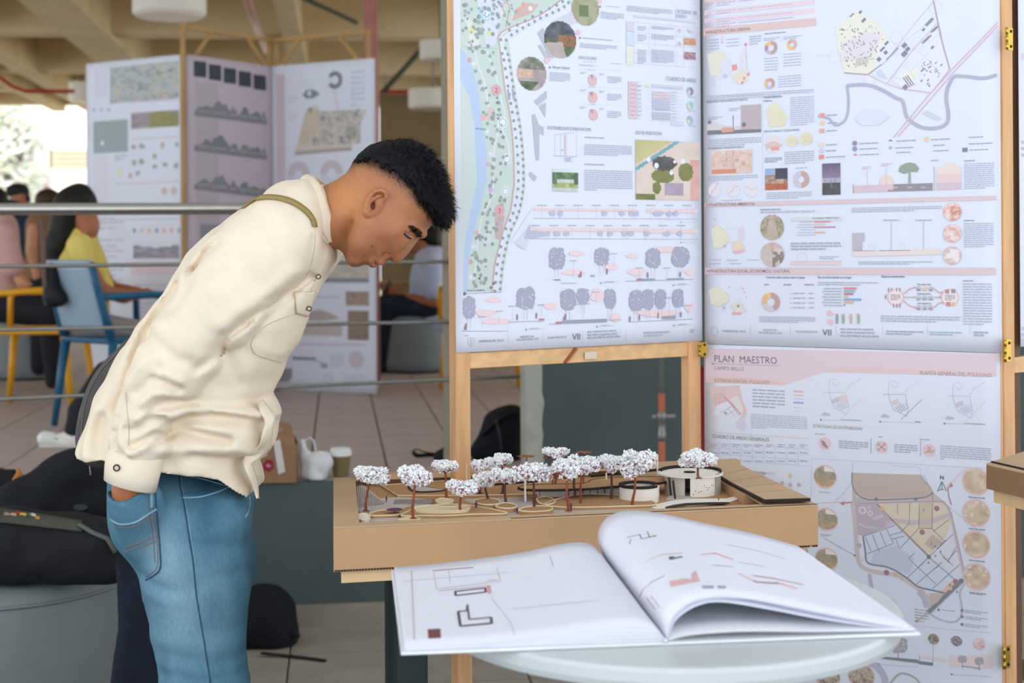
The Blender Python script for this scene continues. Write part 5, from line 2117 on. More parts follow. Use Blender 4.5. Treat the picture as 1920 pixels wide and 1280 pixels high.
# low beds with pale cut edges
bed = lambda name,pts,h,mat=m_mdf: piece(name,pts,g1,g1 + h,mat,smooth=4,edge=(m_mdf_l,.0014))
bed('planting_bed',A((585,640),(650,600),(700,575),(1020,560),(1320,610),(1310,628),(1100,630),(930,640),(760,640)),.006)
bed('planting_bed',A((690,580),(800,565),(900,575),(1060,570),(1072,590),(1010,605),(800,608),(700,600)),.010,m_mdf_l)
bed('planting_bed',A((835,530),(880,515),(960,528),(930,552),(870,555)),.006,m_mdf_l)
bed('planting_bed',A((1115,530),(1200,512),(1290,530),(1280,555),(1200,562),(1130,550)),.010)
bed('planting_bed',A((1268,568),(1330,548),(1410,562),(1405,582),(1340,588),(1280,580)),.009)
bed('planting_bed',A((1430,600),(1500,575),(1640,572),(1675,588),(1640,605),(1520,612)),.008)
bed('planting_bed',A((1620,560),(1750,510),(1950,485),(2300,510),(2420,560),(2200,572),(1800,580)),.006)
bed('planting_bed',A((360,625),(450,600),(560,612),(570,632),(450,640),(370,640)),.005)
bed('planting_bed',A((280,630),(350,628),(352,668),(285,670)),.007,m_card_w)
bed('ring_bench',A((1560,520),(1620,505),(1680,520),(1690,545),(1640,560),(1590,552)),.007)
bed('planting_bed',A((565,668),(660,650),(720,662),(680,675),(600,680)),.004,m_mdf_l)
# brown back strip with dark cut line
piece('back_terrace',A((440,420),(900,388),(1500,372),(1640,480),(1100,495),(560,495)),g1,g1 + .004,m_mdf,smooth=0,edge=(m_mdf_l,.001))
piece('pond_edge',A((630,430),(690,420),(860,445),(900,455),(760,468),(670,462)),g1 + .004,g1 + .006,m_burn,smooth=3)
piece('pond',A((650,432),(700,425),(850,446),(880,452),(760,460),(680,455)),g1 + .0055,g1 + .0066,m_grey,smooth=3)

# ---- long roofed building in the middle
def wall_strip(name,pts,z0,z1,mat,parent,th=.003):
    q = [Mo(*ab(p[0],p[1],g1)) for p in pts]
    mb = MB()
    vs,fs = [],[]
    for i,p in enumerate(q):
        t = (q[min(i + 1,len(q) - 1)] - q[max(i - 1,0)]).normalized()
        s_ = Vector((-t.y,t.x,0)) * th / 2
        for z in (z0,z1):
            vs += [p - s_ + Vector((0,0,z)),p + s_ + Vector((0,0,z))]
    for i in range(len(q) - 1):
        a_ = i * 4
        fs += [(a_,a_ + 4,a_ + 6,a_ + 2),(a_ + 1,a_ + 3,a_ + 7,a_ + 5),(a_ + 2,a_ + 6,a_ + 7,a_ + 3),(a_,a_ + 1,a_ + 5,a_ + 4)]
    fs += [(0,2,3,1),(len(vs) - 4,len(vs) - 3,len(vs) - 1,len(vs) - 2)]
    return mb.add(vs,fs).build(name,mat,parent)


lb = empty('long_pavilion',tuple(Mo(*ab(1120,925),0)))
lb.parent = model
lb.matrix_parent_inverse = Matrix.Translation(model.location).inverted()


def under(o,p):
    """make o a sub-part of part p, p being an empty inside the model"""
    o.parent = p
    o.matrix_parent_inverse = Matrix.Translation(p.location).inverted()
    return o


def upart(mb_or_obj,p):
    o = mb_or_obj
    under(o,p)
    return o


H1 = .022
upart(wall_strip('pavilion_wall',A((1565,500),(1640,505),(1800,500),(2050,495),(2130,500),(2350,520),(2440,500)),g1,g1 + H1,m_card_w,model),lb)
for k in range(11):
    x0 = 1580 + k * 52
    p = zA((x0,500))
    q = Mo(*ab(*p,g1),g1 + H1 * .5) - e2 * .003
    upart(MB().box(q,(.0012,.002,H1 * .8),RM).build('window_post',m_burn,model),lb)
roof = [zA(p) for p in ((1430,440),(1480,420),(1650,412),(1900,405),(2000,372),(2420,358),(2520,362),(2500,390),(2420,405),(2230,420),(2060,432),(1900,445),(1560,452))]
zr_ = g1 + H1


def roofpiece(name,pts,z,th,mat,p,edge=None,smooth=3):
    o = piece(name,pts,z,z + th,mat,smooth=smooth,parent=model)
    if edge:
        q = [tuple(x) for x in spline(pts,3,True)]
        rim = [Mo(*ab(a_[0],a_[1],z + th),z + th * .5) for a_ in q]
        e_ = MB().tube(rim + [rim[0]],edge,5,cap=False).build('roof_edge',m_edge,model)
        upart(e_,p)
    return upart(o,p)


roofpiece('roof',roof,zr_,.003,m_mdf,lb,.0026)
# thin dark beams behind
upart(MB().bar(Mo(*ab(*zA((1200,425)),0),zr_ - .006),Mo(*ab(*zA((1640,405)),0),zr_ - .002),.002,.004).build('roof_beam',m_edge,model),lb)
upart(MB().bar(Mo(*ab(*zA((1950,395)),0),zr_ + .004),Mo(*ab(*zA((2470,352)),0),zr_ + .006),.003,.005).build('roof_beam',m_edge,model),lb)


# ---- small drum pavilion
def drum_pav(cx,base_y,rx_px,h,name):
    q = Mo(*ab(cx,base_y,g1))
    dpt = q.y
    r = rx_px / F * dpt
    c = q + e2 * r
    e = empty(name,tuple(Vector((c.x,c.y,MZ + g1))))
    e.parent = model
    e.matrix_parent_inverse = Matrix.Translation(model.location).inverted()
    return e,Vector((c.x,c.y,MZ)),r


dp,c,r = drum_pav(1206,945,37,.03,'drum_pavilion')
n = 40
vs,fs = [],[]
for k in range(n):
    a_ = 2 * math.pi * k / n
    rr = r * (1 + (.008 if k % 2 else 0))
    for z in (g1,g1 + .029):
        for s_ in (1,.93):
            vs.append(c + Vector((rr * s_ * math.cos(a_),rr * s_ * math.sin(a_),z)))
for k in range(n):
    a_,b_ = 4 * k,4 * ((k + 1) % n)
    fs += [(a_,b_,b_ + 2,a_ + 2),(a_ + 1,a_ + 3,b_ + 3,b_ + 1),(a_ + 2,b_ + 2,b_ + 3,a_ + 3)]
upart(MB().add(vs,fs).build('drum_wall',m_card_w,model),dp)
upart(MB().lathe([(r * .92,g1 + .020),(r * .92,g1 + .022)],c,40).build('drum_floor',M('model_floor_white','#d9d5cf',.7),model),dp)
rim = [c + Vector((r * .97 * math.cos(t),r * .97 * math.sin(t),g1 + .031)) for t in np.linspace(math.radians(20),math.radians(330),40)]
mb = MB()
vs,fs = [],[]
for i,p in enumerate(rim):
    d_ = Vector((p.x - c.x,p.y - c.y,0)).normalized()
    for s_,z in ((-.006,-.002),(.003,-.002),(.003,.0025),(-.006,.0025)):
        vs.append(p + d_ * s_ + Vector((0,0,z)))
for i in range(len(rim) - 1):
    for k in range(4):
        a_,b_ = 4 * i + k,4 * i + (k + 1) % 4
        fs.append((a_,b_,b_ + 4,a_ + 4))
fs += [(0,1,2,3),tuple(len(vs) - 4 + k for k in (3,2,1,0))]
upart(mb.add(vs,fs).build('roof_ring',m_edge,model),dp)

# ---- large round pavilion with the tree on its roof
rp,c,r = drum_pav(1308,932,52,.03,'round_pavilion')
Hh = .038


def arc_wall(name,a0,a1,rr,z0,z1,mat,ribs=0,th=.003):
    vs,fs = [],[]
    n_ = max(8,int(abs(a1 - a0) / 5))
    for k in range(n_ + 1):
        a_ = math.radians(a0 + (a1 - a0) * k / n_)
        ro = rr * (1 + (ribs if k % 2 else 0))
        for s_ in (ro,ro - th):
            for z in (z0,z1):
                vs.append(c + Vector((s_ * math.cos(a_),s_ * math.sin(a_),z)))
    for k in range(n_):
        a_ = 4 * k
        fs += [(a_,a_ + 4,a_ + 5,a_ + 1),(a_ + 2,a_ + 3,a_ + 7,a_ + 6),(a_ + 1,a_ + 5,a_ + 7,a_ + 3)]
    fs += [(0,1,3,2),tuple(4 * n_ + k for k in (0,2,3,1))]
    return upart(MB().add(vs,fs).build(name,mat,model),rp)


wl_ = arc_wall('curved_wall',262,322,r * 1.02,g1,g1 + Hh,m_card_w)
arc_wall('ribbed_wall',322,372,r * 1.08,g1,g1 + Hh + .004,M('model_wall_grey','#a79f92',.7),.02)
arc_wall('back_wall',20,250,r * .95,g1,g1 + Hh,M('model_shade_card','#cfc7ba',.7))
upart(MB().lathe([(r * 1.12,Hh + g1),(r * 1.12,Hh + g1 + .003)],c,56,1.06,.98).build('roof_disc',m_card_w,model),rp)
arc_wall('roof_parapet',-10,165,r * 1.13,g1 + Hh + .003,g1 + Hh + .009,m_edge,th=.004)
upart(MB().lathe([(r * .22,Hh + g1 + .003),(r * .22,Hh + g1 + .0045)],c + Vector((-.002,0,0)),24).build('tree_ring',m_burn,model),rp)
for k in range(10):
    a_ = math.radians(268 + 50 * ((k * .618) % 1))
    z = g1 + .006 + (k * k * .29 % 1) * .026
    q = c + Vector((r * 1.025 * math.cos(a_),r * 1.025 * math.sin(a_),z))
    upart(MB().lathe([(.0008,-.0008),(.0008,.0008)],q,6).build('wall_hole',m_burn,model),rp)
# shaded porch with posts left of the round pavilion
for (x0,y0) in ((800,500),(830,525)):
    q = Mo(*ab(*zB((x0,y0)),g1))
    upart(MB().tube([q + Vector((0,0,g1)),q + Vector((-.004,0,g1 + Hh))],.0022,6).build('porch_post',m_burn,model),rp)
upart(piece('porch_floor',B((760,520),(800,480),(940,470),(950,515),(860,535)),g1,g1 + .002,m_grey,smooth=0),rp)
piece('apron',B((650,575),(760,540),(940,515),(1200,515),(1290,480),(1330,490),(1200,545),(900,565),(760,585)),g1 + .001,g1 + .003,m_card_w,smooth=2)
piece('kerb_curve',B((760,575),(900,548),(1190,540),(1190,548),(920,558),(790,582)),g1 + .003,g1 + .005,m_burn,smooth=2)
# zebra stripes and low blocks behind
stp = piece('striped_plaza',B((740,340),(900,310),(1000,345),(850,372)),g1 + .004,g1 + .005,m_grey,smooth=0)
for k in range(9):
    a_,b_ = zB((790 + 18 * k,362 - 2 * k)),zB((840 + 14 * k,330 - 1.5 * k))
    MB().bar(Mo(*ab(*a_,g1),g1 + .0056),Mo(*ab(*b_,g1),g1 + .0056),.003,.001).build('stripe',m_card_w,stp)
piece('low_block',B((920,310),(960,290),(1050,330),(1000,345)),g1 + .004,g1 + .016,m_mdf,smooth=0,edge=(m_edge,.0012))
# raised back board and the slanting boards on the right
mbox('back_step',ab(1195,880)[0],ab(1380,880)[0],MDp - .11,MDp - .035,gz,.004,m_card2)
slab = [zB(p) for p in ((1030,300),(1110,250),(1235,243),(1800,512),(1472,524),(1240,405),(1150,350))]
z1_ = .010
o = MB().prism([q for q in slab][::-1],.004,z1_,lambda x,y,z: Mo(*ab(x,y,z1_),z)).build('sloping_slab',m_card2,model)
q = [Mo(*ab(p[0],p[1],z1_),.007) for p in (slab[4],slab[5],slab[6],slab[0])]
MB().tube([Mo(*ab(*slab[3],z1_),.0068)] + q,.0036,5).build('slab_edge',m_edge,o)
for t in (.22,.42,.6,.78):
    a0,a1 = np.array(slab[2]) * (1 - t) + np.array(slab[3]) * t,np.array(slab[0]) * (1 - t) + np.array(slab[4]) * t
    MB().bar(Mo(*ab(*a0,z1_),z1_ + .0002),Mo(*ab(*a1,z1_),z1_ + .0002),.0008,.0005).build('joint_line',M('card_joint','#9c7c58',.8),o)
mbox('slab_support',ab(1385,925)[0],MW - .01,.12,MDp - .05,gz,.004,m_card)

# ---- lamp posts and small figures
m_fig = M('figure_purple','#5a3b52',.7)
for (x0,yb,yt,w) in ((875,905,869,.0012),(985,927,901,.0026),(1137,908,886,.0016),(1233,901,852,.0018)):
    q = Mo(*ab(x0,yb,0))
    zt_ = P(x0,yt,q.y).z
    po_ = MB().tube([(q.x,q.y,MZ + g1),(q.x,q.y,zt_)],w,6).build('lamp_post',m_card_w,model)
    if x0 in (1233,):
        MB().tube([(q.x,q.y,zt_),(q.x - .008,q.y,zt_ + .002)],w * .8,6).build('lamp_arm',m_card_w,po_)


def figure(px,yb,yt):
    q = Mo(*ab(px,yb,g1))
    h = P(px,yt,q.y).z - (MZ + g1)
    b = Vector((q.x,q.y,MZ + g1))
    mb = MB()
    mb.lathe([(h * .05,0),(h * .07,h * .25),(h * .11,h * .5),(h * .13,h * .75),(h * .05,h * .83),(h * .085,h * .9),(h * .06,h * .99),(.0002,h)],b,8,1.0,.6)
    mb.build('scale_figure',m_fig,model,smooth=True)


for a_ in ((*zA((478,545)),495),(*zA((1125,605)),530),(*zA((1420,630)),578),(*zB((80,610)),545),(*zB((775,350)),298),(*zB((1143,540)),508),(*zB((285,487)),450)):
    figure(a_[0],a_[1],800 + a_[2] / 3.84)
# dark parasol
q = Mo(*ab(*zA((538,640)),g1))
b = Vector((q.x,q.y,MZ + g1))
pa = MB().tube([b,b + Vector((0,0,.012))],.001,6).build('parasol',m_fig,model)
MB().lathe([(.0155,.0115),(.0135,.0125),(.0002,.0150)],b,20).build('parasol_top',m_fig,pa)

# ---- trees: wire trunk with twigs and a crown of white flakes
m_wire = M('copper_wire','#8d4a35',.5,.2,60,metal=.2)
m_wire_d = M('dark_wire','#5f3a30',.6,.2,60,metal=.1)
m_flake = MV('white_flakes',.7,.2)


def model_tree(bx,by,x0,y0,x1,y1,lean=0,dark=False,nfl=1.0,lift=g1 + .004):
    q = Mo(*ab(bx,by,lift))
    b = Vector((q.x,q.y,MZ + lift))
    d = q.y
    cc = P((x0 + x1) / 2,(y0 + y1) / 2,d)
    rx,rz = (x1 - x0) / 2 / F * d * 1.06,(y1 - y0) / 2 / F * d * 1.14
    ry = rx * .8
    rg = random.Random(int(bx * 7 + by))
    mat = m_wire_d if dark else m_wire
    top = Vector((b.x + (cc.x - b.x) * .6,d,cc.z - rz * .6))
    mid = b.lerp(top,.5) + Vector((rg.uniform(-.003,.003),0,0))
    pts_ = [Vector(p) for p in spline([tuple(b),tuple(b.lerp(mid,.5) + Vector((rg.uniform(-.002,.002),0,0))),tuple(mid),tuple(top)],4)]
    mb = MB()
    mb.tube(pts_,[.0030 - .0010 * i / len(pts_) for i in range(len(pts_))],7)
    for k in range(6):
        a_ = k * 1.05 + rg.uniform(-.3,.3)
        e_ = cc + Vector((math.cos(a_) * rx * .65,math.sin(a_) * ry * .6,rg.uniform(-.3,.3) * rz))
        m_ = top.lerp(e_,.5) + Vector((0,0,-.003))
        mb.tube([top,m_,e_],[.0016,.0012,.0008],5)
    for k in range(5):
        a_ = k * 1.257
        mb.tube([b + Vector((0,0,.002)),b + Vector((math.cos(a_) * .007,math.sin(a_) * .006,.0003))],[.0018,.0008],5)
    tr = mb.build('model_tree',mat,model,smooth=True)
    # crown: several lumps of flakes
    fl_ = MB()
    lumps = [(Vector((0,0,0)),.70)]
    for k in range(6):
        a_ = k * 1.05 + rg.random()
        lumps.append((Vector((math.cos(a_) * .62,math.sin(a_) * .6,rg.uniform(-.35,.45))),rg.uniform(.42,.6)))
    n_ = int(1100 * nfl)
    for k in range(n_):
        l,s_ = lumps[rg.randrange(len(lumps))]
        v_ = Vector((rg.gauss(0,1),rg.gauss(0,1),rg.gauss(0,1))).normalized() * s_ * rg.uniform(.6,1.02)
        p = l + v_
        p = Vector((max(-1.02,min(1.02,p.x)),p.y,max(-1.0,min(1.02,p.z))))
        c_ = cc + Vector((p.x * rx,p.y * ry,p.z * rz))
        s2 = rg.uniform(.0018,.0040)
        u_ = Vector((rg.gauss(0,1),rg.gauss(0,1),rg.gauss(0,1))).normalized()
        w_ = u_.orthogonal().normalized()
        x_ = u_.cross(w_)
        pink = rg.random() < (.10 if p.z < .2 else .02)
        cl_ = lin('#a5607a') if pink else [min(1,.9 + rg.uniform(-.06,.05))] * 3
        fl_.add([c_ + u_ * s2,c_ - u_ * s2 * .6 + w_ * s2,c_ - u_ * s2 * .6 - w_ * s2 * .6 + x_ * s2 * .7,c_ - u_ * s2 * .4 - x_ * s2],[(0,1,2),(0,2,3),(0,3,1),(1,3,2)],cl_)
    cr = fl_.build('crown',m_flake,tr)
    cr['kind'] = 'stuff'


TREES = [(686,958,667,872,729,907,0),(775,972,749,872,812,912,0),(837,934,811,859,857,890,0),(865,961,838,898,892,930,0),(914,940,886,880,925,917,1),(899,925,883,859,924,881,1),(942,926,923,850,960,878,1),
         (950,947,923,877,966,907,1),(1002,953,964,860,1034,905,1),(1040,922,1019,836,1065,862,0),(1066,958,1038,860,1086,906,0),(1077,935,1060,852,1100,885,1),(1088,945,1068,856,1120,894,0),(1146,937,1122,853,1172,886,1),
         (1185,948,1166,842,1228,896,0)]
for t in TREES:
    model_tree(*t[:6],dark=bool(t[6]),nfl=1.0 + (t[4] - t[2] > 58) * .5)
model_tree(1310,897,1275,843,1340,880,nfl=1.4,lift=g1 + Hh + .004)

# palms of brown card
m_palm = M('palm_card','#8a5c42',.7,.1,40)
for (cx_,cy_,yb,wpx) in ((985,856,930,36),(1034,858,926,40),(1092,849,925,38)):
    q = Mo(*ab(cx_ + 2,yb,g1))
    zt_ = P(cx_,cy_,q.y).z
    tr = MB().tube([(q.x,q.y,MZ + g1),(q.x + .001,q.y,zt_)],.0016,6).build('model_palm',m_palm,model,smooth=True)
    for k in range(7):
        a_ = 2 * math.pi * k / 7 + .3
        L = wpx / 2 / F * q.y
        d_ = Vector((math.cos(a_),math.sin(a_),0))
        s_ = Vector((-d_.y,d_.x,0)) * L * .22
        c_ = Vector((q.x,q.y,zt_))
        o = MB().add([c_,c_ + d_ * L * .5 + s_ + Vector((0,0,.002)),c_ + d_ * L,c_ + d_ * L * .5 - s_ + Vector((0,0,.002))],[(0,1,2,3)]).build('frond',m_palm,tr)
        md = o.modifiers.new('thickness','SOLIDIFY')
        md.thickness = .0008

# ---- table under the model
tz = MZ - BH - .0036
tb = empty('model_table',tuple(Vector((*Mo(MW / 2,MDp / 2).xy,0))),'narrow table with dark green steel legs under the cardboard model','table')
mb = MB()
o = MB().prism([(.013,.012),(MW - .02,.012),(MW - .02,MDp - .02),(.013,MDp - .02)],tz - .022 - MZ,tz - MZ,Mo).build('table_top',m_ply,tb,bevel=.001)
zl = tz - .022
lw = .055
lx,lb_ = ab(748,1100,0)
legp = P(748,1180,2.50)
la = (legp - FLp).dot(e1) + .02
for a_,b_ in ((la,.04),(MW - .10,.04),(la,MDp - .06),(MW - .10,MDp - .06)):
    c = Mo(a_,b_)
    MB().box((c.x,c.y,zl / 2),(lw,lw,zl - .001),RM).build('leg',m_green_leg,tb,bevel=.003)
for b_ in (.04,MDp - .06):
    MB().bar(Vector((*Mo(la + .028,b_).xy,zl - .03)),Vector((*Mo(MW - .128,b_).xy,zl - .03)),.03,.05).build('apron_rail',m_green_leg,tb)

# ---- second model at the right edge
m2 = empty('cardboard_model',tuple(P(1900,950,2.62)),'corner of a second cardboard model box at the right edge','model')
za = P(1850,868,2.55).z
pts_ = [P(1849,868,2.55),P(1960,885,2.40),P(2110,870,2.72),P(1990,850,2.86)]
poly2 = [(p.x,p.y) for p in pts_]
ht = (916 - 868) / F * 2.55
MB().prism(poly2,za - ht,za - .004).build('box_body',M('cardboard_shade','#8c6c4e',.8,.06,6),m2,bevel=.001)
MB().prism([(p[0],p[1]) for p in poly2],za - .004,za).build('box_lid',m_card2,m2,bevel=.0008)
a0,a1 = Vector((poly2[0][0] + .012,poly2[0][1] + .006,za + .0015)),Vector((poly2[1][0],poly2[1][1] + .03,za + .0015))
MB().bar(a0,a1,.003,.003).build('lid_edge',m_edge,m2)
cx_ = sum(p[0] for p in poly2) / 4
cy_ = sum(p[1] for p in poly2) / 4
t2 = empty('side_table',(cx_,cy_,0),'pale ply table under the second model at the right edge','table')
MB().prism([(cx_ + (p[0] - cx_) * .9,cy_ + (p[1] - cy_) * .9) for p in poly2],za - ht - .026,za - ht - .001).build('table_top',m_ply,t2,bevel=.001)
for k in range(4):
    p = poly2[k]
    x_,y_ = cx_ + (p[0] - cx_) * (.72 if k != 0 else .45),cy_ + (p[1] - cy_) * .72
    MB().box((x_ + (.05 if k == 0 else 0),y_,(za - ht - .026) / 2),(.03,.03,za - ht - .028)).build('leg',w_z,t2,bevel=.002)
print('model done',round(time.time() - T0,1))

# ================================================================ ROUND WHITE TABLE AND OPEN BOOK
TTZ = 0.925
rt = empty('round_table',(0.215,2.0,0),'round white high table under the open book','table')
m_lam = M('white_laminate','#c3c8c8',0.35,0.02,6,spec=.4)
R_ = .32
MB().lathe([(R_ - .012,-.030),(R_ - .003,-.026),(R_,-.018),(R_,-.006),(R_ - .003,-.001),(R_ - .008,0)],(.215,2.0,TTZ),96).build('table_top',m_lam,rt,smooth=False)
MB().lathe([(.03,.02),(.03,TTZ - .045),(.09,TTZ - .035),(.09,TTZ - .0305)],(.215,2.0,0),32).build('pedestal',m_dsteel,rt)
MB().lathe([(.23,0),(.23,.006),(.20,.012),(.05,.02),(.03,.022)],(.215,2.0,0),48).build('base',m_dsteel,rt)

BZ = TTZ + .0005
zc = BZ + .004
FG_ = on_z(1243,1197,zc)
FLb = on_z(751,1221,zc)
FRb = on_z(1724,1184,zc)
f1 = (FRb - FLb).normalized()
f2 = Vector((-f1.y,f1.x,0))
BW = (FRb - FLb).length / 2
BD = .445
book = empty('open_book',tuple(Vector((FG_.x,FG_.y,BZ))),'large open book of architectural drawings lying on the round white table','book')
O = (FLb + FRb) / 2
m_cover = M('book_cover_white','#e6e8ec',.55,.02,4)
m_page = M('book_page','#e2e2ec',.7,.015,3)
m_pageedge = M('page_edges','#d4d5d8',.8,.06,4,stretch=(1,1,90))


def K(s,t,z):
    """book space: s from -1 (left edge) to 1 (right edge), t from front 0 to back 1, z above the cover"""
    return O + f1 * (s * BW) + f2 * (t * BD) + Vector((0,0,z))


RB = Matrix.Rotation(math.atan2(f1.y,f1.x),3,'Z')
for s in (-1,1):
    c = K(s * .503,.5,0) - Vector((0,0,.002))
    MB().box((c.x,c.y,BZ + .002),(BW * .992,BD + .008,.0035),RB).build('cover',m_cover,book,bevel=.0008)
c = K(0,.5,0)
MB().box((c.x,c.y,BZ + .0012),(.012,BD + .008,.002),RB).build('spine',m_cover,book)


def sheet(name,prof_f,prof_b,sgn,n=40,mt=10,thick=.0006,t0=0.0,t1=1.0,mat=None):
    """page surface: profiles (s, z) at the front and at the back edge, blended between"""
    pf,pb = spline(prof_f,8),spline(prof_b,8)

    def at_(prof,x):
        i = x * (len(prof) - 1)
        k = min(int(i),len(prof) - 2)
        return prof[k] * (1 - (i - k)) + prof[k + 1] * (i - k)

    def fn(x,y):
        a,b = at_(pf,x),at_(pb,x)
        w = a * (1 - y) + b * y
        return K(sgn * w[0],t0 + (t1 - t0) * y,w[1])
    mb = MB().grid(n,mt,fn)
    o = mb.build(name,mat or m_page,book,smooth=True)
    md = o.modifiers.new('thickness','SOLIDIFY')
    md.thickness = thick
    md.offset = 0
    return o,mb,fn


# left half: a block of pages swelling towards the gutter
def left_prof(h0,hs):
    return [(.008,.001),(.03,h0 * .9),(.10,h0 * 1.2),(.22,h0 * 1.12),(.42,h0 * .75),(.65,hs * 1.6),(.85,hs * 1.1),(.985,hs)]


for k,(h0,hs) in enumerate(((.006,.001),(.011,.0018),(.016,.0026),(.021,.0034))):
    sheet('page',left_prof(h0 * .75,hs),left_prof(h0 * 1.25,hs),-1)
lo,lmb,lfn = sheet('page',[(.008,.003),(.03,.014),(.10,.0205),(.22,.020),(.42,.0135),(.65,.0075),(.85,.0055),(.985,.0048)],
                     [(.008,.006),(.03,.024),(.09,.034),(.2,.033),(.4,.021),(.65,.012),(.85,.007),(.985,.0052)],-1)
# page block edge under the left pages
mb = MB()


def lblk(x,y):
    w = lfn(x,0.0)
    return Vector((w.x,w.y,zc + (w.z - zc) * y * .97)) + f2 * .0012


mb.grid(40,1,lblk)
mb.build('page_block',m_pageedge,book)

# right half: flat stack and two sheaves of pages arching over it
sheet('page',[(.01,.002),(.1,.008),(.3,.010),(.6,.006),(.98,.003)],[(.01,.003),(.1,.012),(.3,.014),(.6,.008),(.98,.003)],1,thick=.004,mat=m_pageedge)
sheet('page',[(.01,.003),(.04,.026),(.12,.043),(.22,.047),(.40,.036),(.62,.020),(.82,.009),(.95,.004)],
      [(.01,.004),(.03,.040),(.10,.060),(.24,.062),(.46,.044),(.70,.026),(.95,.010)],1)
ro,rmb,rfn = sheet('page',[(.006,.004),(.028,.030),(.10,.049),(.20,.0545),(.32,.051),(.50,.038),(.72,.021),(.90,.0085),(.985,.0035)],
                     [(.006,.006),(-.025,.045),(.02,.072),(.12,.082),(.28,.076),(.50,.058),(.72,.041),(.93,.020)],1)
sheet('page',[(.006,.004),(.030,.028),(.10,.047),(.20,.0525),(.33,.049),(.50,.036),(.72,.0195),(.90,.0075),(.984,.0028)],
      [(.006,.006),(-.021,.043),(.025,.069),(.125,.079),(.28,.073),(.50,.055),(.72,.038),(.945,.0185)],1)
MB().tube([K(0,-.004,.0015),K(0,1.0,.0015)],.0025,6).build('headband',m_cover,book)

# printed drawings on the two open pages
LT,RT = bvh_of(lmb.v,lmb.f),bvh_of(rmb.v,rmb.f)
bp = {'l': MB(),'r': MB()}


def pline(side,pts,w,c,n=1):
    tree = LT if side == 'l' else RT
    q = []
    pp_ = [np.array(p,float) for p in pts]
    for a,b in zip(pp_[:-1],pp_[1:]):
        m_ = max(2,int(np.linalg.norm(b - a) / 14))
        for k in range(m_ + 1):
            h_ = hit(tree,*(a + (b - a) * k / m_),.0007)
            if h_ is not None:
                q.append(h_)
    if len(q) < 2:
        return
    d = q[0].y
    vs,fs = [],[]
    for i,p in enumerate(q):
        t = q[min(i + 1,len(q) - 1)] - q[max(i - 1,0)]
        s_ = Vector((-t.y,t.x,0))
        if s_.length < 1e-7:
            s_ = Vector((1,0,0))
        s_ = s_.normalized() * (w / F * d / 2 * (2.0 if abs(s_.y) > abs(s_.x) else 1.0))
        vs += [p - s_,p + s_]
    fs = [(2 * i,2 * i + 1,2 * i + 3,2 * i + 2) for i in range(len(q) - 1)]
    bp[side].add(vs,fs,lin(c))


def pfill(side,quad,c,nx=6,ny=4):
    tree = LT if side == 'l' else RT
    a,b,c_,d = [np.array(q,float) for q in quad]
    vs = []
    for j in range(ny + 1):
        for i in range(nx + 1):
            s,t = i / nx,j / ny
            q = (a * (1 - s) + b * s) * (1 - t) + (d * (1 - s) + c_ * s) * t
            h_ = hit(tree,q[0],q[1],.0005)
            if h_ is None:
                return
            vs.append(h_)
    fs = [(j * (nx + 1) + i,j * (nx + 1) + i + 1,(j + 1) * (nx + 1) + i + 1,(j + 1) * (nx + 1) + i) for j in range(ny) for i in range(nx)]
    bp[side].add(vs,fs,lin(c))


zP = lambda x,y: (700 + x / 1.8113,960 + y / 1.8113)
pl = lambda side,pts,w,c: pline(side,[zP(*p) for p in pts],w,c)
pl('l',[(278,270),(380,258),(382,272),(280,284),(278,270)],4,'#4f4a55')
pl('l',[(220,268),(395,250),(395,275)],2,'#d9a3a8')
pfill('l',[zP(384,250),zP(398,250),zP(402,276),zP(388,278)],'#d8a2a6')
pl('l',[(288,338),(318,336),(320,315)],4,'#4f4a55')
pl('l',[(288,338),(296,388),(402,378),(400,358)],5,'#4f4a55')
pl('l',[(320,320),(326,365),(400,358)],4,'#6a6570')
pfill('l',[zP(184,398),zP(228,396),zP(230,428),zP(187,430)],'#7b4b4d')
pl('l',[(130,200),(140,460)],2.2,'#c9b9c4')
pl('l',[(205,205),(215,262),(430,235)],1.4,'#c9c0cc')
pl('l',[(255,195),(262,240)],1.4,'#c9c0cc')
pl('l',[(420,190),(432,236)],1.4,'#c9c0cc')
pl('l',[(200,200),(340,188)],3.0,'#b98a92')
pl('l',[(600,150),(612,185)],1.6,'#b9b3c4')
pl('l',[(400,290),(470,380),(480,420)],1.3,'#c9bcc8')
pl('l',[(386,234),(420,230)],2,'#b9a9b8')
pl('l',[(470,330),(760,300)],1.2,'#d5ccd6')
pl('l',[(100,235),(460,205)],1.0,'#d5ccd6')
pl('r',[(862,86),(905,76),(912,92),(960,80)],2,'#8a7a86')
pl('r',[(870,110),(876,92)],2,'#8a7a86')
pl('r',[(930,66),(938,84),(962,82)],2,'#8a7a86')
pl('r',[(1010,160),(1050,152)],4,'#5f5b66')
pfill('r',[zP(1003,152),zP(1022,150),zP(1024,160),zP(1006,163)],'#6a6570')
pl('r',[(905,290),(920,260),(950,235),(990,215)],3,'#d9a9a4')
pl('r',[(920,170),(980,145),(1050,140)],2.5,'#dcb5b2')
pfill('r',[zP(1005,235),zP(1060,225),zP(1110,235),zP(1010,255)],'#d8b0b0')
pfill('r',[zP(1080,210),zP(1095,198),zP(1110,235),zP(1080,240)],'#d8b0b0')
pfill('r',[zP(1116,250),zP(1155,250),zP(1158,260),zP(1118,260)],'#a49fae')
pfill('r',[zP(1168,250),zP(1195,250),zP(1198,260),zP(1170,260)],'#a49fae')
pl('r',[(1110,145),(1160,140),(1220,162)],4,'#dba5a0')
pl('r',[(1240,210),(1290,235),(1370,240),(1440,262)],9,'#d9bcc0')
pl('r',[(1290,215),(1360,225),(1460,246)],6,'#dcc2c6')
pl('r',[(1150,180),(1220,186)],2,'#c0a8b4')
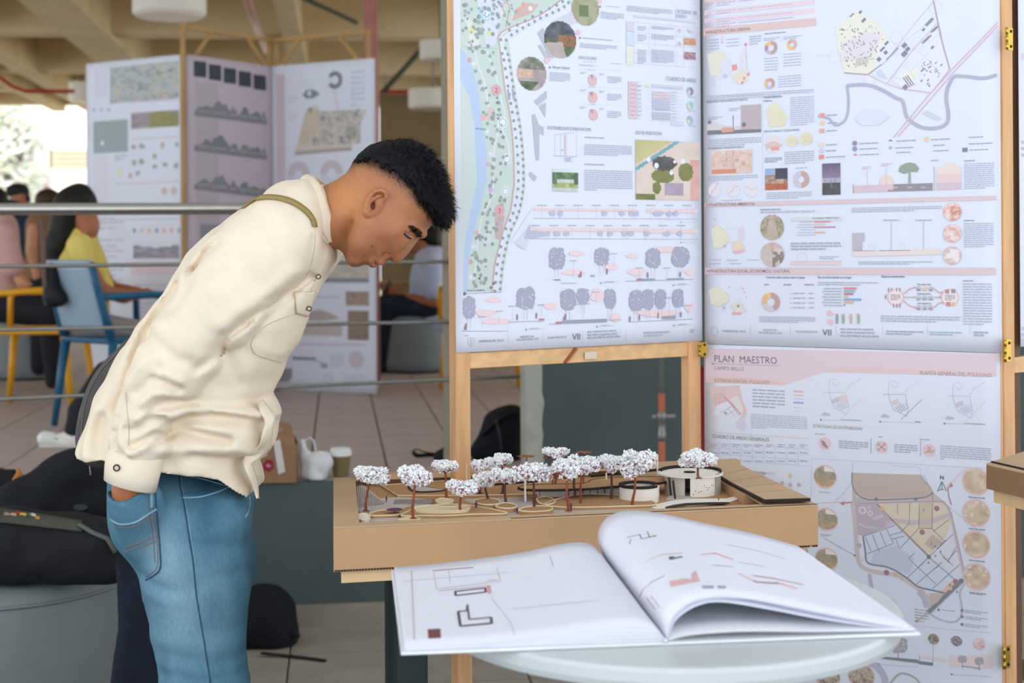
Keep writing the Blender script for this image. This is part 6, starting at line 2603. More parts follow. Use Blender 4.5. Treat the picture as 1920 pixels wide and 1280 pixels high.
pl('r',[(930,290),(960,330)],3,'#a08a98')
pl('r',[(945,285),(975,325)],2,'#a08a98')
pl('r',[(1240,170),(1330,185)],1.6,'#c7bccb')
pl('r',[(1200,110),(1300,130),(1400,160)],1.4,'#cfc6d2')
for s_,m_ in bp.items():
    if m_.v:
        m_.build('printed_drawing',MV('print_ink',.7,.15),lo if s_ == 'l' else ro)['kind'] = 'stuff'

# ================================================================ THE YOUNG MAN BENDING OVER THE MODEL
YC = 2.74


def Z6(p):
    return (120 + p[0] / 2.0,320 + p[1] / 2.0)


def Z3(p):
    return (p[0] / 2.56,780 + p[1] / 2.56)


def ZF(p):
    return (600 + p[0] / 4.5714,240 + p[1] / 4.5714)


def XZ(pts,d,conv=None):
    out = []
    for p in pts:
        q = conv(p) if conv else p
        w = P(q[0],q[1],d)
        out.append((w.x,w.z))
    return out


def smooth_poly(pts,n=4):
    return [tuple(q) for q in spline(pts,n,True)]


man = empty('person',(-0.62,YC,0),'person in cream shirt and blue jeans bending forward over the model, hand in back pocket','person')
m_shirt = M('cream_cotton','#e8d9c2',0.85,0.025,30,0.22,420,spec=0.12)
m_btn = M('button_brown','#4a352c',0.4,0.1,60)
m_thread = M('cream_thread','#cdbfa2',0.8,0.05,60)

# ---------------------------------------------------------------- shirt
torso = [(905,40),(930,90),(960,180),(985,260),(1008,300),(1006,335),(985,368),(960,400),(945,440),(925,495),(900,545),(880,600),(860,650),(835,700),
         (800,760),(770,810),(752,850),(778,893),(792,925),(784,965),(779,1010),(774,1042),(740,1068),(712,1086),(708,1110),(722,1150),(732,1190),(735,1260),
         (690,1330),(560,1330),(400,1330),(200,1330),(10,1330),(18,1180),(28,1075),(44,1010),(60,960),(78,915),(110,842),(150,770),(190,702),(240,630),
         (290,552),(340,482),(390,402),(430,335),(480,272),(540,212),(620,153),(700,104),(800,72),(865,62)]
V = Vol((-0.93,2.42,0.85),(-0.27,3.06,1.64),0.0048)
V.inflate(XZ(torso,YC - .055,Z6),YC,0.115,0.185)
# sleeves
arm = [((520,448),2.625,.080),((478,490),2.60,.082),((415,562),2.565,.076),((352,640),2.55,.069),((310,700),2.545,.064),((278,770),2.545,.056),((262,822),2.545,.049),((254,858),2.545,.044)]
pts = [P(p[0],p[1],d) for p,d,r in arm]
rs = [r for _,_,r in arm]
V.chain(pts,rs,0.016)
far = [Vector((p.x + .015,2 * YC - p.y,p.z)) for p in pts]
V.chain(far,rs,0.016)
# shoulder yoke towards the neck
V.cap(P(545,395,2.66),P(600,400,2.72),.055,.05,0.03)
V.cap(P(545,395,2.82),P(600,400,2.76),.055,.05,0.03)

near = lambda y: (1 / (1 + np.exp((y - (YC - .03)) / .02)))
fold = lambda pts,a,w: (XZ(pts,YC - .14,Z6),a,w)
FO = [
    # elbow and forearm creases
    fold([(478,800),(436,776),(392,760)],.010,.007),fold([(492,770),(450,745),(405,735)],-.006,.007),
    fold([(462,850),(410,858),(372,905)],.011,.008),fold([(448,812),(400,812),(352,850)],-.007,.008),
    fold([(425,905),(372,918),(325,950),(290,945)],.009,.008),fold([(430,880),(375,888),(330,905)],-.006,.007),
    fold([(395,962),(352,985),(308,1005)],.009,.007),fold([(385,985),(340,1020),(300,1035)],-.005,.007),
    fold([(238,960),(246,1020),(285,1052)],.007,.006),fold([(262,930),(270,990),(310,1030)],-.005,.006),
    fold([(212,900),(205,980),(200,1050)],.004,.005),fold([(290,840),(262,900),(250,950)],.006,.007),
    fold([(520,700),(480,690),(420,640),(350,600)],.006,.012),fold([(345,590),(300,640),(285,720)],.006,.008),
    fold([(380,680),(330,730),(300,790)],-.005,.010),fold([(420,720),(380,770),(330,810)],.006,.008),
    # sleeve against the chest
    fold([(905,400),(850,450),(770,510),(700,566),(640,612),(592,688),(540,728)],.011,.008),
    fold([(880,380),(800,450),(720,500),(640,570)],-.006,.016),
    # shoulder and back
    fold([(596,268),(540,312),(498,380),(492,450)],.006,.009),fold([(560,250),(505,300),(455,380)],-.004,.010),
    fold([(520,400),(480,470),(440,520)],.005,.010),fold([(700,250),(640,330),(590,380)],.003,.014),
    fold([(400,425),(340,520),(290,600),(262,700),(240,800),(205,890)],.012,.008),
    fold([(300,560),(240,680),(180,800),(140,900)],-.005,.020),fold([(230,720),(200,820),(150,980)],.004,.016),
    fold([(150,920),(140,990),(150,1060)],.006,.012),fold([(110,900),(90,980),(85,1060)],-.004,.012),
    # waist
    fold([(430,938),(500,918),(600,925),(690,950),(760,985)],.012,.010),fold([(440,900),(540,880),(660,900),(750,930)],-.008,.012),
    fold([(395,990),(450,962),(540,985),(620,1010)],.009,.009),fold([(420,1030),(520,1030),(640,1050),(700,1075)],-.006,.014),
    fold([(560,870),(650,880),(735,880)],.005,.010),fold([(430,870),(480,850),(540,870),(580,930)],.005,.010),
    fold([(500,1060),(600,1090),(680,1110)],.006,.010),fold([(640,1110),(665,1160),(690,1200)],.006,.008),
    fold([(600,660),(640,740),(650,800)],.004,.016),fold([(690,620),(760,680),(800,700)],-.003,.016),
    # chest pocket and yoke
    fold([(905,400),(840,458),(780,480)],.005,.006),fold([(935,250),(925,330),(900,400)],.004,.005),
    fold([(850,470),(800,520),(760,560)],.004,.008),fold([(800,480),(760,530),(720,600)],-.003,.010),
]
V.folds([(p_,a_ * 1.5,w_ * .9) for p_,a_,w_ in FO],near)
x,y,z = np.meshgrid(*V.ax,indexing='ij',sparse=True)
V.f += (0.0045 * vnoise((x + z) * 14 + 0 * y,y * 9 + 0 * x,(z - x) * 5.5,3) + 0.0024 * vnoise((x + .6 * z) * 34,y * 22 + 0 * x,(z - .6 * x) * 15,5)).astype(np.float32)
# hem and cuff ends are cut clean
X2,Z2 = np.meshgrid(V.ax[0],V.ax[2],indexing='ij')
hem = [(-80,1072),(28,1071),(60,1076),(110,1077),(150,1072),(182,1064),(182,1064),(360,1102),(450,1116),(540,1128),(600,1148),(642,1190),(668,1214),(686,1236),(692,1196),
       (700,1150),(722,1190),(728,1232),(800,1232),(1200,1200),(1200,-300),(-80,-300)]
hs = poly_sd(X2,Z2,XZ(hem,YC - .10,Z6))
V.f = np.maximum(V.f,(-hs)[:,None,:]).astype(np.float32)
# sleeves are cut just inside the cuff
for pa,pb in ((pts[-2],pts[-1]),):
    pass
sv,sq = V.mesh(1)
shirt = mesh_obj('shirt',sv,sq,m_shirt,man,smooth=True)
shirt['label'] = 'cream long sleeved cotton shirt'
ST = bvh_of(sv,sq)


def patch(tree,quad,name,mat,parent,off=0.003,nx=8,ny=8,thick=0.0025):
    """a piece of cloth lying on a surface; quad = four pixel corners"""
    a,b,c,d = [np.array(q,float) for q in quad]
    pts_ = []
    last = None
    for j in range(ny + 1):
        for i in range(nx + 1):
            s,t = i / nx,j / ny
            q = (a * (1 - s) + b * s) * (1 - t) + (d * (1 - s) + c * s) * t
            hp = hit(tree,q[0],q[1],off)
            if hp is None:
                hp = P(q[0],q[1],last if last else YC)
            last = hp.y
            pts_.append(hp)
    mb = MB()
    fs = [(j * (nx + 1) + i,j * (nx + 1) + i + 1,(j + 1) * (nx + 1) + i + 1,(j + 1) * (nx + 1) + i) for j in range(ny) for i in range(nx)]
    mb.add(pts_,fs)
    o = mb.build(name,mat,parent,smooth=True)
    md = o.modifiers.new('thickness','SOLIDIFY')
    md.thickness = thick
    md.offset = 0
    return o


def seam(tree,pts,name,mat,parent,r=0.0009,off=0.0004,n=6,seg=5):
    q = lay(tree,pts,off,n)
    # drop jumps where the line leaves the cloth
    runs,cur = [],[]
    for p in q:
        if cur and (p - cur[-1]).length > 0.03:
            runs.append(cur)
            cur = []
        cur.append(p)
    runs.append(cur)
    mb = MB()
    c = max(runs,key=len)
    if len(c) > 1:
        mb.tube(c,r,seg)
    if mb.v:
        return mb.build(name,mat,parent,smooth=True)


pk = patch(ST,[Z6((862,458)),Z6((940,450)),Z6((912,545)),Z6((868,532))],'pocket_flap',m_shirt,shirt,.003)
seam(ST,[Z6(p) for p in ((868,535),(800,560),(735,595),(705,635),(702,660),(720,688),(770,705),(815,718))],'pocket_seam',m_thread,shirt,.0011)
seam(ST,[Z6(p) for p in ((942,200),(938,300),(910,390),(860,440))],'armhole_seam',m_thread,shirt,.0009)
seam(ST,[Z6(p) for p in ((995,300),(970,370),(950,395),(925,450))],'placket_seam',m_thread,shirt,.0009)
seam(ST,[Z6(p) for p in ((232,830),(238,900),(243,960),(243,1030))],'sleeve_placket',m_thread,shirt,.0009)


def button(px,py,tree,parent,r=.0045,off=.003,pale=True):
    h_ = hit(tree,px,py,off)
    if h_ is None:
        return
    R = Vector((0,1,0)).rotation_difference(Vector((0.1,1,0))).to_matrix()
    mb = MB()
    ring_ = [h_ + Vector((r * math.cos(a),-.0005,r * math.sin(a))) for a in np.linspace(0,2 * math.pi,15)]
    mb.tube(ring_,r * .28,6,cap=False)
    o = mb.build('button',m_btn,parent,smooth=True)
    mb = MB()
    disc_ = [h_ + Vector((r * math.cos(a),-.0003,r * math.sin(a))) for a in np.linspace(0,2 * math.pi,14,endpoint=False)]
    mb.add(disc_,[list(range(14))])
    mb.build('button_face',M('button_face','#d9cbb4',.4),o)


button(*Z6((904,508)),ST,shirt,.0042,.0095)
button(*Z6((948,388)),ST,shirt,.0040,.006)

# cuff: an open ring of cloth round the wrist
cu = MB()
c0,c1 = P(253,852,2.545),P(244,909,2.535)
n = 28


def cuff_ring(c,rx,ry,tilt):
    return [c + Vector((rx * math.cos(a),ry * math.sin(a),-tilt * math.cos(a))) for a in np.linspace(0,2 * math.pi,n,endpoint=False)]


rings = [cuff_ring(c0 + Vector((0,0,.006)),.040,.036,.006),cuff_ring(c0,.046,.042,.008),cuff_ring((c0 + c1) / 2,.0445,.041,.010),cuff_ring(c1,.0415,.040,.0125)]
vs = [p for r_ in rings for p in r_]
fs = [(i * n + k,i * n + (k + 1) % n,(i + 1) * n + (k + 1) % n,(i + 1) * n + k) for i in range(3) for k in range(n)]
cu.add(vs,fs)
cuff = cu.build('cuff',m_shirt,shirt,smooth=True)
md = cuff.modifiers.new('thickness','SOLIDIFY')
md.thickness = .004
CT = bvh_of(vs,fs)
button(223,877,CT,cuff,.0052,.0075)
seam(CT,[(208,866),(230,871),(260,874),(292,874)],'cuff_seam',m_thread,cuff,.0008)
# the other cuff, on the far side of his body
cu = MB()
vs2 = [(p.x + .015,2 * YC - p.y,p.z) for p in vs]
cu.add(vs2,[f_[::-1] for f_ in fs])
cuff2 = cu.build('cuff',m_shirt,shirt,smooth=True)
md = cuff2.modifiers.new('thickness','SOLIDIFY')
md.thickness = .004

# collar
for sgn in (1,-1):
    top = [((573,326),0.0),((590,333),.040),((606,350),.066),((618,376),.079),((626,405),.078),((631,432),.064),((630,455),.045)]
    bot = [((553,351),0.0),((566,362),.062),((578,378),.088),((590,404),.099),((599,428),.094),((606,444),.079),((613,456),.060)]
    T = spline([tuple(P(p[0],p[1],YC - .03) - Vector((0,0,0))) + (y_,) for p,y_ in top],5)
    B = spline([tuple(P(p[0],p[1],YC - .05) - Vector((0,0,0))) + (y_,) for p,y_ in bot],5)
    mb = MB()
    m_ = len(T) - 1

    def cf(s,t):
        i = int(round(s * m_))
        a,b = T[i],B[i]
        w = a * (1 - t) + b * t
        bulge = .010 * math.sin(math.pi * min(1,t * 1.2)) * (1 - .5 * s)
        ysh = w[3] + bulge
        return Vector((w[0] - bulge * .3,YC - sgn * ysh,w[2] + bulge * .4))
    mb.grid(m_,8,cf)
    if sgn < 0:
        mb.f = [f_[::-1] for f_ in mb.f]
    co = mb.build('collar',m_shirt,shirt,smooth=True)
    md = co.modifiers.new('thickness','SOLIDIFY')
    md.thickness = .004
    md.offset = 0
    if sgn == 1:
        KT = bvh_of(mb.v,mb.f)
        seam(KT,[(560,354),(580,374),(593,402),(602,428),(614,450)],'collar_seam',m_thread,co,.0008,.0026)
button(618,459,KT,shirt,.0035,.002)
# loose front edge of the shirt below the chest
ou = [(492,749),(505,765),(515,779),(513,796),(510,820),(508,840),(488,858),(473,866),(475,878),(482,901),(485,934)]
inn = [(484,752),(488,772),(497,790),(492,815),(486,836),(466,850),(456,862),(460,878),(470,900),(478,922),(482,934)]
OU,IN = spline(ou,4),spline(inn,4)
mb = MB()
m_ = len(OU) - 1
mb.grid(m_,3,lambda s,t: P(*(np.array(OU[int(round(s * m_))]) * (1 - t) + np.array(IN[int(round(s * m_))]) * t),2.655 - .03 * t + .012 * math.sin(s * 15)))
o = mb.build('front_placket',m_shirt,shirt,smooth=True)
md = o.modifiers.new('thickness','SOLIDIFY')
md.thickness = .003
md.offset = 0

# ---------------------------------------------------------------- jeans
m_jean = MV('washed_denim',.8,.12,bump=.25,bscale=900,var=.10,vscale=260,stretch=(1,1,.35))
hipo = [(497,215),(500,300),(506,420),(515,520),(545,600),(590,660),(640,722),(668,770),(690,900),(900,900),(1192,860),(1190,700),(1180,600),(1185,480),(1193,390),(1150,330),(1090,290),(1000,262),(860,230),(640,215)]
leg = [(520,480),(545,600),(590,662),(640,724),(670,772),(676,832),(690,930),(710,1022),(730,1150),(746,1290),(770,1500),(800,1750),(830,2250),(845,2640),(1100,2640),(1110,2250),(1140,1750),(1165,1500),
       (1186,1290),(1166,1150),(1172,1050),(1174,950),(1190,850),(1190,700),(1182,600),(1185,480),(1100,400),(760,400)]
V = Vol((-0.80,2.48,0.06),(-0.36,3.0,1.14),0.0055)
V.inflate(XZ(hipo,YC - .05,Z3),YC,0.10,0.175)
hipf = V.f.copy()
for yc,dd in ((YC - .088,-.03),(YC + .092,.06)):
    V.inflate(XZ(leg,yc - .03,Z3),yc,0.085,0.088,k=.018)
foldj = lambda pts,a,w: (XZ(pts,YC - .14,Z3),a,w)
V.folds([
    foldj([(690,760),(740,800),(850,830)],.006,.012),foldj([(690,800),(760,850),(900,870)],-.004,.014),
    foldj([(1180,640),(1100,620),(1000,600),(900,590)],.004,.012),foldj([(1190,760),(1080,760),(960,800)],.004,.014),
    foldj([(1170,1010),(1100,1030),(1000,1010)],.004,.014),foldj([(1165,1160),(1080,1180),(960,1150),(800,1130)],.004,.016),
    foldj([(740,1240),(850,1230),(1000,1260),(1170,1250)],.006,.012),foldj([(720,1080),(800,1060),(900,1080)],-.004,.016),
    foldj([(860,240),(866,330),(888,450),(908,580),(927,700),(942,850),(966,1000),(986,1120),(1010,1290)],.0022,.004),
],near)
x,y,z = np.meshgrid(*V.ax,indexing='ij',sparse=True)
V.f += (0.003 * vnoise(x * 12 + z * 4,y * 9 + 0 * x,z * 11 + 0 * x,9) + .0012 * vnoise(x * 30,y * 30 + 0 * x,z * 24 + 0 * x,4)).astype(np.float32)
# the hand in the back pocket swells the cloth below the pocket opening
Hf = np.full(V.f.shape,10.0,np.float32)
keep,V.f = V.f,Hf
V.cap(P(243,920,2.545),P(252,950,2.56),.041,.043,.01)
V.cap(P(252,950,2.56),P(264,1015,2.59),.043,.034,.01)
V.cap(P(285,930,2.56),P(306,985,2.585),.018,.015,.02)
Hf,V.f = V.f,keep
X2,Z2 = np.meshgrid(V.ax[0],V.ax[2],indexing='ij')
pk_ = poly_sd(X2,Z2,XZ([(440,330),(512,352),(520,382),(560,402),(620,396),(672,368),(745,330),(900,300),(900,1000),(440,1000)],2.53,Z3))
Hf = np.maximum(Hf,(-pk_)[:,None,:]).astype(np.float32)
V.mix((slice(None),) * 3,Hf,.008)
zt = P(*Z3((497,236)),YC - .14).z
X2,Z2 = np.meshgrid(V.ax[0],V.ax[2],indexing='ij')
wl = poly_sd(X2,Z2,XZ([(300,234),(497,236),(640,236),(770,238),(860,248),(960,268),(1060,290),(1120,330),(1150,380),(1230,390),(1400,390),(1400,3000),(300,3000)],YC - .12,Z3))
V.f = np.maximum(V.f,(-wl)[:,None,:]).astype(np.float32)
jv,jq = V.mesh(2)
jx,jy = pix_np(jv)
# washed denim: paler along the thigh and seat, bluer at the sides; these fades are in the cloth
base,pale,deep = np.array(lin('#50798d')),np.array(lin('#7c9cab')),np.array(lin('#33586e'))
fade = np.exp(-(((jx - 330) / 45) ** 2 + ((jy - 1120) / 130) ** 2)) + .7 * np.exp(-(((jx - 300) / 40) ** 2 + ((jy - 1040) / 50) ** 2)) + .5 * np.exp(-(((jx - 400) / 40) ** 2 + ((jy - 1150) / 120) ** 2))
nn = vnoise(jv[:,0] * 22,jv[:,1] * 22,jv[:,2] * 9,21) * .5 + .5
fade = np.clip(fade * .8 + (nn - .5) * .5,0,1)[:,None]
dk = np.clip(np.exp(-((jx - 385) / 26) ** 2) * np.clip((1080 - jy) / 100,0,1) * .6 + np.clip((nn - .62) * 1.6,0,.5),0,1)[:,None]
jc = base * (1 - fade) + pale * fade
jc = jc * (1 - dk) + deep * dk
jeans = mesh_obj('jeans',jv,jq,m_jean,man,smooth=True,vcol=jc)
jeans['label'] = 'washed light blue denim jeans'
JT = bvh_of(jv,jq)
m_seam = M('denim_seam','#2f5268',.8,.1,60)
m_stitch = M('brown_stitch','#8d6a63',.8,.1,60)
m_light = M('pale_denim_edge','#7fa0b0',.8,.1,60)
JS = lambda pts,r=.0011,mat=None,name='seam',off=.0006: seam(JT,[Z3(p) for p in pts],name,mat or m_seam,jeans,r,off)
JS([(858,238),(864,330),(888,450),(908,580),(927,700),(942,850),(966,1000),(986,1120),(1010,1278)],.0013)
JS([(866,250),(874,340),(897,450),(917,580),(936,700),(951,850)],.0007,m_light)
JS([(875,392),(960,388),(1040,366),(1105,338)],.0018,m_light)
JS([(877,372),(960,368),(1040,346),(1095,322)],.0010)
JS([(866,282),(960,300),(1040,322),(1085,336)],.0009,m_light)
JS([(506,262),(600,268),(700,262),(850,268)],.0012)
JS([(745,338),(750,440),(762,560),(769,650),(766,738),(700,786)],.0016)
JS([(735,345),(738,440),(750,560),(757,650),(752,728),(700,770)],.0007,m_stitch)
JS([(712,380),(716,440),(728,520),(738,600),(744,700)],.0008,m_stitch)
JS([(598,632),(640,616),(690,600),(755,574)],.0009,m_stitch)
JS([(604,652),(650,634),(700,618),(755,600)],.0009,m_stitch)
JS([(508,470),(540,500),(580,518),(650,508),(720,464),(750,446)],.0022,m_light)
JS([(512,492),(545,520),(585,534),(655,524),(722,480)],.0010,m_stitch)
JS([(1196,385),(1198,420),(1190,460),(1176,486)],.0016,m_light)
JS([(724,344),(726,440)],.0040,M('denim_loop','#6d9ab0',.8,.1,200),'belt_loop')
JS([(560,236),(562,290)],.0040,MATS['denim_loop'],'belt_loop')
# belt showing between shirt and waistband
bq = lay(JT,[Z3(p) for p in ((866,262),(920,270),(1000,288),(1080,312))],.002)
if len(bq) > 3:
    mb = MB()
    vs,fs = [],[]
    for p in bq:
        vs += [p + Vector((0,-.002,.0065)),p + Vector((0,-.002,-.005))]
    fs = [(2 * i,2 * i + 1,2 * i + 3,2 * i + 2) for i in range(len(bq) - 1)]
    o = mb.add(vs,fs).build('belt',M('belt_grey','#5f6268',.6,.1,60),man,smooth=True)
    md = o.modifiers.new('thickness','SOLIDIFY')
    md.thickness = .003
    o['label'] = 'grey belt with pale lettering'
    BT = bvh_of(vs,fs)
    for k in range(9):
        x0 = 364 + k * 4.2
        yy = 887 + k * 1.2
        seam(BT,[(x0,yy + 2),(x0 + 1.2,yy - 2),(x0 + 2.4,yy + 1.5)],'belt_print',M('belt_print','#c9ccd2',.6),o,.0005,.0022,2,4)

# shoes below the frame
for yc,dx in ((YC - .085,.02),(YC + .09,.05)):
    v,q = blob([('c',(-.66 + dx,yc,.05),(-.50 + dx,yc - .01,.045),.042,.040),('c',(-.50 + dx,yc - .01,.045),(-.42 + dx,yc - .01,.04),.042,.034),('c',(-.64 + dx,yc,.06),(-.63 + dx,yc,.12),.04,.045)],.008,.02,2,cut=lambda x,y,z: (0.014 - z) + 0 * x + 0 * y)
    sh = mesh_obj('shoe',v,q,M('shoe_white','#d8d5ce',.6),man,smooth=True)
    MB().prism([(-.71 + dx,-.045),(-.60 + dx,-.048),(-.45 + dx,-.05),(-.385 + dx,-.03),(-.385 + dx,.02),(-.45 + dx,.042),(-.60 + dx,.045),(-.71 + dx,.04)],.001,.022,lambda a,b,c: (a,b + yc,c)).build('sole',M('sole_rubber','#efeeea',.7),sh,bevel=.004)

# ---------------------------------------------------------------- head, neck, hand
prof = [(-60,560),(25,490),(130,440),(210,385),(245,338),(272,290),(330,222),(420,160),(520,122),(640,108),(760,124),(860,175),(940,255),(1000,345),(1034,440),(1044,540),(1034,640),(1018,715),(990,785),(955,828),
        (915,872),(890,900),(872,925),(845,945),(815,985),(775,1042),(720,1108),(690,1140),(662,1156),(632,1156),(608,1144),(592,1124),(577,1133),(556,1156),(528,1170),(500,1168),(484,1160),(474,1176),(446,1189),(420,1188),
        (396,1174),(370,1172),(330,1188),(290,1196),(250,1186),(220,1160),(204,1112),(187,1072),(160,1046),(100,1030),(0,1010),(-120,900)]
HC = 2.715
V = Vol((-0.46,HC - .105,1.36),(-0.09,HC + .105,1.66),0.0023)
pz = XZ(prof,HC - .02,ZF)
sx0,sx1 = P(*ZF((230,600)),HC).x,P(*ZF((480,600)),HC).x
zz0,zz1 = P(*ZF((500,900)),HC).z,P(*ZF((500,1130)),HC).z


def Wh(X,Z):
    t = np.clip((X - sx0) / (sx1 - sx0),0,1)
    t = t * t * (3 - 2 * t)
    w = .060 + .0175 * t
    q_ = np.clip((zz0 - Z) / (zz0 - zz1),0,1)
    return w - .020 * q_ * q_ * (3 - 2 * q_)


V.inflate(pz,HC,.075,.077,Wz=Wh)
FP = lambda p,y_: np.array((P(*ZF(p),HC - y_).x,HC - y_,P(*ZF(p),HC - y_).z))
for sg in (1,-1):
    fp = lambda p,y_: FP(p,y_ * 1.0) * np.array((1,0,1)) + np.array((0,HC - sg * y_,0))
    V.cap(fp((780,838),.052),fp((868,905),.024),.0075,.0085,.010)                 # brow ridge
    V.ell(fp((752,925),.047),(.013,.010,.012),k=.008,sub=True)                      # eye hollow
    V.ell(fp((742,922),.0415),(.0118,.0105,.0105),k=.003)                            # lid over the eyeball
    V.cap(fp((640,860),.058),fp((690,960),.040),.016,.012,.02)                     # cheekbone
    V.ell(fp((622,1090),.0145),(.0105,.0075,.0100),k=.006)                           # nostril wing
    V.ell(fp((612,1124),.0125),(.0050,.0055,.0040),k=.002,sub=True)                 # nostril
    V.chain([fp((575,1050),.026),fp((560,1095),.030),fp((545,1120),.028)],[.0035] * 3,.008,sub=True)   # fold beside the nose
    V.chain([fp((462,1122),.030),fp((500,1150),.021),fp((528,1158),.012)],[.0030,.0036,.0040],.006)   # upper lip
    V.chain([fp((440,1142),.028),fp((455,1168),.019),fp((450,1178),.010)],[.0030,.0040,.0045],.006)    # lower lip
    V.chain([fp((448,1122),.036),fp((466,1146),.0295),fp((478,1160),.022),fp((486,1166),.008)],[.0018] * 4,.002,sub=True)
    V.chain([fp((300,840),.056),fp((270,960),.050),fp((240,1080),.040)],[.010,.010,.010],.03,sub=True)   # under the jaw
    V.chain([fp((360,830),.066),fp((330,980),.056),fp((290,1110),.040)],[.010,.012,.012],.03)             # jaw line
    # ear
    e = lambda p,y_: fp(p,y_)
    V.ell(fp((470,632),.0800),(.017,.0065,.026),np.array(Matrix.Rotation(math.radians(24 if True else 0),3,'Y')),k=.008)
    V.ell(fp((456,640),.0910),(.0085,.007,.015),np.array(Matrix.Rotation(math.radians(24),3,'Y')),k=.004,sub=True)
    hx = [(402,742),(390,715),(392,672),(408,622),(436,572),(478,538),(526,530),(562,555),(568,592),(548,622)]
    V.chain([fp(p,.0845 + .008 * math.sin(math.pi * i / 9)) for i,p in enumerate(hx)],[.0052,.005,.0040,.0036,.0036,.0036,.0036,.0036,.0034,.0030],.003)
    V.chain([fp(p,.0885) for p in ((428,700),(430,660),(452,616),(490,586),(520,580))],[.0030] * 5,.003)
    V.ell(fp((492,648),.0810),(.0065,.006,.009),k=.004)                              # tragus
    V.ell(fp((408,728),.0815),(.0075,.0050,.0075),k=.004)                            # lobe
    V.ell(fp((452,668),.0840),(.0040,.010,.0075),k=.002,sub=True)                   # ear canal
hv,hq = V.mesh(1)
hx_,hy_ = pix_np(hv)
zx,zy = (hx_ - 600) * 4.5714,(hy_ - 240) * 4.5714
# ---- skin colours: stubble of the fade, lips, brows; shade painted in ear, nostril, jaw
skin = np.array(lin('#aa7049'))
hc = np.tile(skin,(len(hv),1))


def tint(c,cx,cy,sx,sy,a,ang=0.0):
    global hc
    ca,sa = math.cos(math.radians(ang)),math.sin(math.radians(ang))
    dx,dy = zx - cx,zy - cy
    u,w = dx * ca + dy * sa,-dx * sa + dy * ca
    t = (a * np.exp(-((u / sx) ** 2 + (w / sy) ** 2)))[:,None]
    hc = hc * (1 - t) + np.array(lin(c)) * t


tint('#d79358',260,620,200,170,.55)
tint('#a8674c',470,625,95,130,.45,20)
tint('#8a4a3a',455,655,30,45,.8,20)  # shade of the ear hollow, put into the skin colour
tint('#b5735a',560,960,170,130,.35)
tint('#8f5b45',270,1090,110,110,.45)  # lower jaw darkened as its shadow side
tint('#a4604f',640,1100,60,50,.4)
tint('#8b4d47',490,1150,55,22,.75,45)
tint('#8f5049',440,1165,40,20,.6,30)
tint('#4a2a22',612,1118,14,16,.9)  # dark of the nostril painted in
tint('#8d5f4d',745,925,45,28,.45,40)
tint('#2a1a17',752,930,36,7,.9,42)
tint('#9a684c',900,820,90,60,.35)
tint('#33211c',445,1012,9,9,.9)
tint('#5a382c',375,1092,6,6,.7)
tint('#5a3a30',790,850,6,6,.7)
hairline = [(262,292),(300,262),(400,278),(500,318),(600,372),(700,442),(780,505),(842,582),(868,640),(905,660),(935,712),(965,765),(990,800),(1300,900),(1300,-200),(100,-200),(180,240)]
sd = poly_sd(zx,zy,hairline)
nf = vnoise(hv[:,0] * 420,hv[:,1] * 420,hv[:,2] * 420,2)
fadew = np.clip((sd + 150) / 160,0,1) * np.where(zy < 640,1,np.clip((700 - zy) / 60,0,1))
fadew = np.clip(fadew ** 2.1 + nf * .10 * fadew,0,1)[:,None] * .86
# no stubble on ear or forehead front
ear = np.exp(-(((zx - 475) / 100) ** 2 + ((zy - 630) / 120) ** 2))[:,None]
fadew = fadew * (1 - np.clip(ear * 1.6,0,1))
hc = hc * (1 - fadew) + np.array(lin('#2a2220')) * fadew
# ---- neck into chest, forearm and hand (inside the clothes apart from the wrist)
wr_ = P(250,880,2.54)
hand = [('c',tuple(P(262,822,2.545)),tuple(wr_),.034,.030),('c',tuple(wr_),tuple(P(243,920,2.545)),.030,.030),('c',tuple(P(243,920,2.545)),tuple(P(250,950,2.56)),.030,.034)]
for k,(dx,ln) in enumerate(((-26,62),(-9,72),(9,74),(26,66))):
    a_,b_,c_ = P(250 + dx,955,2.565),P(256 + dx,955 + ln * .55,2.575),P(264 + dx,955 + ln,2.59)
    hand += [('c',tuple(a_),tuple(b_),.0095,.009),('c',tuple(b_),tuple(c_),.009,.0075)]
hand += [('c',tuple(P(285,930,2.56)),tuple(P(304,965,2.575)),.012,.0105),('c',tuple(P(304,965,2.575)),tuple(P(306,995,2.585)),.0105,.009)]
hand += [('c',tuple(pts[i]),tuple(pts[i + 1]),rs[i] * .6,rs[i + 1] * .6) for i in range(6)]
mir = lambda p: (p[0] + .015,2 * YC - p[1],p[2])
trunk = [('c',tuple(P(628,420,HC)),tuple(P(585,425,YC)),.036,.045),('c',tuple(P(585,425,YC)),tuple(P(480,540,YC)),.05,.08),('c',tuple(pts[0]),mir(pts[0]),.05,.05)]
v2,q2 = blob(trunk + hand + [('c',mir(h_[1]),mir(h_[2]),h_[3],h_[4]) for h_ in hand],.0052,.008,2)
allv = np.concatenate([hv,v2])
allq = np.concatenate([hq,q2 + len(hv)])
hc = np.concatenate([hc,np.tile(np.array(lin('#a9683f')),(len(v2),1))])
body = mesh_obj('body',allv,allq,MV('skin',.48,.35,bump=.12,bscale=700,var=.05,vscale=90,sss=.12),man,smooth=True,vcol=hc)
HT = bvh_of(hv,hq)

# eye seen as a dark slit under the lid
sl = lay(HT,[ZF(p) for p in ((722,902),(738,922),(758,938),(778,945))],.0006)
if len(sl) > 2:
    MB().tube(sl,.0013,6).build('eyelashes',M('lash_black','#14100f',.6),man,smooth=True)
sl = lay(HT,[ZF(p) for p in ((728,880),(748,896),(772,915),(798,925))],.0002)
if len(sl) > 2:
    MB().tube(sl,.0007,6).build('eyelid_crease',M('lid_brown','#7d4d3c',.6),man,smooth=True)

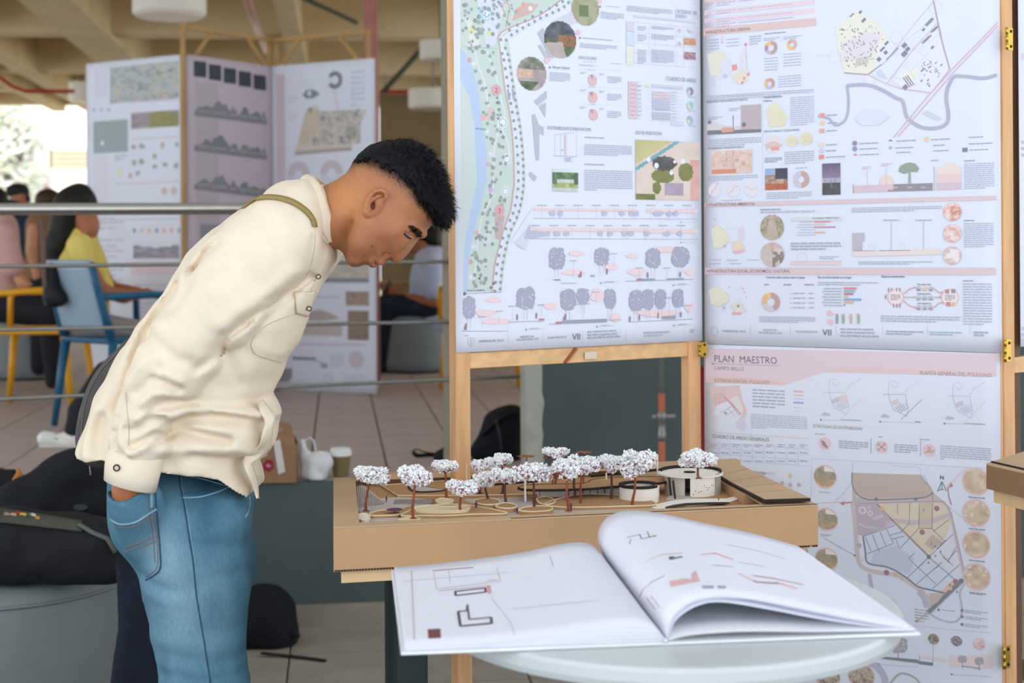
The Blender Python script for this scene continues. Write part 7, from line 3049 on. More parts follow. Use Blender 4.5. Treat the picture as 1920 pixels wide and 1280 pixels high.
# ---------------------------------------------------------------- hair
outer = [(272,292),(300,250),(350,197),(430,136),(540,101),(640,92),(720,86),(800,103),(870,146),(936,196),(986,262),(1036,342),(1074,424),(1100,522),(1118,618),(1134,696),(1128,756),(1094,818),(1058,836),(1012,822),(985,805),(930,900),(760,960),(520,760),(330,480)]
V = Vol((-0.43,HC - .105,1.44),(-0.10,HC + .105,1.66),0.0026)
V.inflate(XZ(outer,HC - .02,ZF),HC,.066,.0800)
X2,Z2 = np.meshgrid(V.ax[0],V.ax[2],indexing='ij')
reg = [(258,300),(300,252),(400,262),(500,296),(600,346),(700,412),(780,474),(847,556),(876,632),(908,652),(938,706),(968,760),(992,802),(1020,828),(1300,900),(1300,-200),(100,-200),(180,240)]
hs = poly_sd(X2,Z2,XZ(reg,HC - .07,ZF))
x,y,z = np.meshgrid(*V.ax,indexing='ij',sparse=True)
wob = (.008 * vnoise(x * 190,y * 190,z * 190,8) + .004 * vnoise(x * 420,y * 420,z * 420,9)).astype(np.float32)
V.f = np.maximum(V.f,(-hs)[:,None,:] * .8 + wob).astype(np.float32)
V.f += (.0022 * vnoise(x * 90 + z * 60,y * 90,z * 90 - x * 60,11)).astype(np.float32)
rv,rq = V.mesh(1)
m_hair = M('black_hair','#0d0d10',.6,.25,300,0.0,spec=.18)
hair = mesh_obj('hair',rv,rq,m_hair,man,smooth=True)
hair['label'] = 'short black hair with faded sides'
# loose strands over the cap of hair and stubble along its edge
tri = []
rg = np.random.default_rng(4)
p0,p1,p2,p3 = [rv[rq[:,i]] for i in range(4)]
nrm = np.cross(p2 - p0,p3 - p1)
nrm /= np.linalg.norm(nrm,axis=1)[:,None] + 1e-9
cen = (p0 + p1 + p2 + p3) / 4
cx_,cy_ = pix_np(cen)
hzx,hzy = (cx_ - 600) * 4.5714,(cy_ - 240) * 4.5714
pick = rg.choice(len(cen),15000)
sv_,sf_ = [],[]
fwd = np.array(P(*ZF((985,800)),HC) - P(*ZF((640,100)),HC))
fwd /= np.linalg.norm(fwd)
for i in pick:
    c,n_ = cen[i],nrm[i]
    t = fwd - n_ * fwd.dot(n_)
    t /= np.linalg.norm(t) + 1e-9
    front = np.clip((hzx[i] - 500) / 500,0,1)
    L = (.006 + .012 * front) * rg.uniform(.5,1.3)
    dirv = t * (.9 - .35 * front) + n_ * (.25 + .45 * front) + rg.normal(0,.28,3)
    dirv /= np.linalg.norm(dirv)
    s = np.cross(dirv,n_)
    s = s / (np.linalg.norm(s) + 1e-9) * .0007
    b = c - n_ * .002
    m_ = b + dirv * L * .55
    tip = b + dirv * L + t * L * .25 - n_ * L * .12
    k = len(sv_)
    sv_ += [b - s,b + s,m_ + s * .8,m_ - s * .8,tip]
    sf_ += [(k,k + 1,k + 2,k + 3),(k + 3,k + 2,k + 4)]
# stubble strands on the skin just below the hair edge
p0,p1,p2,p3 = [hv[hq[:,i]] for i in range(4)]
nrm = np.cross(p2 - p0,p3 - p1)
nrm /= np.linalg.norm(nrm,axis=1)[:,None] + 1e-9
cen = (p0 + p1 + p2 + p3) / 4
cx_,cy_ = pix_np(cen)
hzx,hzy = (cx_ - 600) * 4.5714,(cy_ - 240) * 4.5714
sdh = poly_sd(hzx,hzy,hairline)
pr = np.clip((sdh + 95) / 95,0,1) ** 1.7 * (sdh < 40) * (hzy < 690) * (hzx > 250)
cand = np.nonzero(rg.random(len(cen)) < pr * 1.3)[0]
for i in cand:
    c,n_ = cen[i],nrm[i]
    t = fwd - n_ * fwd.dot(n_)
    t /= np.linalg.norm(t) + 1e-9
    L = (.002 + .006 * pr[i]) * rg.uniform(.6,1.2)
    dirv = t + n_ * .18 + rg.normal(0,.12,3)
    dirv /= np.linalg.norm(dirv)
    s = np.cross(dirv,n_)
    s = s / (np.linalg.norm(s) + 1e-9) * .00028
    k = len(sv_)
    sv_ += [c - s,c + s,c + dirv * L + n_ * .0004]
    sf_ += [(k,k + 1,k + 2)]
o = mesh_obj('hair_strands',sv_,sf_,m_hair,hair)
o['kind'] = 'stuff'
# eyebrow hairs
brow = [(766,846),(800,846),(840,868),(876,900),(870,930),(842,928),(815,893),(785,866)]
sdb = poly_sd(hzx,hzy,brow)
for side in (-1,1):
  cand = np.nonzero((sdb > -2) & ((cen[:,1] - HC) * side > 0))[0]
  sv_,sf_ = [],[]
  bd = np.array(P(*ZF((770,850)),HC) - P(*ZF((870,915)),HC))
  bd /= np.linalg.norm(bd)
  for i in np.repeat(cand,7):
      c,n_ = cen[i] + rg.normal(0,.0008,3),nrm[i]
      dirv = bd - n_ * bd.dot(n_) + n_ * .25 + rg.normal(0,.25,3)
      dirv /= np.linalg.norm(dirv)
      s = np.cross(dirv,n_)
      s = s / (np.linalg.norm(s) + 1e-9) * .00045
      k = len(sv_)
      L = rg.uniform(.003,.007)
      sv_ += [c - s,c + s,c + dirv * L]
      sf_ += [(k,k + 1,k + 2)]
  mesh_obj('eyebrow',sv_,sf_,m_hair,man)

# ---------------------------------------------------------------- shoulder bag on its strap
bag = empty('shoulder_bag',tuple(P(180,860,2.99)),'dark grey shoulder bag hanging behind the back of the cream shirt','bag')
bo = [(240,634),(212,655),(182,684),(160,718),(145,758),(136,796),(134,836),(150,872),(200,885),(270,860),(320,760),(310,660)]
V = Vol((-1.08,2.86,.86),(-.60,3.12,1.30),.007)
V.inflate(XZ(smooth_poly(bo,3),2.95),2.99,.06,.075)
v,q = V.mesh(2)
bb_ = mesh_obj('bag_body',v,q,M('charcoal_nylon','#4a4745',.7,.1,40,.3,300),bag,smooth=True)
BT = bvh_of(v,q)
seam(BT,[(222,660),(190,694),(168,734),(156,780),(153,830)],'zip',M('zip_grey','#6c6864',.6),bag,.0015,.001)
MB().tube([P(160,860,2.985),P(168,872,2.98),P(178,858,2.98),P(186,838,2.98)][:2] + [P(170,890,2.975)],.0016,6).build('zip_pull',M('zip_pull','#a49a8c',.6),bag,smooth=True)
m_strap = M('olive_webbing','#a08a55',.8,.08,90,.4,900)
sp = lay(ST,[(431,391),(450,383),(475,376),(500,372),(525,374),(550,382),(572,397),(584,412),(588,426)],.004,5)
mb = MB()
vs,fs = [],[]
for i,p in enumerate(sp):
    t = (sp[min(i + 1,len(sp) - 1)] - sp[max(i - 1,0)]).normalized()
    loc,nor,_,_ = ST.find_nearest(p)
    w = t.cross(nor).normalized() * .0065
    vs += [p - w,p + w]
fs = [(2 * i,2 * i + 1,2 * i + 3,2 * i + 2) for i in range(len(sp) - 1)]
mb.add(vs,fs)
o = mb.build('strap',m_strap,bag,smooth=True)
md = o.modifiers.new('thickness','SOLIDIFY')
md.thickness = .0025
md.offset = 0
# its run down the far side of his back to the bag
bk = [sp[0]]
for p in (P(424,402,2.78),P(405,425,2.84),P(380,460,2.90),P(350,505,2.95),P(320,550,2.98),P(290,595,2.99)):
    loc,nor,_,_ = ST.find_nearest(p)
    bk.append(loc + nor * .004)
bk += [P(262,640,2.99),P(240,668,2.99)]
MB().tube([Vector(p) for p in spline([tuple(p) for p in bk],4)],.006,6,flat=.35).build('strap',m_strap,bag,smooth=True)
print('man done',round(time.time() - T0,1))

# ================================================================ FAR POSTERS ON THEIR FRAMES
fA,fB,fC,fD = [Vector((P(px,470,d).x,d,0)) for px,d in ((166,8.75),(348,8.35),(511,8.92),(707,8.57))]
fs_ = empty('far_display_screen',(fB.x,fB.y,TZ),'zigzag wooden display screen standing on the terrace with braced top frames','display screen')
ft = P(347,44,8.35).z
w_far = M('far_frame_wood','#b08a55',.6,.12,6)
for p,nm in ((fA,0),(fB,1),(fC + Vector((-.02,.02,0)),1),(fC + Vector((.025,.02,0)),1),(fD + Vector((-.05,.03,0)),1)):
    z = ft if nm else P(166,122,8.75).z
    MB().box((p.x,p.y + (-.034 if p is fB else .03),(TZ + z) / 2),(.028,.028,z - TZ)).build('upright',w_far,fs_,bevel=.002)
for a,b in ((fB,fC),(fC,fD + Vector((-.05,.03,0)))):
    a3,b3 = Vector((a.x,a.y + .03,ft - .015)),Vector((b.x,b.y + .03,ft - .015))
    MB().bar(a3,b3,.025,.025).build('top_rail',w_far,fs_)
    for s,t in ((a3,b3),(b3,a3)):
        d_ = (t - s) * .30
        MB().bar(s + Vector((0,0,-.25)),s + d_,.02,.02).build('brace',w_far,fs_)
for a,b in ((fA,fB),(fB,fC),(fC,fD)):
    for z in (TZ + .06,TZ + 1.0):
        MB().bar(Vector((a.x,a.y + .03,z)),Vector((b.x,b.y + .03,z)),.02,.025).build('crosspiece',w_far,fs_)
GRP = 'tall posters on the far screen'
ztop,zbot = P(347,102,8.35).z,P(600,745,8.7).z
zbot = max(zbot,TZ + .012)

S = Sheet('far_concept_poster',fA,fB,.01,'left far poster with a town sketch and rows of small icons',GRP)
S.paper(0.0,(fB - fA).length,zbot,ztop,seed=2)
S.rect(178,130,202,182,'#d9d3e2')
S.picture(206,126,336,184,speck(['#d9dbe4','#8f958c','#c9c2b4','#a9b4b9','#8a8578','#d3d6de'],9,3),40,20)
S.line([(242,192),(338,186)],2,'#d3b5c4')
S.picture(246,212,336,236,lambda s,t: mixc('#7f8a58','#a8975a',nz(s,t,9,1)) if s > .4 and t > .5 * abs(s - .6) else mixc('#8a7f90','#b5a49a',nz(s,t,9,2)),26,10)
S.rect(175,228,240,284,'#82938d')
S.disc(192,268,5,'#dfe3e6',8)
for k in range(3):
    S.disc(176 + k * 14,206,3,'#6f7280',6)
S.rect(175,292,205,420,'#e0dae6')
rg = random.Random(4)
for (x,y) in ((252,275),(266,275),(252,305),(266,303),(290,292),(305,273),(332,270),(258,325),(290,312),(310,308),(330,310),(245,330)):
    S.poly([(x + rg.uniform(3,7) * math.cos(t),y + rg.uniform(3,8) * math.sin(t)) for t in np.linspace(0,6.28,7,endpoint=False)],rg.choice(['#b9a08a','#9a8f98','#c9b98a','#8f9a8a']))
for y in (258,342):
    S.line([(215 if y > 300 else 246,y + 3),(336,y - 2)],2,'#d8b3bf')
for x in (308,326):
    S.disc(x,358,8,'#d3b3a4',12)
S.disc(224,322,9,'#e6e4c0',12)
for k in range(7):
    x = 252 + k * 14
    S.disc(x,432,4.5,['#5f7f78','#b9c98a','#eab04a','#5a7a72','#ea9a4a','#ea8a5a','#6a8f6a'][k],8)
S.picture(250,452,336,484,lambda s,t: mixc('#d9d9e4','#e2e2ec',s) if t < .4 - .3 * abs(s - .5) or t < .3 * nz(s,t,8,1) else mixc('#77727a','#b5b0b6',nz(s,t,8,2)),26,12)
for y in (395,412,445,465,500,520):
    S.lines(186,y,232,y + 8,2,'#b9b7c6',.4)
S.line([(205,412),(340,410)],2,'#b9bccb')
S.lines(215,290,240,300,2)
S.rect(246,500,338,516,'#e4ccd4')
S.lines(250,530,336,600,8,'#b9b7c6',.4)
S.finish()

S = Sheet('far_elevation_poster',fB,fC,.01,'middle far poster with dark building elevations on a mauve ground',GRP)
S.paper(0.0,(fC - fB).length,zbot,ztop,M('mauve_paper','#cdbfc9',.75,.01,3),seed=4)
for k in range(5):
    x0 = 363 + k * 28
    S.picture(x0,113 + k * 6.5,x0 + 24,146 + k * 6.0,speck(['#1d2a30','#31424a','#2a2a30','#46606a'],6,k),8,10)
S.rect(366,152,412,520,'#b5a1a0')
for (y,seed) in ((212,1),(278,2),(350,3)):
    S.poly([(364,y - 4),(501,y + 14),(501,y + 22),(364,y + 5)],'#5d5358')
    rg = random.Random(seed)
    for (x,w,h) in ((385,22,22),(412,22,34),(438,10,26),(458,12,26),(478,16,20),(494,6,22)):
        yy = y + (x - 364) * .13
        S.poly([(x - w,yy - 2)] + [(x - w + 2 * w * k / 8,yy - h * (.55 + .45 * rg.random()) * math.sin(math.pi * (k + .6) / 9.2)) for k in range(9)] + [(x + w,yy - 2)],rg.choice(['#4b5050','#5d5a58','#3f4a48']))
        S.rect(x - w * .7,yy - 9,x + w * .6,yy - 3,'#8f8078')
S.rect(375,420,498,480,'#6f6a70')
S.finish()

S = Sheet('far_axonometric_poster',fC,fD,.01,'right far poster with a dark ring diagram and a tilted site model drawing',GRP)
S.paper(0.0,(fD - fC).length,zbot,ztop,seed=6)
S.rect(518,140,536,400,'#d3b4bf')
S.ring(628,150,8,17,[(8,'#4c484e'),(1.5,'#d9d9e4')],start=150)
S.poly([(567,178),(575,168),(588,168),(600,176),(588,184),(574,185)],'#55505a')
S.disc(580,175,5,'#d6d6e2',10)
S.poly([(553,284),(574,206),(594,196),(600,208),(688,206),(660,276)],'#cfc2b0')
S.poly([(553,284),(660,276),(660,282),(553,291)],'#a08468')
S.picture(585,210,676,268,speck(['#c9bda9','#a9a49c','#d6cec0','#8f8d8a','#b9aeb4'],8,5),26,16)
S.poly([(560,268),(574,210),(596,205),(598,240),(575,272)],'#c9b489')
for x,y in ((605,222),(668,214),(582,206),(590,262),(640,260),(655,258)):
    S.disc(x,y,5,'#6d665f',8)
S.line([(626,170),(634,205)],7,'#e0cfd2')
for (x,y) in ((560,315),(622,312)):
    S.ring(x,y + 14,10,26,[(1,'#c9b8bb'),(1,'#d6d3e0')],start=180)
for y in (130,150,170):
    S.lines(657,y,684,y + 12,3,'#c0c0d0',.4)
for y in (180,212):
    S.lines(540,y,558,y + 14,3,'#c9b5c2',.4)
S.picture(600,478,692,530,lambda s,t: '#8f8c92' if t > .85 else mixc('#b5aaa4','#d6cbb4',nz(s,t,7,2)),24,12)
S.picture(648,546,692,573,speck(['#7a675c','#b39c8a','#8a7468'],7,1),12,8)
S.picture(652,582,692,638,speck(['#5f5148','#9a8270','#7f7468'],6,3),12,14)
S.poly([(560,600),(580,584),(600,580),(622,588),(638,597),(600,602)],'#a8957f')
S.rect(560,606,642,630,'#c0a99a')
S.line([(570,556),(636,557)],2,'#9aa3b0')
S.line([(548,645),(686,646)],3,'#c3afc0')
S.rect(548,668,592,676,'#6d6b76')
S.rect(602,680,614,690,'#7f8a94')
S.line([(590,672),(606,684)],2,'#7f8a94')
S.disc(668,674,17,'#cdbcc6',16)
S.lines(620,662,645,690,5,'#a9b9c4',.4)
S.poly([(512,692),(548,690),(548,708),(540,716),(512,716)],'#6d6a5e')
for x in (605,645,665):
    S.lines(x,700,x + 20,724,4,'#b5b3c4',.4)
S.finish()

# ================================================================ CHAIRS AND OTTOMANS ON THE TERRACE
def make_chair(name,frame,panel,label,group):
    """moulded armchair, facing +X, origin on the floor under the seat"""
    e = empty(name,(0,0,0),label,'chair',group)
    for sx in (-1,1):
        for sy in (-1,1):
            top = (sx * .20,sy * .215,.44)
            bot = (sx * .25,sy * .25,0)
            MB().tube([bot,top],[.016,.024],8).build('leg',frame,e,smooth=True)
    MB().prism([(-.22,-.21),(.20,-.23),(.24,-.20),(.24,.20),(.20,.23),(-.22,.21)],.425,.455).build('seat',frame,e,bevel=.012)
    # back: two stiles, top rail and panel, leaning back
    ln = lambda t: (-.21 - .10 * t,.455 + .37 * t)
    for sy in (-1,1):
        MB().tube([(ln(t)[0],sy * (.215 - .015 * t),ln(t)[1]) for t in (0,.35,.7,1)],[.024,.022,.020,.018],8).build('back_stile',frame,e,smooth=True)
    mb = MB().grid(10,10,lambda s,t: (ln(.10 + .9 * t)[0] - .03 * math.sin(math.pi * s),(s - .5) * .40,ln(.10 + .9 * t)[1]))
    o = mb.build('backrest',panel,e,smooth=True)
    md = o.modifiers.new('thickness','SOLIDIFY')
    md.thickness = .012
    MB().tube([(ln(1)[0] - .03 * math.sin(math.pi * s),(s - .5) * .41,ln(1)[1]) for s in np.linspace(0,1,9)],.016,8).build('top_rail',panel,e,smooth=True)
    for sy in (-1,1):
        MB().tube([(-.25,sy * .21,.66),(0,sy * .25,.665),(.20,sy * .25,.65),(.235,sy * .25,.62),(.24,sy * .25,.44)],.018,8).build('armrest',frame,e,smooth=True)
    return e


m_blue = M('blue_plastic','#1f5a78',.4,.05,8)
m_bluep = M('pale_blue_plastic','#93a7b6',.45,.05,8)
m_yel = M('yellow_plastic','#e0a01c',.4,.05,8)
cb = make_chair('blue_armchair',m_blue,m_bluep,'blue plastic armchair with pale back under the person in yellow','armchairs on the terrace')
q = on_z(234,796,TZ)
cb.location = (q.x,q.y,TZ)
cb.rotation_euler = (0,0,math.radians(48))
cy = make_chair('yellow_armchair',m_yel,m_yel,'yellow plastic armchair left of the blue one','armchairs on the terrace')
q = on_z(74,764,TZ)
cy.location = (q.x,q.y,TZ)
cy.rotation_euler = (0,0,math.radians(182))
q = on_z(912,735,TZ)
copy_tree(cy,None,(q.x,q.y,TZ),math.radians(100),'yellow plastic armchair partly hidden behind the left post of the screen')

m_otto = M('grey_vinyl','#767c7c',.5,.05,10,.1,120)


def ottoman(px,py,z,d_add,r,h,label,group=None):
    q = on_z(px,py,z)
    c = (q.x,q.y + d_add,z)
    e = empty('ottoman',c,label,'ottoman',group)
    MB().lathe([(r * .93,.015),(r * .99,.03),(r,.08),(r * 1.01,h * .5),(r,h - .07),(r * .98,h - .035),(r * .93,h - .012),(r * .80,h),(.01,h + .004)],c,48).build('cushion',m_otto,e,smooth=True)
    MB().tube([(c[0] + r * 1.0 * math.cos(a),c[1] + r * 1.0 * math.sin(a),z + h - .05) for a in np.linspace(0,2 * math.pi,49)],.005,5,cap=False).build('piping',m_otto,e,smooth=True)
    MB().lathe([(r * .9,0),(r * .9,.015)],c,32).build('base',M('otto_base','#2a2a2a',.6),e)


ottoman(772,702,TZ,.27,.25,.42,'grey round ottoman under the seated person in pale blue','grey ottomans')
ottoman(30,715,TZ,.25,.24,.40,'grey round ottoman behind the yellow armchair','grey ottomans')

# ================================================================ PEOPLE ON THE TERRACE
m_skin_b = M('skin_warm','#a9694a',.5,.06,20)
m_black = M('hair_dark','#14110f',.55,.2,60)


def D(px,py,d):
    return tuple(P(px,py,d))


def fig(label,parts,loc):
    e = empty('person',loc,label,'person')
    for nm,spec,h,k,mat in parts:
        v,q = blob(spec,h,k,2)
        mesh_obj(nm,v,q,mat,e,smooth=True)
    return e


C = lambda a,b,ra,rb: ('c',a,b,ra,rb)
# seated figure in yellow
d = 7.36
face = [C(D(152,405,d),D(160,418,d),.080,.070),('e',D(166,430,d - .01),(.05,.06,.06)),('e',D(178,424,d),(.016,.014,.02)),C(D(146,430,d + .02),D(142,452,d + .02),.05,.055)]
armw = [C(D(150,478,d - .16),D(188,545,d - .12),.050,.042),C(D(188,545,d - .12),D(232,556,d - .05),.042,.034),C(D(232,556,d - .05),D(262,552,d),.032,.026),('e',D(272,549,d),(.04,.02,.02))]
for k in range(4):
    armw.append(C(D(274,546 + 2 * k,d - .01 + .012 * k),D(288,548 + 2 * k,d + .01 * k),.009,.007))
armw += [C(D(266,546,d - .02),D(278,541,d - .02),.010,.008),C(D(165,470,d + .17),D(205,540,d + .2),.05,.042),C(D(205,540,d + .2),D(262,548,d + .05),.040,.028)]
lw_ = [C(D(168,612,d - .08),D(248,622,d - .02),.085,.065),C(D(168,612,d + .12),D(252,622,d + .16),.085,.065),C(D(248,622,d - .02),D(258,720,d),.055,.045),C(D(252,622,d + .16),D(262,715,d + .18),.055,.045),('e',D(160,600,d),(.12,.17,.11))]
fig('person in a yellow T-shirt and taupe trousers seated in the blue armchair',[
    ('body',face + armw + [C(D(142,455,d + .02),D(150,590,d),.09,.1)],.012,.02,m_skin_b),
    ('shirt',[C(D(146,452,d + .02),D(150,500,d),.105,.13),C(D(150,500,d),D(156,585,d),.135,.135),C(D(150,462,d - .13),D(158,498,d - .165),.070,.062),C(D(158,465,d + .14),D(172,498,d + .17),.066,.06),C(D(170,480,d - .05),D(192,540,d - .02),.06,.06)],.012,.03,M('yellow_cotton','#dcc568',.8,.05,20,.2,90)),
    ('hair',[('e',D(143,378,d),(.103,.10,.085)),C(D(128,385,d - .04),D(108,460,d - .06),.075,.06),C(D(108,460,d - .06),D(98,555,d - .06),.062,.045),C(D(150,365,d),D(170,385,d),.06,.03),C(D(125,390,d + .06),D(112,470,d + .06),.06,.05)],.012,.03,m_black),
    ('trousers',lw_,.014,.03,M('taupe_cotton','#a89c96',.8,.05,20,.2,90)),
    ('shoe',[C(D(262,730,d),D(288,735,d - .02),.04,.035)],.012,.02,M('shoe_white','#d8d5ce',.6)),
    ('shoe',[C(D(266,722,d + .18),D(292,727,d + .16),.04,.035)],.012,.02,M('shoe_white','#d8d5ce',.6)),
],(P(160,600,d).x,d,TZ))
o = fig('x',[('bag_body',[C(D(96,505,7.02),D(97,560,7.0),.035,.045),C(D(99,545,7.0),D(112,560,7.0),.04,.04)],.01,.02,M('black_nylon','#15161a',.6,.1,60,.3,200))],D(96,585,7.0))
o.name = 'hanging_bag'
tag(o,'small black bag hanging behind the blue armchair','bag')
MB().tube([D(81,410,7.0),D(81,470,6.98),D(83,520,6.97),D(88,572,6.97)],.012,8,flat=.5).build('strap',M('brown_strap','#6a544c',.7),o,smooth=True)

# man in pale blue on the ottoman
d = 10.25
fig('person in a pale blue T-shirt sitting on a grey ottoman holding a phone',[
    ('body',[('e',D(790,452,d),(.085,.075,.10)),('e',D(776,464,d),(.045,.05,.05)),('e',D(768,462,d),(.02,.016,.02)),C(D(800,470,d),D(808,485,d),.05,.055),C(D(812,545,d - .17),D(816,564,d - .17),.042,.042),C(D(814,566,d - .17),D(768,560,d - .12),.042,.034),C(D(768,560,d - .12),D(742,548,d - .06),.032,.026),('e',D(735,546,d - .05),(.04,.022,.026)),
              C(D(732,542,d - .05),D(722,545,d - .04),.012,.009),C(D(732,548,d - .05),D(722,550,d - .04),.012,.009),C(D(736,552,d - .06),D(728,556,d - .05),.012,.009),C(D(740,540,d - .06),D(732,536,d - .06),.012,.009),C(D(808,490,d),D(812,580,d),.1,.1)],.014,.02,m_skin_b),
    ('shirt',[C(D(808,488,d),D(812,520,d),.12,.16),C(D(812,520,d),D(814,585,d),.16,.16),C(D(806,492,d - .15),D(812,545,d - .18),.085,.072),C(D(800,490,d + .15),D(790,540,d + .18),.085,.07),C(D(800,520,d),D(790,575,d),.1,.11)],.014,.03,M('pale_blue_cotton','#b7bfd6',.8,.05,20,.2,90)),
    ('hair',[('e',D(797,441,d),(.098,.085,.085)),('e',D(812,448,d),(.06,.08,.08)),C(D(780,432,d),D(772,446,d),.035,.025)],.012,.02,m_black),
    ('trousers',[C(D(808,576,d - .08),D(724,572,d - .10),.10,.08),C(D(808,576,d + .1),D(724,572,d + .12),.10,.08),C(D(724,574,d - .10),D(716,672,d - .06),.07,.05),C(D(724,574,d + .12),D(718,672,d + .14),.07,.05),('e',D(812,574,d),(.15,.18,.10))],.014,.03,M('navy_denim','#1c2432',.8,.1,30)),
    ('shoe',[C(D(716,688,d - .06),D(700,690,d - .08),.045,.04)],.014,.02,M('shoe_dark','#22242a',.6)),
    ('shoe',[C(D(718,688,d + .14),D(702,690,d + .12),.045,.04)],.014,.02,M('shoe_dark','#22242a',.6)),
],(P(810,600,d).x,d,TZ))
ph = MB().box(P(724,541,d - .05),(.012,.07,.14),Matrix.Rotation(.5,3,'Y')).build('phone',M('phone_black','#121316',.3),bevel=.004)
tag(ph,'dark phone in the hands of the person in pale blue','phone')

# standing figure with dark cap, woman with brown hair, person in pink
d = 10.6
fig('person with dark cap and navy shirt at the far left',[
    ('body',[('e',D(38,372,d),(.075,.075,.095)),('e',D(44,382,d),(.03,.05,.03)),C(D(36,388,d),D(32,402,d),.05,.05),C(D(28,470,d - .16),D(44,505,d - .2),.04,.035),('e',D(47,512,d - .2),(.03,.03,.04)),C(D(28,410,d),D(26,480,d),.1,.1)],.016,.02,m_skin_b),
    ('shirt',[C(D(26,412,d),D(26,530,d),.16,.17),C(D(16,415,d - .12),D(28,470,d - .17),.08,.07),C(D(40,412,d + .12),D(58,470,d + .15),.08,.07)],.016,.03,M('navy_shirt','#22364c',.8,.05,20)),
    ('cap',[('e',D(33,358,d),(.088,.085,.06)),C(D(40,364,d - .02),D(54,374,d - .03),.03,.02)],.014,.02,M('cap_dark','#1d2424',.7)),
    ('trousers',[C(D(22,540,d - .07),D(20,690,d - .07),.10,.06),C(D(34,540,d + .07),D(36,690,d + .07),.10,.06),('e',D(28,540,d),(.16,.15,.1))],.016,.03,M('navy_denim','#1c2432',.8,.1,30)),
],(P(28,690,d).x,d,TZ))
d = 9.9
fig('person in a brown sleeveless top between the navy shirt and the blue armchair',[
    ('body',[('e',D(90,385,d),(.08,.08,.10)),C(D(86,400,d),D(84,418,d),.05,.05),C(D(64,428,d - .1),D(60,470,d - .12),.045,.04),C(D(60,470,d - .12),D(68,510,d - .12),.038,.03),('e',D(70,520,d - .12),(.03,.03,.04)),C(D(104,428,d + .1),D(110,470,d + .12),.045,.04),C(D(110,470,d + .12),D(104,512,d + .1),.04,.03)],.014,.02,M('skin_light','#c98f6c',.5,.06,20)),
    ('hair',[('e',D(90,374,d),(.09,.09,.08)),C(D(86,385,d + .03),D(82,450,d + .04),.07,.05)],.014,.03,M('hair_brown','#3f2a20',.5,.2,60)),
    ('shirt',[C(D(84,425,d),D(84,530,d),.13,.13)],.016,.03,M('brown_top','#8a6248',.8)),
    ('trousers',[C(D(80,540,d - .07),D(72,688,d - .1),.10,.06),C(D(90,540,d + .07),D(96,684,d + .08),.10,.06),('e',D(84,540,d),(.15,.14,.1))],.016,.03,M('dark_trousers','#1d1f24',.8)),
],(P(84,690,d).x,d,TZ))
d = 8.95
fig('person in a pink blouse and dark trousers seated at the left edge',[
    ('body',[('e',D(-12,385,d),(.085,.08,.105)),C(D(-12,405,d),D(-12,425,d),.05,.05),C(D(18,490,d - .05),D(40,530,d - .1),.04,.035),('e',D(46,534,d - .1),(.05,.03,.03))],.014,.02,M('skin_light','#c98f6c',.5,.06,20)),
    ('hair',[('e',D(-14,374,d),(.095,.09,.09)),C(D(-24,385,d),D(-30,470,d),.07,.05)],.014,.03,m_black),
    ('blouse',[C(D(-8,432,d),D(-4,545,d),.14,.15),C(D(8,440,d - .1),D(24,500,d - .1),.08,.07)],.016,.03,M('pink_cotton','#cfa49a',.8,.05,20)),
    ('trousers',[C(D(0,575,d - .08),D(92,588,d - .1),.10,.08),C(D(0,575,d + .1),D(92,590,d + .1),.10,.08),C(D(92,588,d - .1),D(100,715,d - .08),.07,.05),C(D(92,590,d + .1),D(102,705,d + .1),.07,.05),('e',D(0,570,d),(.16,.17,.11))],.016,.03,M('dark_trousers','#1d1f24',.8)),
],(P(0,700,d).x,d,TZ))
# low wooden table behind the seated man
q = P(745,528,12.0)
tb2 = empty('wooden_table',(q.x,12.0,TZ),'brown wooden table behind the person seated on an ottoman','table')
m_tw = M('table_wood','#8a6446',.5,.12,6)
MB().box((q.x,12.0,q.z - .03),(.75,.7,.06)).build('table_top',m_tw,tb2,bevel=.006)
for sx in (-1,1):
    for sy in (-1,1):
        MB().box((q.x + sx * .33,12.0 + sy * .3,(TZ + q.z - .06) / 2),(.05,.05,q.z - .06 - TZ - .002)).build('leg',m_tw,tb2)
print('people done',round(time.time() - T0,1))

# ================================================================ THINGS ALONG THE TERRACE EDGE
m_kraft = M('kraft_box','#8f6d50',.8,.06,8,.1,120)
d = 5.47
bx = empty('takeaway_box',tuple(on_z(515,905,TZ)),'brown takeaway box with carry handle, paper strip and red badge on the ledge','box')
b0,b1 = on_z(468,907,TZ),on_z(556,905,TZ)
eb = (b1 - b0).normalized()
nb = Vector((-eb.y,eb.x,0))
w = (b1 - b0).length
h = P(556,840,b1.y).z - TZ
dep = .14
MB().prism([(0,0),(w,0),(w,dep),(0,dep)],TZ,TZ + h,lambda x,y,z: Vector((b0.x,b0.y,0)) + eb * x + nb * y + Vector((0,0,z))).build('box_body',m_kraft,bx,bevel=.002)
fr = lambda x,y,z: Vector((b0.x,b0.y,TZ)) + eb * x + nb * y + Vector((0,0,z))
# gable and handle with its finger hole
hb = P(520,795,b1.y).z - TZ
mb = MB()
for yy,flip in ((.0,1),(dep,-1)):
    vs = [fr(.0,yy,h),fr(w,yy,h),fr(w - .012,dep / 2 - .004 * flip,h + .045),fr(.012,dep / 2 - .004 * flip,h + .045)]
    MB().add(vs,[(0,1,2,3)]).build('gable_flap',m_kraft,bx)
xs0,xs1 = w * .30,w * .78
oh = [(xs0 - .03,h + .04),(xs1 + .03,h + .04),(xs1 + .015,hb - .006),(xs1,hb),(xs0,hb),(xs0 - .015,hb - .006)]
mb = MB()
hz = (h + hb) / 2 + .018
hole = [(xs0 + .035 * 0 + (xs1 - xs0) * (.5 + .32 * math.cos(t)),hz + .011 * math.sin(t)) for t in np.linspace(0,2 * math.pi,16,endpoint=False)]
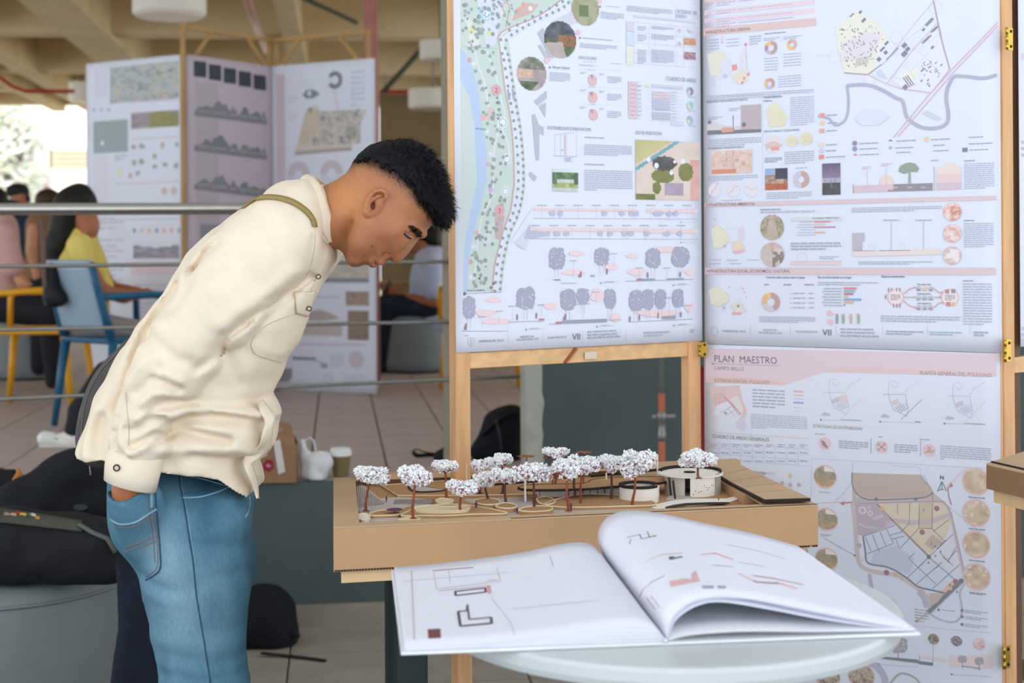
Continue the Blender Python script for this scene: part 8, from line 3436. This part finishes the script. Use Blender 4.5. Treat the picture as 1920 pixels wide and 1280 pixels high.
# ring of faces between outline and hole
outl = []
for t in np.linspace(0,2 * math.pi,16,endpoint=False):
    cx_,cz_ = (xs0 + xs1) / 2,hz
    dx,dz = math.cos(t),math.sin(t)
    k = 1e9
    for (ax,az),(bx_,bz_) in zip(oh,oh[1:] + oh[:1]):
        ex,ez = bx_ - ax,bz_ - az
        den = dx * ez - dz * ex
        if abs(den) > 1e-9:
            s = ((ax - cx_) * ez - (az - cz_) * ex) / den
            u = ((ax - cx_) * dz - (az - cz_) * dx) / den
            if s > 0 and -1e-6 <= u <= 1 + 1e-6:
                k = min(k,s)
    outl.append((cx_ + dx * k,cz_ + dz * k))
vs = [fr(p[0],dep / 2,p[1]) for p in outl] + [fr(p[0],dep / 2,p[1]) for p in hole]
o = MB().add(vs,[(i,(i + 1) % 16,16 + (i + 1) % 16,16 + i) for i in range(16)]).build('carry_handle',m_kraft,bx)
md = o.modifiers.new('thickness','SOLIDIFY')
md.thickness = .004
on_front = lambda px,py,off=.0015: (lambda r: CAM + r * ((fr(0,-off,0) - CAM).dot(nb) / r.dot(nb)))(ray(px,py))
MB().add([on_front(x,y) for x,y in ((512,826),(525,824),(535,884),(522,889))],[(0,3,2,1)]).build('paper_strip',M('receipt_paper','#cfc9c4',.7),bx)
MB().add([on_front(x,y) for x,y in ((493,870),(500,861),(512,863),(514,877),(504,885),(494,880))],[(0,5,4,3,2,1)]).build('badge',M('badge_red','#8d1f34',.6),bx)
MB().add([on_front(x,y,.0022) for x,y in ((498,873),(503,868),(505,872),(510,873),(504,876))],[(0,4,3,2,1)]).build('badge_mark',M('badge_pale','#b98a90',.6),bx)
MB().add([on_front(x,y,.0022) for x,y in ((484,858),(500,850),(502,852),(486,861))],[(0,3,2,1)]).build('paper_tag',MATS['receipt_paper'],bx)

# white carrier bag
q = on_z(592,903,TZ)
pb = empty('plastic_bag',tuple(q),'knotted white plastic carrier bag beside the takeaway box','bag')
d = q.y + .07
v,f_ = blob([('e',D(594,873,d),(.056,.05,.058)),C(D(576,880,d),D(569,850,d),.025,.016),C(D(569,850,d),D(567,828,d),.014,.012),('e',D(590,892,d),(.05,.05,.022)),('e',D(608,866,d),(.03,.04,.035))],.006,.02,1,noise_a=.006,noise_s=38)
zmin = TZ + .0005
v[:,2] = np.maximum(v[:,2],zmin)
mesh_obj('bag_body',v,f_,M('white_film','#d5d3d4',.35,.04,20,.3,60,spec=.5),pb,smooth=True)
MB().tube([D(568,836,d),D(574,824,d),D(582,820,d),D(588,826,d),D(591,838,d),D(592,848,d)],[.006,.005,.005,.005,.005,.007],8,flat=.6).build('handle',MATS['white_film'],pb,smooth=True)

# paper cup
q = on_z(636,896,TZ)
cp = empty('coffee_cup',tuple(Vector((q.x,q.y + .05,TZ))),'brown paper coffee cup with white lid behind the model','cup')
c = tuple(Vector((q.x,q.y + .05,TZ)))
hc_ = P(636,857,q.y).z - TZ
MB().lathe([(.028,0),(.030,.002),(.039,hc_),(.041,hc_ + .003)],c,32).build('cup_body',M('cup_kraft','#7a6844',.7,.05,20),cp,smooth=False)
MB().lathe([(.0425,hc_),(.043,hc_ + .006),(.040,hc_ + .020),(.037,hc_ + .028),(.036,hc_ + .026),(.02,hc_ + .024)],c,32).build('lid',M('lid_white','#dedcdc',.4),cp,smooth=False)

# ================================================================ BAGS
m_blk = M('black_canvas','#141417',.75,.2,40,.35,160)
m_blk2 = M('black_cloth','#0f1116',.85,.25,25,.35,120)
# backpack by the plaster strip
q = on_z(935,868,TZ)
bp1 = empty('black_backpack',tuple(q),'black backpack slumped against the plaster strip on the terrace','backpack','black backpacks')
d = q.y + .12
v,f_ = blob([C(D(935,850,d),D(945,800,d),.10,.085),C(D(945,800,d),D(962,782,d),.075,.05),('e',D(912,845,d - .03),(.07,.07,.06)),C(D(975,850,d),D(975,790,d),.03,.03)],.009,.03,2,noise_a=.006,noise_s=18)
v[:,2] = np.maximum(v[:,2],TZ + .0005)
mesh_obj('pack_body',v,f_,m_blk2,bp1,smooth=True)
MB().tube([D(905,815,d - .07),D(925,795,d - .09),D(955,775,d - .08),D(975,772,d - .05)],.012,8,flat=.4).build('shoulder_strap',m_blk,bp1,smooth=True)
MB().tube([D(930,785,d - .1),D(938,820,d - .12),D(942,858,d - .12)],.005,6).build('zip',M('zip_dark','#2c2a2c',.5),bp1,smooth=True)
# strap bundle
q = on_z(845,868,TZ)
sb = empty('strap_bundle',tuple(q),'black looped strap and pouch lying on the terrace behind the post','strap')
d = q.y
v,f_ = blob([C(D(828,858,d),D(858,856,d),.035,.03),C(D(840,850,d),D(835,840,d),.02,.012)],.007,.015,1)
v[:,2] = np.maximum(v[:,2],TZ + .0005)
mesh_obj('pouch',v,f_,m_blk,sb,smooth=True)
lp = [on_z(822,850,TZ + .012),on_z(800,848,TZ + .02),on_z(780,842,TZ + .03),on_z(775,848,TZ + .02),on_z(785,854,TZ + .008),on_z(810,852,TZ + .008),on_z(830,856,TZ + .012)]
MB().tube([Vector(p) for p in spline([tuple(p) for p in lp],5)],.009,6,flat=.35).build('loop',m_blk,sb,smooth=True)

# grey ottoman in the left foreground with the bags piled on it
ottoman(-60,1440,0.0,.30,.36,.50,'large grey round ottoman in the left foreground under black bags')
oc = [o for o in col.objects if o.name.startswith('ottoman') and o.type == 'EMPTY'][-1].location
topz = .505
d = 3.98
b2 = empty('black_rucksack',(P(110,1080,d).x,d,topz),'black rucksack with olive top flap and coloured pins on the grey ottoman','backpack','black backpacks')
spec = [C(D(20,1030,d),D(190,1030,d),.085,.075),C(D(20,1000,d + .02),D(140,1000,d + .02),.07,.06),C(D(190,1020,d),D(225,1040,d),.07,.05),C(D(-60,1020,d),D(20,1020,d),.09,.09),C(D(-40,1060,d - .02),D(200,1062,d - .02),.05,.05)]
v,f_ = blob(spec,.009,.04,2,noise_a=.007,noise_s=16)
v[:,2] = np.maximum(v[:,2],topz)
bo_ = mesh_obj('pack_body',v,f_,m_blk,b2,smooth=True)
BT = bvh_of(v,f_)
fv = []
for t in np.linspace(0,1,14):
    for s,off in ((0,.004),(1,.005)):
        px_ = -20 + 175 * t
        py_ = 952 + 26 * t + s * (26 - 6 * t)
        hp = hit(BT,px_,py_,off)
        fv.append(hp if hp is not None else P(px_,py_,d - .09))
o = MB().add(fv,[(2 * i,2 * i + 1,2 * i + 3,2 * i + 2) for i in range(13)]).build('top_flap',M('olive_canvas','#4a4a40',.8,.1,40,.3,160),b2,smooth=True)
md = o.modifiers.new('thickness','SOLIDIFY')
md.thickness = .006
md.offset = 0
for k,(x,y,c_) in enumerate(((12,968,'#b9a58a'),(24,969,'#d9b08a'),(33,966,'#c94a3a'),(42,969,'#e0c05a'),(52,969,'#5a7a5a'),(60,970,'#d9d2c4'),(70,975,'#d9a040'))):
    hp = hit(BT,x,y,.008)
    if hp is None:
        hp = P(x,y,d - .1)
    R = Matrix.Rotation(math.radians(-75),3,'X')
    mb = MB()
    n_ = 12
    mb.add([hp + R @ Vector((.0075 * math.cos(a) * (1.4 if k % 2 else 1),.006 * math.sin(a),z)) for z in (0,.002) for a in np.linspace(0,2 * math.pi,n_,endpoint=False)],[list(range(n_,2 * n_))] + [(i,(i + 1) % n_,n_ + (i + 1) % n_,n_ + i) for i in range(n_)])
    mb.build('pin',M('pin_%d_enamel' % k,c_,.4),b2)
MB().tube([p for p in (hit(BT,150,985,.006),hit(BT,175,1000,.006),hit(BT,200,1010,.006),hit(BT,215,1035,.006)) if p],.010,8,flat=.4).build('shoulder_strap',M('strap_grey_green','#5f655c',.8),b2,smooth=True)
d2 = 4.38
b3 = empty('black_jacket',(P(120,1050,d2).x,d2,topz),'black jacket heaped behind the rucksack on the grey ottoman','jacket')
v,f_ = blob([C(D(60,960,d2),D(190,950,d2),.10,.10),C(D(110,905,d2),D(180,885,d2),.08,.075),('e',D(150,880,d2),(.09,.09,.06)),C(D(190,900,d2),D(205,1000,d2),.05,.06),C(D(40,960,d2),D(40,1040,d2),.10,.10),C(D(180,960,d2),D(180,1050,d2),.10,.10),C(D(110,960,d2),D(110,1050,d2),.12,.10)],.010,.04,2,noise_a=.012,noise_s=12)
v[:,2] = np.maximum(v[:,2],topz)
mesh_obj('jacket_body',v,f_,m_blk2,b3,smooth=True)
JT2 = bvh_of(v,f_)
hp = hit(JT2,152,951,.004)
if hp:
    MB().lathe([(.018,0),(.016,.004)],(0,0,0),16,1.3,.6).build('patch',M('patch_grey','#2b3032',.5),b3)
    o = b3.children[-1]
    o.matrix_parent_inverse = Matrix.Translation(b3.location).inverted()
    o.location = hp
    o.rotation_euler = (math.radians(80),0,0)
# orange band and pouch left of the jacket
d3 = 4.55
b4 = empty('black_pouch',(P(10,930,d3).x,d3,topz),'small black pouch with an orange handle left of the heaped jacket','bag')
v,f_ = blob([C(D(-30,905,d3),D(24,900,d3),.05,.04),C(D(-30,960,d3),D(10,960,d3),.06,.06),C(D(-20,905,d3),D(-20,1060,d3),.05,.06)],.009,.02,2,noise_a=.006,noise_s=22)
v[:,2] = np.maximum(v[:,2],topz)
mesh_obj('pouch_body',v,f_,m_blk,b4,smooth=True)
MB().tube([D(22,918,d3 - .04),D(30,900,d3 - .05),D(38,888,d3 - .04),D(34,880,d3 - .02)],[.014,.016,.015,.010],8,flat=.5).build('handle',M('orange_leather','#c07a35',.6),b4,smooth=True)
MB().box(P(8,930,d3 - .07),(.05,.02,.035)).build('white_label',M('label_white','#b9b9b4',.7),b4,bevel=.005)
# navy cloth hanging behind his leg
d4 = 3.62
nv = empty('navy_jacket',(P(250,1280,d4).x,d4,.0),'dark navy jacket hanging down behind the jeans','jacket')
ol = [(215,1040),(250,1060),(300,1075),(360,1120),(400,1280),(400,1500),(225,1500),(215,1400),(205,1290),(220,1180)]
V = Vol((-1.10,d4 - .07,.02),(-.70,d4 + .09,.72),.009)
V.inflate(XZ(ol,d4),d4,.05,.035)
x,y,z = np.meshgrid(*V.ax,indexing='ij',sparse=True)
V.f += (.006 * vnoise(x * 26,y * 14,z * 7,3)).astype(np.float32)
v,f_ = V.mesh(2)
v[:,2] = np.maximum(v[:,2],.002)
mesh_obj('cloth',v,f_,M('navy_cloth','#121a2a',.85,.2,20,.3,120),nv,smooth=True)
# black bag on the lower floor with its strap
q = on_z(505,1222,0)
fb = empty('floor_bag',tuple(q),'round black bag on the lower floor behind the jeans','bag')
d5 = q.y + .12
v,f_ = blob([('e',D(492,1160,d5),(.125,.12,.125)),C(D(470,1180,d5),D(440,1190,d5),.10,.10),('e',D(515,1185,d5),(.09,.10,.08))],.009,.03,2,noise_a=.006,noise_s=14)
v[:,2] = np.maximum(v[:,2],.001)
mesh_obj('bag_body',v,f_,m_blk2,fb,smooth=True)
MB().tube([on_z(490,1224,.012),on_z(530,1228,.008),on_z(575,1233,.006),on_z(610,1238,.006)],.010,8,flat=.4).build('strap',m_blk,fb,smooth=True)
MB().tube([D(540,1182,d5 - .04),D(556,1190,d5 - .06),D(562,1194,d5 - .06)],[.02,.012,.006],8).build('tab',m_blk,fb,smooth=True)
# white trainer on the terrace
q = on_z(108,838,TZ)
sk = empty('trainer',tuple(q),'white trainer with dark side mark on the terrace left of the shirt hem','shoe')
d6 = q.y
v,f_ = blob([C(D(85,822,d6),D(130,828,d6),.034,.036),C(D(128,826,d6),D(146,826,d6),.040,.040),C(D(138,815,d6),D(142,800,d6),.036,.036),('e',D(84,822,d6),(.03,.035,.026))],.006,.015,2)
v[:,2] = np.maximum(v[:,2],TZ + .012)
mesh_obj('upper',v,f_,M('trainer_white','#dcdad6',.5),sk,smooth=True)
ST2 = bvh_of(v,f_)
lo_,hi_ = D(76,840,d6),D(152,840,d6)
MB().prism([(lo_[0],d6 - .03),(lo_[0] + .03,d6 - .042),(hi_[0],d6 - .042),(hi_[0] + .015,d6),(hi_[0],d6 + .042),(lo_[0] + .03,d6 + .042),(lo_[0],d6 + .03)],TZ + .001,TZ + .016).build('sole',M('trainer_sole','#c9c4bc',.6),sk,bevel=.004)
g = [hit(ST2,x,y,.0012) for x,y in ((102,812),(110,812),(110,824),(102,822))]
if all(g):
    MB().add(g,[(0,3,2,1)]).build('side_mark',M('mark_dark','#2a3034',.6),sk)
v,f_ = blob([C(D(140,806,d6),D(150,770,d6 + .02),.045,.05),C(D(150,770,d6 + .02),D(200,700,d6 + .05),.05,.06)],.01,.02,2)
tr_ = mesh_obj('sock_leg',v,f_,M('dark_trousers','#1d1f24',.8),sk,smooth=True)
print('bags done',round(time.time() - T0,1))
print('SCRIPT TIME',round(time.time() - T0,1))
